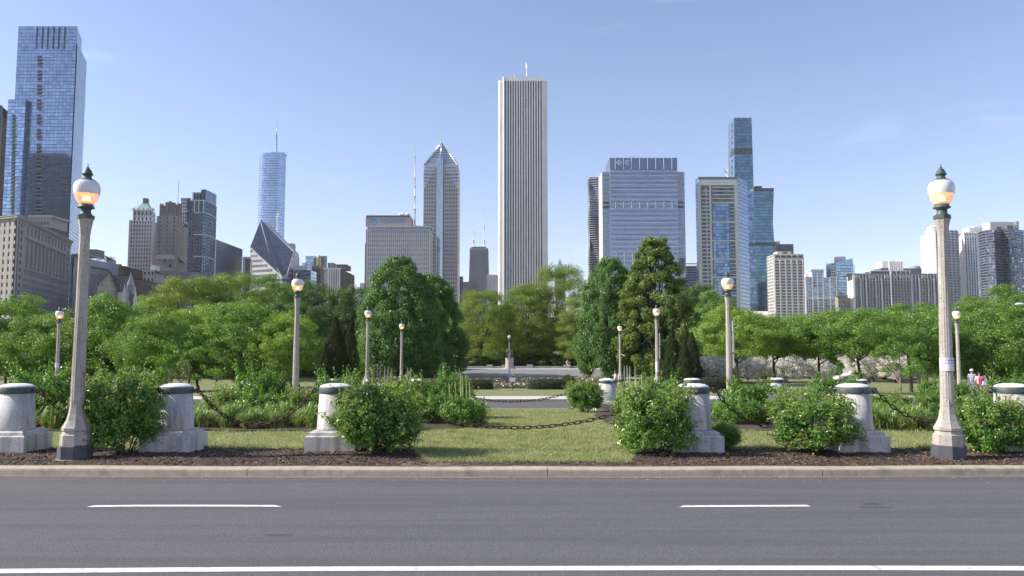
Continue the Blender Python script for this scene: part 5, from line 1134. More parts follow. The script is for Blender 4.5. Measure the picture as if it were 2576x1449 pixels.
# ---------- stone block at left (heavily corniced)
Ya, Yb = 452., 560.
b = simple('stone_block', 'heavy grey stone office block with a deep bracketed cornice at far left', 541, [(-90, Ya + 22), (46, Ya), (181, Yb)], [None, None], 'stone', done=False, ycap=1, back=10, force=2.4)
A0, A1, A2 = b.P; z1 = b.z1; zz = lambda f: ZB + (z1 - ZB) * f
H_ = z1 - ZB
rowh = H_ / 18.5
# left (front) face: corner bays with single windows, dark bays further left
face(b, (A0[0], A0[1]), A1, ZB, z1 - 2.4, 11, 18, .34, .55, 'stone', 'w_dark', dep=.5, pp=.10)
# long face: end bays, ribbon rows, colonnade, frieze
def seg(f0, f1): return (A1[0] + (A2[0] - A1[0]) * f0, A1[1] + (A2[1] - A1[1]) * f0), (A1[0] + (A2[0] - A1[0]) * f1, A1[1] + (A2[1] - A1[1]) * f1)
for (f0, f1) in ((0, .13), (.90, 1.0)):
    S = seg(f0, f1); face(b, S[0], S[1], ZB, z1 - 2.4, 1, 18, .28, .55, 'stone', 'w_dark', dep=.5, pp=.1, ml=.8, mr=.8)
S = seg(.13, .90); zc0 = z1 - 2.4 - rowh * 1.9; zc1 = zc0 - rowh * 4.3
face(b, S[0], S[1], zc0, z1 - 2.4, 12, 1, .42, .55, 'stone', 'w_mid', dep=.6, pp=.1)
face(b, S[0], S[1], zc1 + 1.2, zc0 - .8, 11, 1, .62, .98, 'stone', 'w_mid', dep=1.4, pp=.25)
face(b, S[0], S[1], ZB, zc1, 33, 13, .62, .56, 'stone', 'w_mid', dep=.5, pp=-.08)
Sv = Vector((A2[0] - A1[0], A2[1] - A1[1])).normalized(); nv = Vector((Sv.y, -Sv.x))
def ledge(part, f0, f1, za, zb2, o1, m='stone'):
    S_ = seg(f0, f1); q = [S_[0], S_[1]]; M_ = b.mb(part, m); p = [Vector(x) for x in q]
    M_.hexa([(*(p[0] + nv * o1), za), (*(p[1] + nv * o1), za), (*(p[1] - nv * .5), za), (*(p[0] - nv * .5), za), (*(p[0] + nv * o1), zb2), (*(p[1] + nv * o1), zb2), (*(p[1] - nv * .5), zb2), (*(p[0] - nv * .5), zb2)])
ledge('sill_band', .12, .91, zc0 - .8, zc0 + .02, .9); ledge('sill_band', .12, .91, zc1 + .01, zc1 + 1.19, .7)
ledge('cornice', -.005, 1.003, z1 - 2.4, z1 - 1.6, .6); ledge('cornice', -.01, 1.006, z1 - 1.59, z1 - .4, 1.5); ledge('cornice', -.01, 1.006, z1 - .39, z1, 1.9)
M_ = b.mb('cornice', 'stone'); fr = Vector((A1[0] - A0[0], A1[1] - A0[1])).normalized(); fn = Vector((fr.y, -fr.x))
for (za, zb2, o1) in ((z1 - 2.38, z1 - 1.61, .6), (z1 - 1.58, z1 - .41, 1.45), (z1 - .385, z1 - .01, 1.85)):
    p = [Vector(A0), Vector(A1) + fr * o1 * .9]; M_.hexa([(*(p[0] + fn * o1), za), (*(p[1] + fn * o1), za), (*(p[1] - fn * .5), za), (*(p[0] - fn * .5), za), (*(p[0] + fn * o1), zb2), (*(p[1] + fn * o1), zb2), (*(p[1] - fn * .5), zb2), (*(p[0] - fn * .5), zb2)])
for i in range(46):                                     # brackets and garlands under the cornice
    q = Vector(A1) + (Vector(A2) - Vector(A1)) * ((i + .5) / 46); b.mb('bracket', 'stone').cbox((q.x + nv.x * .6, q.y + nv.y * .6, z1 - 2.3), (.5, .9, 1.3), rz=math.atan2(Sv.y, Sv.x))
for i in range(24):
    q = Vector(A1) + (Vector(A2) - Vector(A1)) * ((i + .5) / 24); b.mb('garland', 'stone').sphere((q.x + nv.x * .2, q.y + nv.y * .2, z1 - 3.6 - (i % 2) * .6), .85, 8, 5, (1, 1, .8 + .4 * (i % 2)))
for i in range(11):
    S2 = seg(.13 + .77 * (i + .5) / 11, 0)[0]; b.mb('garland', 'stone').sphere((S2[0] + nv.x * .35, S2[1] + nv.y * .35, zc1 + 2.6), .9, 8, 5, (.8, .8, 1.4))
rbox(b, 'penthouse', 'stone2', 72, 126, 547, 572, Ya + 60, 20); rbox(b, 'penthouse_roof', 'stone2', 70, 131, 541, 547, Ya + 59, 22)
for k in range(4): rbox(b, 'penthouse_window', 'w_dark', 94 + k * 8, 98 + k * 8, 557, 565, Ya + 59.7, .5)
b.done()
# ---------- neighbours
b = simple('stone_building', 'pale stone building with arched upper windows behind the big left lamp post', 641, [(181.5, 562), (213, 585), (242, 612)], [dict(nc=5, px=(1, 14.5), wf=.5, hf=.62, win='w_dark'), dict(nc=5, px=(1, 14.5), wf=.62, hf=.7, win='w_mid')], 'white2', done=False, back=12, ycap=0)
rbox(b, 'penthouse', 'tan2', 215, 243, 627, 645, 616, 12); rbox(b, 'cornice', 'white2', 181, 214, 638, 641.5, 560, 22)
for k in range(3): rbox(b, 'arch_head', 'white2', 214 + k * 9, 221 + k * 9, 668, 671, 585, 25)
b.done()
# slate gable
Yg = 470.; b = Bld('gabled_building', 'grey stone gabled building with a dark slate roof, left of the brown church roof', (XW(270, 720, Yg), Yg, ZB))
ap = W(273.5, 684, Yg); el = W(243.5, 716, Yg - 4); er = W(297.5, 730, Yg + 6); xl, xr = el[0], er[0]
pl = [(xl, Yg - 3, ZB), (xr, Yg + 5, ZB), (xr, Yg + 5, er[1]), (ap[0], Yg + 1, ap[1]), (xl, Yg - 3, el[1])]; bk = [(x - 14, y + 26, z) for x, y, z in pl]
b.mb('wall', 'stone').add(pl + bk, [(0, 1, 2, 3, 4), (9, 8, 7, 6, 5), (0, 4, 9, 5), (1, 6, 7, 2)])
def slab(b, part, m, q, t=.5):
    a = [Vector(p) for p in q]; n = (a[1] - a[0]).cross(a[3] - a[0]).normalized() * t; n = n if n.z > 0 else -n; b.mb(part, m).hexa([tuple(p) for p in a] + [tuple(p + n) for p in a])
Vp = [Vector(p) for p in pl]; sh = Vector((-14, 26, 0)); fo = Vector((.6, -1.2, 0))
slab(b, 'roof', 'slate', [Vp[4] + fo, Vp[3] + fo, Vp[3] + sh, Vp[4] + sh], .6); slab(b, 'roof', 'slate', [Vp[3] + fo, Vp[2] + fo + Vector((.8, 0, -.8)), Vp[2] + sh, Vp[3] + sh], .6)
for (za, n_, x0, x1) in ((703, 4, 262, 285), (718, 7, 250, 294), (735, 8, 246, 296), (694, 2, 270, 277)):
    for k in range(n_):
        xc = x0 + (x1 - x0) * (k + .5) / n_; X, Z = W(xc, za, Yg); b.pane((X, Yg - 3.2 + (X - xl) / (xr - xl) * 8, Z), (1, .22), .75, 1.9, .2, 'w_dark')
slab(b, 'string_course', 'stone2', [(xl - .3, Yg - 3.6, el[1] - .6), (xr + .3, Yg + 4.4, er[1] - .4), (xr + .3, Yg + 5, er[1] - .4), (xl - .3, Yg - 2.9, el[1] - .6)], .5); b.done()
# church
Yc = 480.; b = Bld('church', 'church with a steep brown tiled roof and pinnacled stone gable', (XW(310, 720, Yc), Yc, ZB))
a1, a2 = W(279, 698, Yc + 30), W(326, 693, Yc); g1 = W(300, 737, Yc + 5); g2 = W(316, 730, Yc - 8); g3 = W(346, 733, Yc + 8)
b.mb('roof', 'roofbrown').add([(g1[0] - 12, Yc - 2, g1[1] - 1), (g2[0], Yc - 6, g2[1] - 1), (a2[0], Yc + 1, a2[1] - .3), (a1[0], Yc + 6, a1[1] - .3), (a2[0], Yc + 16, a2[1] - 12), (a1[0], Yc + 26, a1[1] - 14)], [(0, 1, 2, 3), (3, 2, 4, 5)])
b.mb('roof', 'roofbrown').box(g1[0] - 12, g2[0] + 2, Yc - 1, Yc + 16, ZB, g1[1] - 1.2)
b.mb('gable_wall', 'stone2').add([(g2[0], Yc - 7, ZB), (g3[0], Yc + 7, ZB), (g3[0], Yc + 7, g3[1] - 4), (a2[0] + .8, Yc, a2[1]), (g2[0], Yc - 7, g2[1] - 1), (g2[0], Yc - 5, ZB), (g3[0], Yc + 9, ZB), (g3[0], Yc + 9, g3[1] - 4), (a2[0] + .8, Yc + 2, a2[1]), (g2[0], Yc - 5, g2[1] - 1)], [(0, 1, 2, 3, 4), (9, 8, 7, 6, 5), (4, 3, 8, 9), (3, 2, 7, 8)])
b.mb('coping', 'white2').tube([(g2[0] - .3, Yc - 7.4, g2[1] - 2), (a2[0] + .8, Yc - .4, a2[1] + .5)], .45, 5); b.mb('coping', 'white2').tube([(a2[0] + .8, Yc - .4, a2[1] + .5), (g3[0], Yc + 6.6, g3[1] - 3.5)], .3, 5)
b.mb('finial', 'white2').tube([(a2[0] + .8, Yc - .4, a2[1]), (a2[0] + .8, Yc - .4, a2[1] + 2.2)], [.5, .05], 6)
for (x, y) in ((313.7, 716), (341, 726)):
    X, Z = W(x, y, Yc - 9); b.mb('pinnacle', 'white2').lathe([(1.1, ZB), (1.1, Z - 7), (1.3, Z - 6.8), (.8, Z - 5), (.15, Z), (.02, Z + .6)], 8, c=(X, Yc - 9, 0), smooth=False)
X, Z = W(328, 735, Yc - 3); b.pane((X, Yc - 3.8, Z), (1, .7), 3.2, 9, .3, 'w_dark'); rbox(b, 'lean_to', 'stone2', 296, 315, 735, 760, Yc - 9, 4); b.done()
b = simple('brick_building', 'dark red brick building right behind the church gable', 697, [(329, 500), (334, 496), (358, 530)], [None, dict(nc=7, px=(1, 12), wf=.4, hf=.5, wall='brown', win='w_blue')], 'brown', ycap=1)
b = simple('brick_building', 'small dark brown brick building with a yellow band above the church roof', 669, [(298, 560), (317, 560), (331, 590)], [dict(nc=4, px=(1, 10.5), wf=.5, hf=.55, wall='brown', win='w_mid'), dict(nc=5, px=(1, 10.5), wf=.5, hf=.5, wall='brown', win='w_mid')], 'brown', done=False); rbox(b, 'yellow_band', 'gold', 300, 315, 686.5, 688, 559.5, .6); b.done()
b = simple('office_building', 'low office building with a sloping pale cornice behind the gable', 686, [(262, 600), (298, 650)], [dict(nc=8, px=(1, 8), wf=.6, hf=.55, win='w_mid')], 'stone2', ycap=0)
b = simple('balcony_building', 'building with rows of scalloped white balconies behind the church roof', 664, [(269, 720), (306, 720)], [dict(nc=4, px=(1, 5), wf=.86, hf=.55, wall='white', win='w_blue', hoff=.3)], 'white', done=False)
b.done()
b = Bld('water_tank', 'white cylindrical rooftop tank above the scalloped balconies', (XW(279.5, 660, 740), 740, ZW(672, 740)), cat='tank'); X = XW(279.5, 660, 740); z0, z1 = ZW(672, 740), ZW(648, 740); b.mb('tank', 'palewhite').lathe([(3.75, z0), (3.75, z1), (3.5, z1 + .25)], 28, c=(X, 740, 0)); b.mb('cap', 'grey').lathe([(1.2, z1 + .2), (1.2, z1 + 1.1)], 12, c=(X - .3, 740, 0), smooth=False)
b.mb('ladder_box', 'conc').box(X + 3.2, X + 4.2, 737, 739, z0, z0 + 5); b.mb('support', 'conc').box(X - 3, X + 3, 737, 743, z0 - 25, z0); b.done()
b = simple('glass_building', 'blue glass building with a curved top left of the white rooftop tank', 645, [(243, 700), (262, 690), (269, 705)], [dict(nc=5, px=(1, 9), wf=.9, hf=.7, style='curtain', win='g_pale'), dict(nc=2, px=(1, 9), wf=.9, hf=.7, style='curtain', win='g_legd')], 'bluegrey')
# ---------- white tower with green roof
Yw = 700.
b = simple('white_tower', 'white terracotta tower with a steep green copper roof', 554, [(325.2, Yw), (387, Yw), (396.5, Yw + 24)], [dict(nc=8, px=(1, 10.1), wf=.52, hf=.62, win='w_mid', pp=.35, ml=1.2, mr=1.2), dict(nc=3, px=(1, 10.1), wf=.4, hf=.62, win='w_mid', pp=.3)], 'white', done=False)
P, pl = foot(531, [(335, Yw + 2), (384, Yw + 2), (391, Yw + 20)], 4); zA, zB_ = ZW(555, Yw + 2), ZW(530, Yw + 2); b.body('upper_storeys', 'white', inset(pl, 1), zA - 2, zB_ - .3)
face(b, P[0], P[1], zA - 1, zB_, 5, 2, .42, .66, 'white', 'w_dark', pp=.3); face(b, P[1], P[2], zA - 1, zB_, 2, 2, .4, .66, 'white', 'w_dark', pp=.3)
q = inset(pl, .2); cx = XW(367.5, 500, Yw + 12); zr = ZW(511, Yw + 10); hw = 1.9; b.body('copper_roof', 'copper', q, zB_, zr, [(cx - hw, Yw + 10), (cx + hw, Yw + 10), (cx + hw, Yw + 14), (cx + hw, Yw + 14.5), (cx - hw, Yw + 14.5)])
b.mb('lantern', 'dgrey').box(cx - 1.8, cx + 1.8, Yw + 9.6, Yw + 14, zr - 1.5, ZW(498.5, Yw + 10))
for k in range(5):
    x = 337 + k * 12; X, Z = W(x, 528, Yw + 1.6); b.mb('dormer_peak', 'white').add([(X - 1.6, Yw + 1.4, Z - .6), (X + 1.6, Yw + 1.4, Z - .6), (X, Yw + 1.4, Z + 2.3), (X - 1.6, Yw + 2.6, Z - .6), (X + 1.6, Yw + 2.6, Z - .6), (X, Yw + 2.6, Z + 2.3)], [(0, 1, 2), (5, 4, 3), (0, 2, 5, 3), (1, 4, 5, 2)])
for k in range(9):
    f = k / 8; 
    for s in (-1, 1):
        xx = cx + s * (hw + (q[1][0] - cx - hw) * (1 - f)); b.mb('ridge_crocket', 'copper').sphere((xx, Yw + 3 + 8 * f, zB_ + (zr - zB_) * f + .3), .42, 6, 4)
rbox(b, 'left_wing', 'white', 320.8, 325.5, 588, 760, Yw + 3, 18); b.done()
# ---------- tan tower
Yn = 660.
b = simple('tan_tower', 'tan limestone tower with a notched gothic crown', 543, [(394.5, Yn), (448.5, Yn), (464, Yn + 30)], [dict(nc=3, px=(1, 10.5), wf=.17, hf=.56, win='w_black', pp=.15), dict(nc=4, px=(1, 10.5), wf=.5, hf=.55, win='w_dark', pp=.12)], 'tan', done=False)
P, pl = foot(512, [(405, Yn + 2), (446, Yn + 2), (457, Yn + 22)], 4); zA, zB_ = ZW(545, Yn + 2), ZW(517, Yn + 2); b.body('crown', 'tan2', pl, zA - 2, zB_)
for x, h in ((406, 514), (410, 513), (420, 510), (424, 509), (430, 506.5), (436, 510), (441, 511), (445, 515), (451, 512), (456, 514)): 
    X, Z = W(x, h, Yn + 3); b.mb('pinnacle', 'tan2').box(X - .55, X + .55, Yn + 1, Yn + 3.2, zA, Z)
rbox(b, 'crown_top', 'tan2', 419, 437, 511, 520, Yn + 4, 12)
for x in (422, 426.5, 431): rbox(b, 'arched_window', 'w_black', x - 1.4, x + 1.4, 525, 532, Yn + 1.3, .8)
for x in (405, 427, 430.5, 448): rbox(b, 'pilaster', 'tan', x - 1, x + 1, 543, 760, Yn - .5, .4)
pole(b, 'antenna', 'grey', 447, 520, 456, Yn + 14, .35, .15); b.done()
b = simple('tan_block', 'stepped grey-brown brick block in front of the tan tower', 641, [(387, 600), (440, 600), (449, 625)], [None, dict(nc=3, px=(1, 18), wf=.3, hf=.3, win='w_dark')], 'tan2', done=False); b.body('front_wall', 'tan2', [(b.P[0][0], 598.7), (b.P[1][0], 598.7), (b.P[1][0], 602), (b.P[0][0], 602)], ZB, b.z1)
rbox(b, 'upper_panel', 'tan', 392, 438, 641, 652, 598, .6); rbox(b, 'band', 'stone2', 386, 438, 678, 680, 598, .6)
for x, y in ((415, 655), (427, 668)): rbox(b, 'blind_window', 'w_black', x - 2, x + 2, y - 3, y + 3, 598.2, .6)
rbox(b, 'right_wing', 'tan2', 449, 490, 684, 780, 606, 20); b.done()
b = simple('stone_building', 'low pale stone building in front of the stepped brick block', 679, [(360, 560), (389, 560)], [dict(nc=3, px=(1, 16.5), wf=.5, hf=.45, win='w_black')], 'stone2', done=False); rbox(b, 'rooftop_shed', 'frame', 378, 389, 667, 679, 565, 8); b.done()
# ---------- glass and white frame tower
Yh = 760.
b = simple('glass_tower', 'dark glass tower with a white frame and curved right side', 502, [(478, Yh), (512.5, Yh), (522, Yh + 4), (531, Yh + 12), (539, Yh + 24), (545.5, Yh + 40)],
           [dict(nc=5, px=(1, 9.0), wf=.72, hf=.6, wall='dgrey', win='g_her', pp=.1)] + [dict(nc=n_, px=(1, 9.0), wf=.72, hf=.66, wall='bluegrey', win='g_her', pp=.1) for n_ in (2, 2, 2, 2)], 'dgrey', done=False, back=8)
z1 = b.z1
for k, yq in enumerate((504, 535, 590, 645, 700)):
    for j in range(5):
        A, B = b.P[j], b.P[j + 1]; z = ZW(yq, Yh) ; Av, Bv = Vector(A), Vector(B); u_ = (Bv - Av).normalized(); n_ = Vector((u_.y, -u_.x)); a_ = Av + (u_ * (Bv - Av).length * .35 if j == 0 and k else u_ * 0)
        b.mb('white_band', 'frame').hexa([(*(a_ + n_ * .5), z - .5), (*(Bv + n_ * .5), z - .5), (*(Bv), z - .5), (*(a_), z - .5), (*(a_ + n_ * .5), z + .3), (*(Bv + n_ * .5), z + .3), (*(Bv), z + .3), (*(a_), z + .3)])
for x in (489, 500, 511.5): rbox(b, 'white_pier', 'frame', x - .9, x + .9, 503, 535, Yh - .8, .6)
rbox(b, 'penthouse', 'frame', 484, 509, 483, 503, Yh + 8, 15); 
for x in (490, 497, 504): rbox(b, 'louvre', 'w_black', x - 2.5, x + 2.5, 486, 502, Yh + 7.6, .8)
P, pl = foot(480, [(506, Yh + 8), (518, Yh + 8), (545, Yh + 34)], 4); b.body('plant_screen', 'dgrey', pl, z1 - 1, ZW(476.5, Yh + 8)); face(b, P[0], P[1], z1, ZW(476.5, Yh + 8), 3, 1, .8, .96, 'bluegrey', 'g_her', style='curtain'); face(b, P[1], P[2], z1, ZW(476.5, Yh + 8), 12, 1, .75, .96, 'bluegrey', 'g_her', style='curtain')
b.done()
b = simple('glass_strip_tower', 'slim tower wing with a white grid frame left of the dark curved glass tower', 498, [(456, Yh + 3), (471, Yh + 3), (479, Yh + 3)], [dict(nc=3, px=(1, 9.0), wf=.72, hf=.75, wall='frame', win='g_her', pp=.5, dep=.7), dict(nc=1, px=(1, 9.0), wf=.8, hf=.8, wall='dgrey', win='g_her')], 'frame', done=False, back=20)
for y in (530, 560, 590, 620, 650, 680): rbox(b, 'white_band', 'frame', 456, 473, y, y + 2, Yh + 2, .9)
b.done()
Ys_ = 900.; b = Bld('dark_slab', 'plain navy slab building with a sloping roofline', (XW(563, 610, Ys_), Ys_, ZB)); x0, x1 = XW(543, 610, Ys_), XW(580.8, 618, Ys_ + 60); za, zc = ZW(602, Ys_), ZW(618, Ys_ + 60)
b.mb('wall', 'navy').hexa([(x0, Ys_, ZB), (x1, Ys_ + 60, ZB), (x1 + 2, Ys_ + 90, ZB), (x0, Ys_ + 90, ZB), (x0, Ys_, za), (x1, Ys_ + 60, za), (x1 + 2, Ys_ + 90, za), (x0, Ys_ + 90, za)])
face(b, (x0, Ys_), (x1, Ys_ + 60), ZB, za, 14, 34, .92, .62, 'navy', 'navy', style='curtain'); b.done()
# ---------- silver rounded tower with spire
Yr = 1450.; b = Bld('silver_tower', 'rounded silver-blue glass tower with a tall thin spire', (XW(678, 500, Yr), Yr, ZB)); cx = XW(678.5, 385, Yr); hwid = (XW(711, 385, Yr) - XW(646, 385, Yr)) / 2; z1 = ZW(386, Yr)
pts = []
for k in range(15):
    t = math.pi + math.pi * k / 14; cxn = abs(math.cos(t)) ** .62 * (1 if math.cos(t) > 0 else -1); pts.append((cx + hwid * cxn, Yr + 22 - 22 * abs(math.sin(t)) ** .8))
b.body('wall', 'bluegrey', pts + [((cx + hwid) * 1.019, Yr + 50), ((cx - hwid) * 1.019, Yr + 50)], ZB, z1); fh = 4.6; nr = int((z1 - ZB) / fh)
for i in range(14): face(b, pts[i], pts[i + 1], ZB, z1, 1 if i in (0, 13) else 2, nr, .92, .78, 'bluegrey', 'g_trump', style='curtain')
b.body('crown', 'g_trump', inset(pts + [((cx + hwid) * 1.019, Yr + 50), ((cx - hwid) * 1.019, Yr + 50)], 3), z1, z1 + 2.4); x0, x1 = XW(676, 380, Yr), XW(709, 380, Yr); b.mb('crown', 'g_trump').box(x0, x1, Yr + 12, Yr + 35, z1 + 2.4, ZW(378, Yr))
pole(b, 'spire_base', 'grey', 695, 384, 340, Yr + 15, 1.6, 1.1, 8); pole(b, 'spire', 'steel', 695.3, 340, 298, Yr + 15, .9, .15, 6)
for (y, r_) in ((345, 2.2), (340, 1.8), (322, 1.2)): X, Z = W(695, y, Yr + 15); b.mb('spire_collar', 'grey').lathe([(r_, Z - .5), (r_, Z + .5)], 8, c=(X, Yr + 15, 0))
b.done()
# ---------- diamond roofed tower
Yd = 1000.; b = Bld('diamond_tower', 'tower with a sloping slate-blue diamond roof split by a pale ridge slot', (XW(685, 620, Yd), Yd, ZB))
def P3(x, y, Y): X, Z = W(x, y, Y); return Vector((X, Y, Z))
A = P3(656.5, 553.5, Yd + 62); Lf = P3(630, 620.5, Yd + 26); Rt = P3(739.4, 633.5, Yd + 30); Br = P3(722.5, 691, Yd + 6); Bb = P3(710, 697.5, Yd)
b.mb('sloping_roof', 'dgrey').add([tuple(v) for v in (A, Lf, Bb, Br, Rt)], [(0, 1, 2), (0, 2, 3), (0, 3, 4)])
dn = lambda v: Vector((v.x, v.y, ZB)); bkv = Vector((0, 40, 0))
b.mb('wall', 'white2').add([tuple(v) for v in (Lf, Bb, Br, Rt, dn(Lf), dn(Bb), dn(Br), dn(Rt), A, A + bkv, dn(A + bkv), Lf + bkv * .6, Rt + bkv * .6, dn(Lf + bkv * .6), dn(Rt + bkv * .6))], [(4, 5, 1, 0), (5, 6, 2, 1), (6, 7, 3, 2), (0, 8, 9, 11), (4, 0, 11, 13), (3, 7, 14, 12), (8, 3, 12, 9), (11, 9, 10, 13), (9, 12, 14, 10)])
# roof glazing: rows of panes following the slope
nrm = (Lf - A).cross(Bb - A).normalized(); nrm = nrm if nrm.y < 0 else -nrm
def tri_panes(P0, P1, P2, n):                            # P0 apex; P1-P2 far edge
    nn = (P1 - P0).cross(P2 - P0).normalized(); nn = nn if nn.y < 0 else -nn; V = []; Fs = []
    zmin, zmax = min(P0.z, P1.z, P2.z), max(P0.z, P1.z, P2.z); rows = int((zmax - zmin) / 3.4)
    for r_ in range(rows):
        z = [zmin + (zmax - zmin) * (r_ + e_) / rows for e_ in (.06, .92)]; seg_ = []
        for zz_ in z:
            xs = []
            for (a, c) in ((P0, P1), (P1, P2), (P2, P0)):
                if (a.z - zz_) * (c.z - zz_) <= 0 and abs(a.z - c.z) > 1e-6: xs.append(a.lerp(c, (zz_ - a.z) / (c.z - a.z)))
            if len(xs) < 2: break
            xs.sort(key=lambda v: v.x); seg_.append((xs[0], xs[-1]))
        if len(seg_) < 2: continue
        m_ = max(1, int((seg_[0][1] - seg_[0][0]).length / 3.2))
        for i in range(m_):
            q = [seg_[0][0].lerp(seg_[0][1], (i + .06) / m_), seg_[0][0].lerp(seg_[0][1], (i + .94) / m_), seg_[1][0].lerp(seg_[1][1], (i + .94) / m_), seg_[1][0].lerp(seg_[1][1], (i + .06) / m_)]
            k = len(V); V += [tuple(v + nn * .35 - b.o) for v in q]; Fs.append((k, k + 1, k + 2, k + 3))
    return V, Fs
for T in ((A, Lf, Bb), (A, Bb, Br), (A, Br, Rt)):
    V, Fs = tri_panes(*T, 20)
    if V: tag(link('roof_panes', nmesh('roof_panes', V, Fs, WM['g_dia']), b.root), kind='stuff')
mid = A.lerp(Bb, .62); off = Vector((0, -1.2, 0)); b.mb('ridge_slot', 'palewhite').add([tuple(A + off + Vector((-1.5, 0, 0))), tuple(A + off + Vector((1.2, 0, -1.5))), tuple(P3(678, 640, Yd + 22))], [(0, 2, 1)])
b.mb('ridge_line', 'grey').tube([tuple(P3(678, 640, Yd + 24)), tuple(Bb + off)], .35, 4)
for (p, q) in ((A, Lf), (A, Rt), (Lf, Bb), (Bb, Br), (Br, Rt)): b.mb('edge_trim', 'grey').tube([tuple(p + off * .4), tuple(q + off * .4)], .45, 4)
# banded walls
def bandwall(P, Q, nb, m, top_at):
    u = Vector((Q.x - P.x, Q.y - P.y)); Ln = u.length; u = u / Ln; n_ = Vector((u.y, -u.x)); 
    for k in range(nb):
        z = Lf.z - 6 - k * 6.6
        if z < 5: break
        f0, f1 = 0.0, 1.0; zt_ = lambda f: P.z + (Q.z - P.z) * f
        if min(P.z, Q.z) < z + 3:
            fc = (z + 3 - P.z) / (Q.z - P.z) if abs(Q.z - P.z) > .01 else 1
            if P.z > Q.z: f1 = min(1, fc)
            else: f0 = max(0, fc)
        if f1 - f0 < .05: continue
        nn_ = max(1, int((f1 - f0) * Ln / 7)); 
        for i in range(nn_):
            f = f0 + (f1 - f0) * (i + .5) / nn_; c = Vector((P.x, P.y)) + u * Ln * f + n_ * .1; b.pane((c.x, c.y, z), (u.x, u.y), (f1 - f0) * Ln / nn_ * .97, 3.0, .4, m)
bandwall(Lf, Bb, 30, 'w_mid', 0); bandwall(Bb, Br, 30, 'w_mid', 0); bandwall(Br, Rt, 30, 'w_blue', 0); b.done()
b = simple('glass_building', 'low glass building with a pale portal frame left of the diamond tower', 646.5, [(611, 960), (629.5, 960)], [dict(nc=3, px=(1, 9), wf=.85, hf=.85, wall='dgrey', win='g_her', ml=3)], 'conc', done=False); rbox(b, 'portal_frame', 'conc', 610.5, 629, 646, 651, 958, 2); rbox(b, 'portal_frame', 'conc', 610.5, 614, 651, 780, 958, 2); b.done()
b = simple('grey_tower', 'narrow grey tower edge just right of the diamond tower', 637, [(728, 1080), (739.5, 1080), (743.6, 1095)], [dict(nc=2, px=(1, 8), wf=.6, hf=.5), dict(nc=1, px=(1, 8), wf=.6, hf=.5, win='w_blue')], 'bluegrey', done=False); X, Z = W(730, 615, 1085); b.mb('drum', 'grey').lathe([(6, Z - 14), (6, Z), (5, Z + 1.5)], 16, c=(X, 1090, 0)); b.done()
# ---------- cluster right of the diamond tower
b = simple('glass_building', 'pale blue glass hotel tower behind the gold-topped tower', 644, [(769, 1250), (823, 1250)], [dict(px=(6, 7.5), wf=.92, hf=.85, style='curtain', win='g_pale')], 'bluegrey', done=False)
rbox(b, 'lower_wing', 'bluegrey', 758, 769.3, 661, 790, 1249, 20); rbox(b, 'right_wing', 'bluegrey', 823.2, 837.6, 661, 790, 1249, 20); P0 = (XW(758, 700, 1249), 1249); P1 = (XW(769, 700, 1249), 1249); face(b, P0, P1, ZB, ZW(661, 1249), 2, 26, .9, .85, 'bluegrey', 'g_pale', style='curtain'); P0 = (XW(823.5, 700, 1249), 1249); P1 = (XW(837.5, 700, 1249), 1249); face(b, P0, P1, ZB, ZW(661, 1249), 3, 26, .9, .85, 'bluegrey', 'g_leg', style='curtain'); rbox(b, 'dark_notch', 'w_blue', 789, 815, 648, 672, 1248.5, .8); b.done()
b = simple('dark_gold_tower', 'narrow green-black tower with a gilded rounded top', 670, [(784, 1100), (806, 1100), (815, 1120)], [dict(nc=4, px=(1, 8), wf=.45, hf=.55, win='w_black'), dict(nc=3, px=(1, 8), wf=.4, hf=.5, win='w_blue')], 'carb', done=False)
X = XW(800.5, 655, 1104); r_ = 3.2; b.mb('gilded_top', 'gold').lathe([(r_ * 1.25, ZW(672, 1104)), (r_ * 1.1, ZW(668, 1104)), (r_, ZW(660, 1104)), (r_, ZW(646, 1104)), (r_ * .8, ZW(643, 1104)), (.3, ZW(641.5, 1104))], 12, c=(X, 1108, 0), smooth=False)
for x in (785, 797, 804, 813): rbox(b, 'gilded_pinnacle', 'gold', x - 1, x + 1, 666, 672, 1099, 2)
rbox(b, 'gilded_band', 'gold', 784, 815, 672, 675, 1098.5, 1); b.done()
b = simple('pale_block', 'plain pale rooftop block left of the gold-topped tower', 668, [(739, 1010), (762, 1010), (769, 1030)], [None, None], 'grey')
b = simple('glass_building', 'dark blue glass office building left below the gold-topped tower', 679, [(740, 980), (782, 980), (796.5, 1010)], [dict(px=(6, 8.5), wf=.9, hf=.7, style='curtain', win='g_legd'), dict(nc=4, px=(1, 8.5), wf=.9, hf=.85, style='curtain', win='g_pale')], 'bluegrey')
b = simple('ribbed_building', 'white ribbed office block with a dark receding side', 676, [(816, 880), (857, 880), (892, 960)], [dict(nc=5, nr=1, wf=.42, hf=.97, win='w_black', pp=1.2, dep=.8, ml=3.5, mr=3.5, mt=3), dict(nc=12, px=(1, 5), wf=.6, hf=.55, wall='brown', win='w_blue')], 'stone2', done=False)
rbox(b, 'penthouse', 'brown', 846, 872, 665, 677, 930, 25); rbox(b, 'cornice', 'conc', 813, 858, 673.5, 677.5, 878.5, 1.2)
for k in range(6): rbox(b, 'white_rib', 'palewhite', 824 + k * 5.6, 826.3 + k * 5.6, 678, 800, 877.7, .9)
b.done()
b = simple('white_block', 'small white block just left of the concrete office slab', 712, [(906, 1500), (918, 1500)], [dict(nc=3, px=(1, 5), wf=.5, hf=.5)], 'white'); 
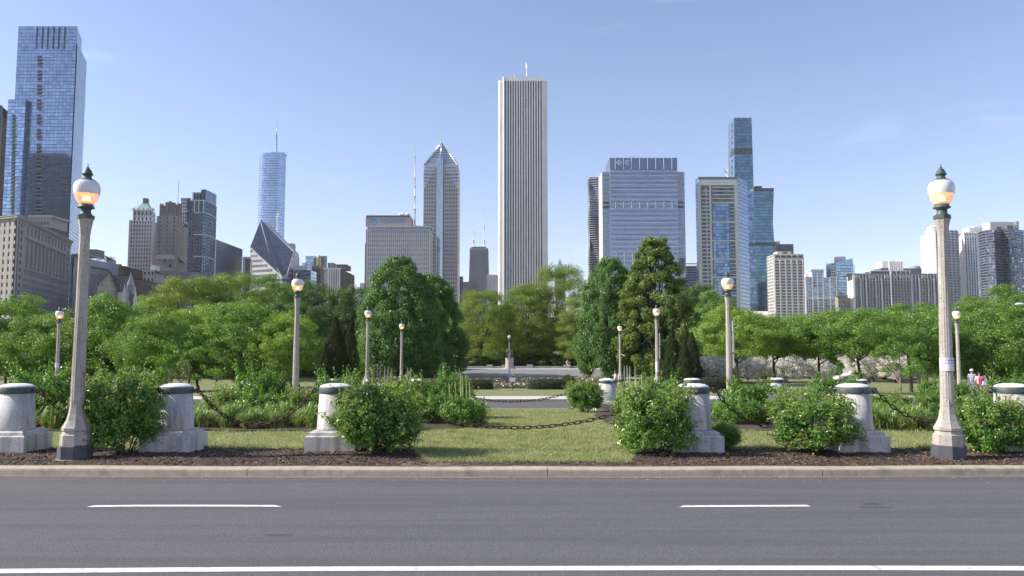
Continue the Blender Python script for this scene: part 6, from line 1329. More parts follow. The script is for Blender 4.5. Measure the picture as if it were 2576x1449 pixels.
# ---------- concrete office slab with rooftop sign
Yp = 900.
b = simple('office_slab', 'wide grey office slab with a blue insurance sign on its roof block', 577, [(923.5, Yp), (1082.5, Yp), (1089.5, Yp + 35)], [dict(nc=30, px=(1, 11.6), wf=.46, hf=.44, win='w_pru', pp=.55, dep=.4, bandm='white2', ml=.8, mr=.8), dict(nc=8, px=(1, 11.6), wf=.5, hf=.6, win='w_mid', wall='pru', pp=.3)], 'pru', done=False, back=12)
rbox(b, 'glazed_top_floor', 'g_legd', 924.5, 1082, 571.5, 577, Yp + .5, 28); rbox(b, 'roof_slab', 'conc', 922, 1084, 568, 571.3, Yp - 1, 32)
for k in range(15): rbox(b, 'top_mullion', 'conc', 924.3 + k * 10.55, 925.3 + k * 10.55, 571.5, 577.3, Yp - .3, .6)
rbox(b, 'roof_block', 'tan', 920, 1034, 546.5, 569, Yp + 20, 22); rbox(b, 'louvre_screen', 'w_black', 921, 1032, 541.8, 546.3, Yp + 20.5, 20)
for k in range(38): rbox(b, 'louvre_fin', 'bluegrey', 922 + k * 2.9, 922.8 + k * 2.9, 541.5, 546.4, Yp + 19.8, .5)
rbox(b, 'left_return', 'tan2', 919, 923.6, 577, 790, Yp + 8, 26); rbox(b, 'left_edge', 'w_black', 917, 919, 612, 790, Yp + 20, 14)
for (x, r_) in ((1008, 2.2), (1013, 2.6), (1025, 2.6), (1028, 2.0)): X, Z = W(x, 539.5, Yp + 30); b.mb('dish', 'dish').sphere((X, Yp + 30, Z), r_, 10, 6, (1, .5, .75))
for x in (926, 934): X, Z = W(x, 537, Yp + 30); b.mb('roof_bracket', 'black').tube([(X, Yp + 30, Z - 3), (X + 1, Yp + 30, Z), (X + 3, Yp + 30, Z - 2)], .15, 4)
# sign
M['signblue'] = mat('blue_sign_letters', (.10, .28, .50), rough=.5)
tcv = bpy.data.curves.new('lettering', 'FONT'); tcv.body = 'Prudential'; tcv.extrude = .25; tcv.align_x = 'LEFT'; tcv.align_y = 'BOTTOM'; tcv.materials.append(M['signblue']); tcv.offset = .02
Xs0, Zs0 = W(956.5, 564, Yp + 18.5); Xs1, _ = W(1018.5, 564, Yp + 18.5)
to = bpy.data.objects.new('lettering', tcv); col.objects.link(to); to.parent = b.root; to.location = Vector((Xs0, Yp + 19, Zs0 - .1)) - b.o; to.rotation_euler = (R(90), 0, 0); tcv.size = 7.2
bpy.context.view_layer.update(); wd_ = to.dimensions.x; to.scale = ((Xs1 - Xs0) / max(1, wd_), 1.08, 1)
X, Z = W(940.5, 557.5, Yp + 19); lg = MB(tuple(b.o)); n_ = 32; V = []
for rr_, in ((4.1,), (3.6,)):
    for i in range(n_): t = 2 * math.pi * i / n_; V += [(X + rr_ * math.cos(t), Yp + 19, Z + rr_ * math.sin(t))]
V2 = [(x, y + .4, z) for x, y, z in V]; lg.add(V + V2, [(i, (i + 1) % n_, n_ + (i + 1) % n_, n_ + i) for i in range(n_)] + [(2 * n_ + i, i, (i + 1) % n_, 2 * n_ + (i + 1) % n_)[::-1] for i in range(n_)])
for pl_ in ([(-3.4, -1.2), (-1.6, .2), (0, 2.0), (1.7, 2.4), (2.5, .6), (3.3, -.4), (2.2, -2.6), (-.5, -3.4), (-2.6, -2.6)], [(-3.2, 1.2), (-2.0, 2.8), (-.6, 3.4), (-1.6, 1.8)]):
    lg.add([(X + a, Yp + 18.9, Z + c) for a, c in pl_] + [(X + a, Yp + 19.3, Z + c) for a, c in pl_], [tuple(range(len(pl_))), tuple(range(2 * len(pl_) - 1, len(pl_) - 1, -1))] + [(i, len(pl_) + i, len(pl_) + (i + 1) % len(pl_), (i + 1) % len(pl_)) for i in range(len(pl_))])
lg.build('emblem', M['signblue'], b.root)
b.done()
b = Bld('mast', 'tall slim white broadcasting mast between the two office towers', (XW(1043.5, 565, Yp + 30), Yp + 30, ZW(575, Yp + 30)), cat='mast')
for (y0, y1, r0, r1) in ((570, 528, 1.15, .95), (528, 495, .8, .7), (495, 445, .8, .6), (445, 392, .55, .45), (392, 364, .35, .15)): pole(b, 'mast_section', 'mast', 1043.5, y0, y1, Yp + 30, r0, r1, 8)
for y in (527, 495, 470, 392, 384, 376): X, Z = W(1043.5, y, Yp + 30); b.mb('platform', 'grey').lathe([(1.7 if y > 400 else .8, Z - .3), (1.7 if y > 400 else .8, Z + .3)], 8, c=(X, Yp + 30, 0))
rbox(b, 'cross_arm', 'grey', 1034, 1052, 567, 568.2, Yp + 29, 1); b.done()
# ---------- pointed granite tower
Y2 = 960.
b = simple('pointed_tower', 'grey granite tower with a stepped pyramid crown and needle spire', 434, [(1066, Y2), (1096.5, Y2)], [dict(nc=5, px=(1, 10.3), wf=.60, hf=.50, win='w_brown', ml=.5, mr=.3)], 'pru2', done=False, back=34)
xl, xr = b.P[0][0], XW(1152.5, 434, Y2); xm0, xm1 = XW(1097.5, 434, Y2), XW(1117.5, 434, Y2); z1 = b.z1; b.body('core', 'pru2', [(xl + 1, Y2 + 1.2), (xr - 1, Y2 + 1.2), (xr - 1, Y2 + 40), (xl + 1, Y2 + 40)], ZB, z1)
face(b, (xm1, Y2), (xr, Y2), ZB, z1, 6, round((z1 - ZB) / (10.3 * .48)), .60, .50, 'pru2', 'w_brown', ml=.3, mr=.5); b.mb('side_wall', 'pru2').box(xr - 1, xr, Y2 + .4, Y2 + 38, ZB, z1); b.mb('side_wall', 'pru2').box(xl, xl + 1, Y2 + .4, Y2 + 38, ZB, z1)
zm_ = ZW(400, Y2); b.mb('glass_strip', 'bluegrey').prism([(xm0 + .1, Y2 + .2), (xm0 + 1.2, Y2 - 1.1), (xm1 - 1.2, Y2 - 1.1), (xm1 - .1, Y2 + .2), (xm1, Y2 + 2), (xm0, Y2 + 2)], ZB, zm_)
face(b, (xm0 + 1.2, Y2 - 1.12), (xm1 - 1.2, Y2 - 1.12), ZB, zm_, 4, round((zm_ - ZB) / (5.2 * .48)), .9, .88, 'bluegrey', 'g_pru', style='curtain')
# gabled crown: four steep sides with light ledges
cxp = XW(1111.3, 365, Y2 + 18); zsx = ZW(412, Y2); zap = ZW(362, Y2 + 18); xl2, xr2 = XW(1068, 412, Y2), XW(1151.5, 412, Y2)
b.mb('crown_core', 'pru2').prism([(xl, Y2 + .3), (xr, Y2 + .3), (xr, Y2 + 38), (xl, Y2 + 38)], z1, zsx, [(xl2, Y2 + 1), (xr2, Y2 + 1), (xr2, Y2 + 37), (xl2, Y2 + 37)])
nst = 12
for k in range(nst):
    f0, f1 = k / nst, (k + 1) / nst; lp = lambda f, o: (cxp + (xl2 - cxp) * (1 - f) * o, cxp + (xr2 - cxp) * (1 - f) * o); a0, a1 = lp(f0, 1); c0, c1 = lp(f1, 1); ya0 = Y2 + 1 + 17 * f0; ya1 = Y2 + 37 - 17 * f0; yc0 = Y2 + 1 + 17 * f1; yc1 = Y2 + 37 - 17 * f1
    za = zsx + (zap - zsx) * f0; zc = zsx + (zap - zsx) * f1; hz_ = za + (zc - za) * .62
    b.mb('crown_band', 'steel').prism([(a0, ya0), (a1, ya0), (a1, ya1), (a0, ya1)], za, hz_, [(a0 + (c0 - a0) * .4, ya0 + .9), (a1 + (c1 - a1) * .4, ya0 + .9), (a1 + (c1 - a1) * .4, ya1 - .9), (a0 + (c0 - a0) * .4, ya1 - .9)])
    b.mb('crown_recess', 'w_dark').prism([(c0, yc0 + .3), (c1, yc0 + .3), (c1, yc1 - .3), (c0, yc1 - .3)], hz_ - .2, zc + .2)
for (sx) in (xl2, xr2): b.mb('crown_rib', 'steel').tube([(sx, Y2 + .6, zsx - 1), (cxp, Y2 + 17, zap + 2)], [1.3, .6], 4)
b.mb('crown_rib', 'steel').tube([((xm0 + xm1) / 2, Y2 - .2, zm_ - 3), (cxp, Y2 + 16, zap)], [1.6, .7], 4)
for k in range(7):                                       # chevron ledges below the crown
    za = ZW(416 + k * 8.4, Y2); f = 1 - k / 7.5
    for (s0, s1) in ((xl - .3, xl + (xm0 - xl) * f), (xr - (xr - xm1) * f, xr + .3)): b.mb('chevron_ledge', 'steel').hexa([(s0, Y2 - .5, za - 1.9), (s1, Y2 - .5, za - 1.9), (s1, Y2 + .5, za - 1.9), (s0, Y2 + .5, za - 1.9), (s0, Y2 - .1, za), (s1, Y2 - .1, za), (s1, Y2 + .5, za), (s0, Y2 + .5, za)])
X, Zt = W(1111, 318, Y2 + 18); b.mb('needle_spire', 'steel').lathe([(2.1, zap - 1), (.9, zap + 6), (.5, zap + 12), (.06, Zt)], 6, c=(cxp, Y2 + 18, 0), smooth=False); b.done()
# ---------- black tapering tower far away
Yk2 = 2350.; b = Bld('tapering_tower', 'distant black tapering tower with two white antennas', (XW(1205, 640, Yk2), Yk2, ZB)); zt = ZW(624, Yk2); zbm = ZW(740, Yk2); x0, x1 = XW(1182, 624, Yk2), XW(1227.7, 624, Yk2); q0, q1 = XW(1178.5, 740, Yk2), XW(1230.5, 740, Yk2); kk = (zt - ZB) / (zt - zbm); q0 = x0 + (q0 - x0) * kk; q1 = x1 + (q1 - x1) * kk
b.body('wall', 'black', [(q0, Yk2 - 3), (q1, Yk2 - 3), (q1, Yk2 + 60), (q0, Yk2 + 60)], ZB, zt, [(x0, Yk2), (x1, Yk2), (x1, Yk2 + 50), (x0, Yk2 + 50)])
nr = int((zt - ZB) / 7.5)
for j in range(nr):
    z = ZB + (zt - ZB) * (j + .5) / nr; f = (z - ZB) / (zt - ZB); a = q0 + (x0 - q0) * f; c = q1 + (x1 - q1) * f; yy = Yk2 - 3 + 3 * f - .3
    for i in range(7): b.pane((a + (c - a) * (i + .5) / 7, yy, z), (1, 0), (c - a) / 7 * .72, 3.4, .3, 'navy', visw(a, yy, z))
Xc = lambda f, z: 0
zr_ = [ZB + (zt - ZB) * f for f in (0, .33, .66, 1)]
for i in range(3):
    for s in (0, 1):
        f0, f1 = (i / 3, (i + 1) / 3); e0 = [q0 + (x0 - q0) * f0, q1 + (x1 - q1) * f0]; e1 = [q0 + (x0 - q0) * f1, q1 + (x1 - q1) * f1]; b.mb('cross_brace', 'black').tube([(e0[s], Yk2 - 3.4, zr_[i]), (e1[1 - s], Yk2 - .8, zr_[i + 1])], .8, 4)
rbox(b, 'top_band', 'grey', 1183, 1227, 625.5, 627, Yk2 - 1, 1); rbox(b, 'plant_room', 'black', 1186, 1222, 620.5, 624, Yk2 + 8, 30)
for (x, yt_) in ((1191.5, 556), (1218.8, 529)): pole(b, 'antenna', 'mast', x, 624, 604, Yk2 + 20, 2.6, 2.2, 6); pole(b, 'antenna', 'mast', x, 604, (604 + yt_) / 2, Yk2 + 20, 1.3, 1.1, 6); pole(b, 'antenna', 'mast', x, (604 + yt_) / 2, yt_, Yk2 + 20, .7, .3, 6)
b.done()
b = simple('white_grid_building', 'small white grid office building between the black tapering tower and the white ribbed tower', 691, [(1225, 1300), (1253, 1300)], [dict(nc=8, px=(1, 5.2), wf=.62, hf=.55, win='w_blue', mt=2)], 'white')
b = simple('brown_building', 'pinkish brown block in front of the black tapering tower', 709, [(1165, 1200), (1203, 1200)], [None], 'roofbrown'); b = simple('dark_building', 'narrow dark block just right of the pointed granite tower', 695.5, [(1152, 1150), (1165, 1150)], [None], 'navy')
b = simple('brown_building', 'small brown block at the foot of the white ribbed tower', 735, [(1238, 1100), (1253, 1100)], [None], 'brown')
# ---------- white ribbed tower
Yo = 1010.; zt = ZW(193, Yo); b = Bld('white_ribbed_tower', 'tallest central tower, white with fifteen narrow vertical ribs and notched corners', (XW(1316, 500, Yo), Yo, ZB))
x = [XW(q, 195, Yo) for q in (1253.5, 1264.5, 1366.5, 1377.5)]; zc = ZW(197.5, Yo)
b.body('corner_wall', 'marble', [(x[0], Yo + 9), (x[3], Yo + 9), (x[3], Yo + 62), (x[0], Yo + 62)], ZB, zc); b.body('centre_wall', 'marble', [(x[1], Yo + .9), (x[2], Yo + .9), (x[2], Yo + 10), (x[1], Yo + 10)], ZB, zt - .1)
b.mb('corner_post', 'marble').box(x[1] - .02, x[1] + 2.2, Yo - .3, Yo + .9, ZB, zt); b.mb('corner_post', 'marble').box(x[2] - 1.2, x[2] + .02, Yo - .3, Yo + .9, ZB, zt); b.mb('roof_band', 'marble').box(x[1] + 2.2, x[2] - 1.2, Yo - .25, Yo + .9, ZW(203, Yo), zt); b.mb('corner_post', 'marble').prism([(x[0] - .05, Yo + 9), (x[0] + 1.7, Yo + 6.6), (x[0] + 1.9, Yo + 9)], ZB, zc); b.mb('corner_post', 'marble').prism([(x[1] - .3, Yo + .9), (x[1] + 1.3, Yo - 1.2), (x[1] + 1.6, Yo - .3)], ZB, zt)
n_ = 15; s0, s1 = x[1] + 2.2, x[2] - 1.2; cw = (s1 - s0) / n_; ztop = ZW(203, Yo)
for i in range(1, n_):
    xx = s0 + i * cw; b.mb('rib', 'marble').prism([(xx - .85, Yo + .9), (xx - .35, Yo - .7), (xx + .35, Yo - .7), (xx + .85, Yo + .9)], ZB, ztop + .5)
fhh = 3.86; nr = int((ztop - ZB) / fhh)
for j in range(nr):
    for i in range(n_):
        z = ZB + (ztop - ZB) * (j + .5) / nr; dark = z > ZW(220, Yo); b.pane((s0 + (i + .5) * cw, Yo + .86, z), (1, 0), cw - 1.75, fhh * (.99 if dark else .80), .16, 'w_black' if dark else 'w_dark', visw(0, Yo, z))
for i in range(n_): b.mb('spandrel', 'dgrey').box(s0 + i * cw + .75, s0 + (i + 1) * cw - .75, Yo + .84, Yo + .9, ZB, ztop)
for k in range(150): z = ZB + (zc - ZB) * k / 150; b.mb('panel_joint', 'grey').box(x[0] + 1.6, x[1], Yo + 8.95, Yo + 9, z, z + .18); b.mb('panel_joint', 'grey').box(x[2], x[3], Yo + 8.95, Yo + 9, z, z + .18)
rbox(b, 'roof_rail', 'grey', 1283, 1344, 189.7, 190.2, Yo + 14, .3)
for k in range(11): rbox(b, 'roof_rail', 'grey', 1283.5 + k * 6, 1284 + k * 6, 189.5, 193, Yo + 14, .3)
pole(b, 'antenna', 'mast', 1325.7, 193, 172, Yo + 20, .9, .8, 6); pole(b, 'antenna', 'mast', 1325.9, 172, 156, Yo + 20, 1.6, 1.4, 6); rbox(b, 'rooftop_box', 'dish', 1291, 1296, 188, 193, Yo + 20, 3); b.done()
b = Bld('green_spire_tower', 'stone tower with a pale green pyramid roof peeping over the honey locust', (XW(1409, 690, 1400), 1400, ZB)); X = XW(1409, 670, 1400); b.body('wall', 'tan', [(X - 9, 1395), (X + 9, 1395), (X + 9, 1413), (X - 9, 1413)], ZB, ZW(676, 1400)); b.body('pyramid_roof', 'copper', [(X - 7, 1397), (X + 7, 1397), (X + 7, 1411), (X - 7, 1411)], ZW(676, 1400), ZW(650, 1400), [(X - .2, 1403.8), (X + .2, 1403.8), (X + .2, 1404.2), (X - .2, 1404.2)])
for s in (-1, 1): b.mb('turret', 'tan').lathe([(1, ZW(680, 1395)), (1, ZW(672, 1395)), (.05, ZW(668, 1395))], 6, c=(X + s * 8.5, 1395, 0))
b.done()
# ---------- wavy balcony tower
Yq = 1150.; b = Bld('wavy_tower', 'slim tower with rippling white balcony slabs left of the banded blue block', (XW(1495, 600, Yq), Yq, ZB), cap=150); x0, x1 = XW(1481.5, 450, Yq), XW(1512, 450, Yq); zt = ZW(450, Yq); b.body('wall', 'w_black', [(x0 + 1, Yq + 3), (x1, Yq + 3), (x1, Yq + 30), (x0 + 1, Yq + 30)], ZB, zt); nf = 78
for k in range(nf):
    z = ZB + (zt - ZB) * (k + 1) / nf; n_ = 9; pts = []
    for i in range(n_): f = i / (n_ - 1); pts.append((x0 + (x1 - x0) * f - (1.2 * math.sin(k * .35) if i == 0 else 0), Yq + 1.2 - 1.6 * math.sin(f * 5 + k * .22) - .6 * math.sin(k * .5)))
    pts += [(x1, Yq + 5), (x0 - .8 * math.sin(k * .35), Yq + 26)]
    sm_ = MB(tuple(b.o)); sm_.prism(pts, z, z + .75); sm_.build('balcony_slab', WM['conc'], b.root)
    if k % 9 == 4: continue
    for i in range(5): b.pane((x0 + 1 + (x1 - x0 - 1) * (i + .5) / 5, Yq + 2.9, z - 1.6), (1, 0), (x1 - x0) / 5 * .85, 2.4, .3, 'g_aqua', visw(0, Yq, z))
rbox(b, 'roof_frame', 'dgrey', 1484, 1508, 446, 448, Yq + 5, 10); b.done()
# ---------- banded blue office block
Yc2 = 930.
b = Bld('banded_office_block', 'broad blue-grey office block with pale horizontal bands and two emblems at its top', (XW(1619, 600, Yc2), Yc2, ZB)); X = [XW(q, 430, Yc2) for q in (1534.5, 1704)]; zt = ZW(397, Yc2); zw_ = ZW(430, Yc2); xa, xb = XW(1514.5, 430, Yc2 + 4), XW(1721.5, 430, Yc2 + 4); xs = XW(1507.5, 440, Yc2 + 30)
b.body('wall', 'bluegrey', [(X[0], Yc2), (X[1], Yc2), (X[1], Yc2 + 50), (X[0], Yc2 + 50)], ZB, zw_); b.body('wing_wall', 'grey', [(xa, Yc2 + 4), (xb, Yc2 + 4), (xb, Yc2 + 44), (xa, Yc2 + 44)], ZB, zw_ - .1); b.body('parapet', 'bluegrey', [(X[0], Yc2), (X[1], Yc2), (X[1], Yc2 + 40), (X[0], Yc2 + 40)], zw_, zt)
b.mb('side_wall', 'beige').add([(xs, Yc2 + 34, ZB), (xa, Yc2 + 4, ZB), (xa, Yc2 + 4, zw_), (xs, Yc2 + 34, zw_)], [(0, 1, 2, 3)])
rh = 6.05 * Yc2 / FQ; nr = int((zw_ - ZB) / rh)
slotx = [1547.5 + k * 20.3 for k in range(8)]
def slot_rows(z): return ZW(655 + 0, Yc2) > 0 and (ZW(525.5, Yc2) > z > ZW(508, Yc2)) or (ZW(667, Yc2) > z > ZW(641 - 5, Yc2))
for j in range(nr):
    z = ZB + (zw_ - ZB) * (j + .5) / nr; wide = j % 2 == 0; hgt = rh * .86; n_ = 16
    if wide: b.mb('pale_band', 'conc').box(X[0], X[1], Yc2 - .35, Yc2, z + rh * .5 - .55, z + rh * .5 + .45); b.mb('pale_band', 'conc').box(X[0], X[1], Yc2 - .35, Yc2, z - rh * .28 - .2, z - rh * .28 + .2)
    for i in range(n_): b.pane((X[0] + (X[1] - X[0]) * (i + .5) / n_, Yc2 - .06, z), (1, 0), (X[1] - X[0]) / n_ * .985, hgt, .16, 'g_bcbs', visw(0, Yc2, z))
for (a, c) in ((xa + 1, X[0] - .2), (X[1] + .2, xb - .8)): face(b, (a, Yc2 + 4), (c, Yc2 + 4), ZB, zw_ - 1, 5, nr // 2, .8, .6, 'grey', 'g_bcbs', style='curtain')
nrp = 10
for j in range(nrp):
    for i in range(9):
        a = X[0] if i == 0 else XW(slotx[i - 1] + 1.5, 410, Yc2); c = X[1] if i == 8 else XW(slotx[i] - 1.5, 410, Yc2); z = zw_ + (zt - zw_) * (j + .5) / nrp; n2 = 5
        for q in range(n2): b.pane((a + (c - a) * (q + .5) / n2, Yc2 - .06, z), (1, 0), (c - a) / n2 * .9, (zt - zw_) / nrp * .72, .16, 'g_bcbs')
for (ya, yb, dx) in ((397, 426, 0), (508, 525, .6), (636, 666, 2.2)):
    for k_, xq in enumerate(slotx):
        for nm_, m_, hw_, yo_, dp_ in (('slot', 'w_black', 1.9, .55, .5), ('slot_column', 'palewhite', .9, .99, .4)):
            q_ = MB(tuple(b.o)); q_.box(XW(xq - hw_ + dx, ya, Yc2), XW(xq + hw_ + dx, ya, Yc2), Yc2 - yo_, Yc2 - yo_ + dp_, ZW(yb, Yc2), ZW(ya, Yc2)); q_.build(nm_, WM[m_], b.root)
for (ya, yb, xq0, xq1, m_) in ((507, 512, 1705, 1720, 'w_black'), (518, 523, 1705, 1720, 'w_black'), (507, 512, 1517, 1533, 'w_black'), (518, 523, 1517, 1533, 'w_black'), (649, 682, 1708, 1723, 'w_black'), (650, 683, 1519, 1536, 'w_black')): rbox(b, 'mechanical_louvre', m_, xq0, xq1, ya, yb, Yc2 + 3.2, .7)
M['emb'] = mat('pale_emblem', (.55, .60, .68), rough=.5); M['emb2'] = mat('blue_emblem_core', (.12, .22, .42), rough=.5)
def plate(cx, cz, pts, y, m, nm): q = MB(tuple(b.o)); n = len(pts); q.add([(cx + a, y, cz + c) for a, c in pts] + [(cx + a, y + .4, cz + c) for a, c in pts], [tuple(range(n)), tuple(range(2 * n - 1, n - 1, -1))] + [(i, n + i, n + (i + 1) % n, (i + 1) % n) for i in range(n)]); return q.build(nm, m, b.root)
cx, cz = W(1557.2, 409, Yc2 - 1); r3 = 1.25; r8 = 3.1; cr = [(-r3, -r8), (r3, -r8), (r3, -r3), (r8, -r3), (r8, r3), (r3, r3), (r3, r8), (-r3, r8), (-r3, r3), (-r8, r3), (-r8, -r3), (-r3, -r3)]
plate(cx, cz, cr, Yc2 - 1, M['emb'], 'cross_emblem'); plate(cx, cz, [(.9 * math.cos(t * math.pi / 5), 1.3 * math.sin(t * math.pi / 5)) for t in range(10)], Yc2 - 1.3, M['emb2'], 'emblem_figure')
cx, cz = W(1577.6, 409, Yc2 - 1); sh_ = [(-2.4, 2.8), (0, 3.3), (2.4, 2.8), (2.5, 0), (1.6, -2.2), (0, -3.5), (-1.6, -2.2), (-2.5, 0)]
plate(cx, cz, sh_, Yc2 - 1, M['emb'], 'shield_emblem'); plate(cx, cz, [(a * .72, c * .72) for a, c in sh_], Yc2 - 1.3, M['emb2'], 'emblem_field'); plate(cx, cz, [(-.3, -1.8), (.3, -1.8), (.35, 1.7), (-.3, 1.7)], Yc2 - 1.6, M['emb'], 'emblem_figure')
X9, Z9 = W(1588, 394, Yc2 + 10); b.mb('rooftop_mast', 'dish').tube([(X9, Yc2 + 10, zt - 1), (X9, Yc2 + 10, Z9)], .3, 5); b.mb('rooftop_mast', 'grey').box(X9 - 4, X9 + 4, Yc2 + 9.8, Yc2 + 10.2, Z9, Z9 + .3); b.done('glass_band')
b = simple('low_glass_building', 'low grey glass building in the gap right of the banded blue block', 669, [(1724, 1100), (1757, 1100)], [dict(nc=6, px=(1, 6.5), wf=.9, hf=.6, style='curtain', win='g_her')], 'grey', done=False)
rbox(b, 'roof_frame', 'conc', 1726, 1755, 662, 663.5, 1102, 6)
for k in range(5): rbox(b, 'roof_frame', 'conc', 1727 + k * 6.5, 1728 + k * 6.5, 663, 670, 1102, 1)
b.done()
# ---------- glass apartment tower with white frame
Y3 = 960.
b = simple('framed_glass_tower', 'blue glass apartment tower with a heavy white frame and angled right side', 451, [(1749, Y3 + 14), (1757, Y3), (1855, Y3), (1879.5, Y3 + 30)],
           [dict(nc=2, px=(1, 9.7), wf=.9, hf=.8, style='curtain', win='g_340'), None, dict(nc=5, px=(1, 9.7), wf=.93, hf=.86, style='curtain', win='g_legd')], 'bluegrey', done=False, back=6)
P1, P2_ = b.P[1], b.P[2]; z1 = b.z1; xq = lambda q: XW(q, 600, Y3)
def patch(q0, q1, ya, yb, nc, nr, wf, hf, win, style='curtain', **k): face(b, (XW(q0, (ya + yb) / 2, Y3 - .1), Y3 - .1), (XW(q1, (ya + yb) / 2, Y3 - .1), Y3 - .1), ZW(yb, Y3), ZW(ya, Y3), nc, nr, wf, hf, 'conc', win, style=style, **k)
rbox(b, 'frame', 'conc', 1757, 1854.5, 452, 466, Y3 - 1.4, 1.6); rbox(b, 'frame', 'conc', 1757.5, 1766, 466.3, 800, Y3 - 1.2, 1.3); rbox(b, 'frame', 'conc', 1850.5, 1859, 466.3, 800, Y3 - 1.2, 1.3); rbox(b, 'frame', 'conc', 1787, 1792, 466.3, 800, Y3 - 1.0, 1.1)
patch(1793, 1851, 470, 507, 4, 4, .94, .8, 'w_mid')
for k in range(5): rbox(b, 'balcony_slab', 'conc', 1792, 1851, 470 + k * 9.4, 472 + k * 9.4, Y3 - 1.6, 1.4)
yy = [510, 559, 606, 652, 698, 743, 788]
for k in range(6):
    rbox(b, 'frame', 'conc', 1792, 1851.5, yy[k] - 2.2, yy[k] + 1.5, Y3 - 1.1, 1.2); q = 2 + k * .8
    patch(1792 + q, 1831 + q, yy[k] + 2, yy[k + 1] - 2.5, 7, 5, .95, .84, 'g_340'); patch(1833 + q, 1850 + q, yy[k] + 2, yy[k + 1] - 2.5, 3, 5, .8, .55, 'w_mid')
    for r_ in range(5): rbox(b, 'balcony_rail', 'conc', 1832.5 + q, 1851 + q, yy[k] + 10.5 + r_ * 8.9, yy[k] + 12 + r_ * 8.9, Y3 - 1.5, 1.2)
for r_ in range(34):
    y = 472 + r_ * 9.7; d = r_ * .2
    rbox(b, 'small_window', 'w_blue', 1768 + d, 1775 + d, y, y + 6.4, Y3 - .9, 1.0); rbox(b, 'small_window', 'w_black', 1778 + d, 1785.5 + d, y + (2 if r_ % 2 else 0), y + 6.6, Y3 - .9, 1.0); rbox(b, 'frame', 'conc', 1766, 1787.2, y + 6.6, y + 9.4, Y3 - 1.05, 1.1); rbox(b, 'frame', 'conc', 1775.4 + d, 1777.6 + d, y, y + 6.5, Y3 - 1.0, 1.1)
rbox(b, 'rooftop_units', 'conc', 1772, 1797, 449, 451, Y3 + 8, 8); rbox(b, 'corner_fin', 'conc', 1877.5, 1879.5, 455, 800, Y3 + 28, 1.5)
X0, Z0 = W(1830, 448, Y3 + 10); X1, Z1 = W(1812, 430, Y3 + 10); b.mb('window_crane', 'dish').tube([(X0 + 2, Y3 + 10, Z0 - 1), (X0 - 3, Y3 + 10, Z1 + 1)], .8, 5); b.mb('window_crane', 'dish').tube([(X0 - 5, Y3 + 10, Z1 + 1.5), (X0 + 1, Y3 + 10, Z1 + .5)], .7, 5); b.mb('window_crane', 'dish').box(X0 - 1, X0 + 5, Y3 + 9, Y3 + 12, z1 - .5, Z0 + 1); b.done()
# ---------- tapering teal towers
b = Bld('teal_tower', 'tallest teal glass tower on the right, swelling and narrowing, with a dark open storey', (XW(1870, 500, 1180), 1180, ZB)); 
def stem(prof, Y, m, dark=(), nc=7, crease=None, bk=35, cw_m='bluegrey'):
    """prof: [(yq, xl, xr)] from top to bottom"""
    for (y0, a0, c0), (y1, a1, c1) in zip(prof[:-1], prof[1:]):
        z1_, z0_ = ZW(y0, Y), ZW(y1, Y); A0_, C0_, A1_, C1_ = XW(a0, y0, Y), XW(c0, y0, Y), XW(a1, y1, Y), XW(c1, y1, Y)
        b.mb('wall', cw_m).prism([(A1_, Y), (C1_, Y), (C1_, Y + bk), (A1_, Y + bk)], z0_, z1_, [(A0_, Y), (C0_, Y), (C0_, Y + bk), (A0_, Y + bk)]); fh = 4.6; n_ = max(1, round((z1_ - z0_) / fh))
        for j in range(n_):
            f = (j + .5) / n_; z = z0_ + (z1_ - z0_) * f; a = A1_ + (A0_ - A1_) * f; c = C1_ + (C0_ - C1_) * f; ym = y1 + (y0 - y1) * f; dk = any(d0 < ym < d1 for d0, d1 in dark)
            for i in range(nc): b.pane((a + (c - a) * (i + .5) / nc, Y - .1, z), (1, 0), (c - a) / nc * .95, (z1_ - z0_) / n_ * .86, .3, 'w_black' if dk else m, visw(0, Y, z))
stem([(296, 1847, 1890.5), (450, 1848, 1895.5), (520, 1848.5, 1896), (620, 1851, 1897), (780, 1856, 1899)], 1180, 'g_vista', dark=((376, 390), (617, 624)), nc=6)
def sidestem(prof, Yn_, Yf_, m, dark=(), nc=3):
    for (y0, a0, c0), (y1, a1, c1) in zip(prof[:-1], prof[1:]):
        z1_, z0_ = ZW(y0, Yn_), ZW(y1, Yn_); V = [(XW(a1, y1, Yf_), Yf_, z0_), (XW(c1, y1, Yn_), Yn_, z0_), (XW(c0, y0, Yn_), Yn_, z1_), (XW(a0, y0, Yf_), Yf_, z1_)]; b.mb('side_wall', 'bluegrey').add(V, [(0, 1, 2, 3)]); n_ = max(1, round((z1_ - z0_) / 4.6))
        for j in range(n_):
            f = (j + .5) / n_; lo = Vector(V[0]).lerp(Vector(V[3]), f); hi = Vector(V[1]).lerp(Vector(V[2]), f); ym = y1 + (y0 - y1) * f; u = (hi - lo); Lq = math.hypot(u.x, u.y); u2 = (u.x / Lq, u.y / Lq); dk = any(d0 < ym < d1 for d0, d1 in dark)
            for i in range(nc): p = lo.lerp(hi, (i + .5) / nc); b.pane((p.x + u2[1] * .1, p.y - u2[0] * .1, p.z), u2, Lq / nc * .92, (z1_ - z0_) / n_ * .86, .3, 'w_black' if dk or (i == 1 and j % 2 == 0) else m, visw(0, Yn_, p.z))
sidestem([(298, 1835.8, 1847), (450, 1836.5, 1848), (520, 1839, 1848.5), (560, 1841, 1849)], 1180, 1205, 'g_pale', dark=((376, 392),))
X, Z = W(1884, 293, 1190); b.mb('roof_crane', 'dish').box(X - 1.5, X + 2, 1189, 1191, Z - 1, Z + 1); b.done()
b = Bld('teal_tower', 'second teal glass tower, flaring towards its base, right of the tallest teal one', (XW(1925, 600, 1130), 1130, ZB))
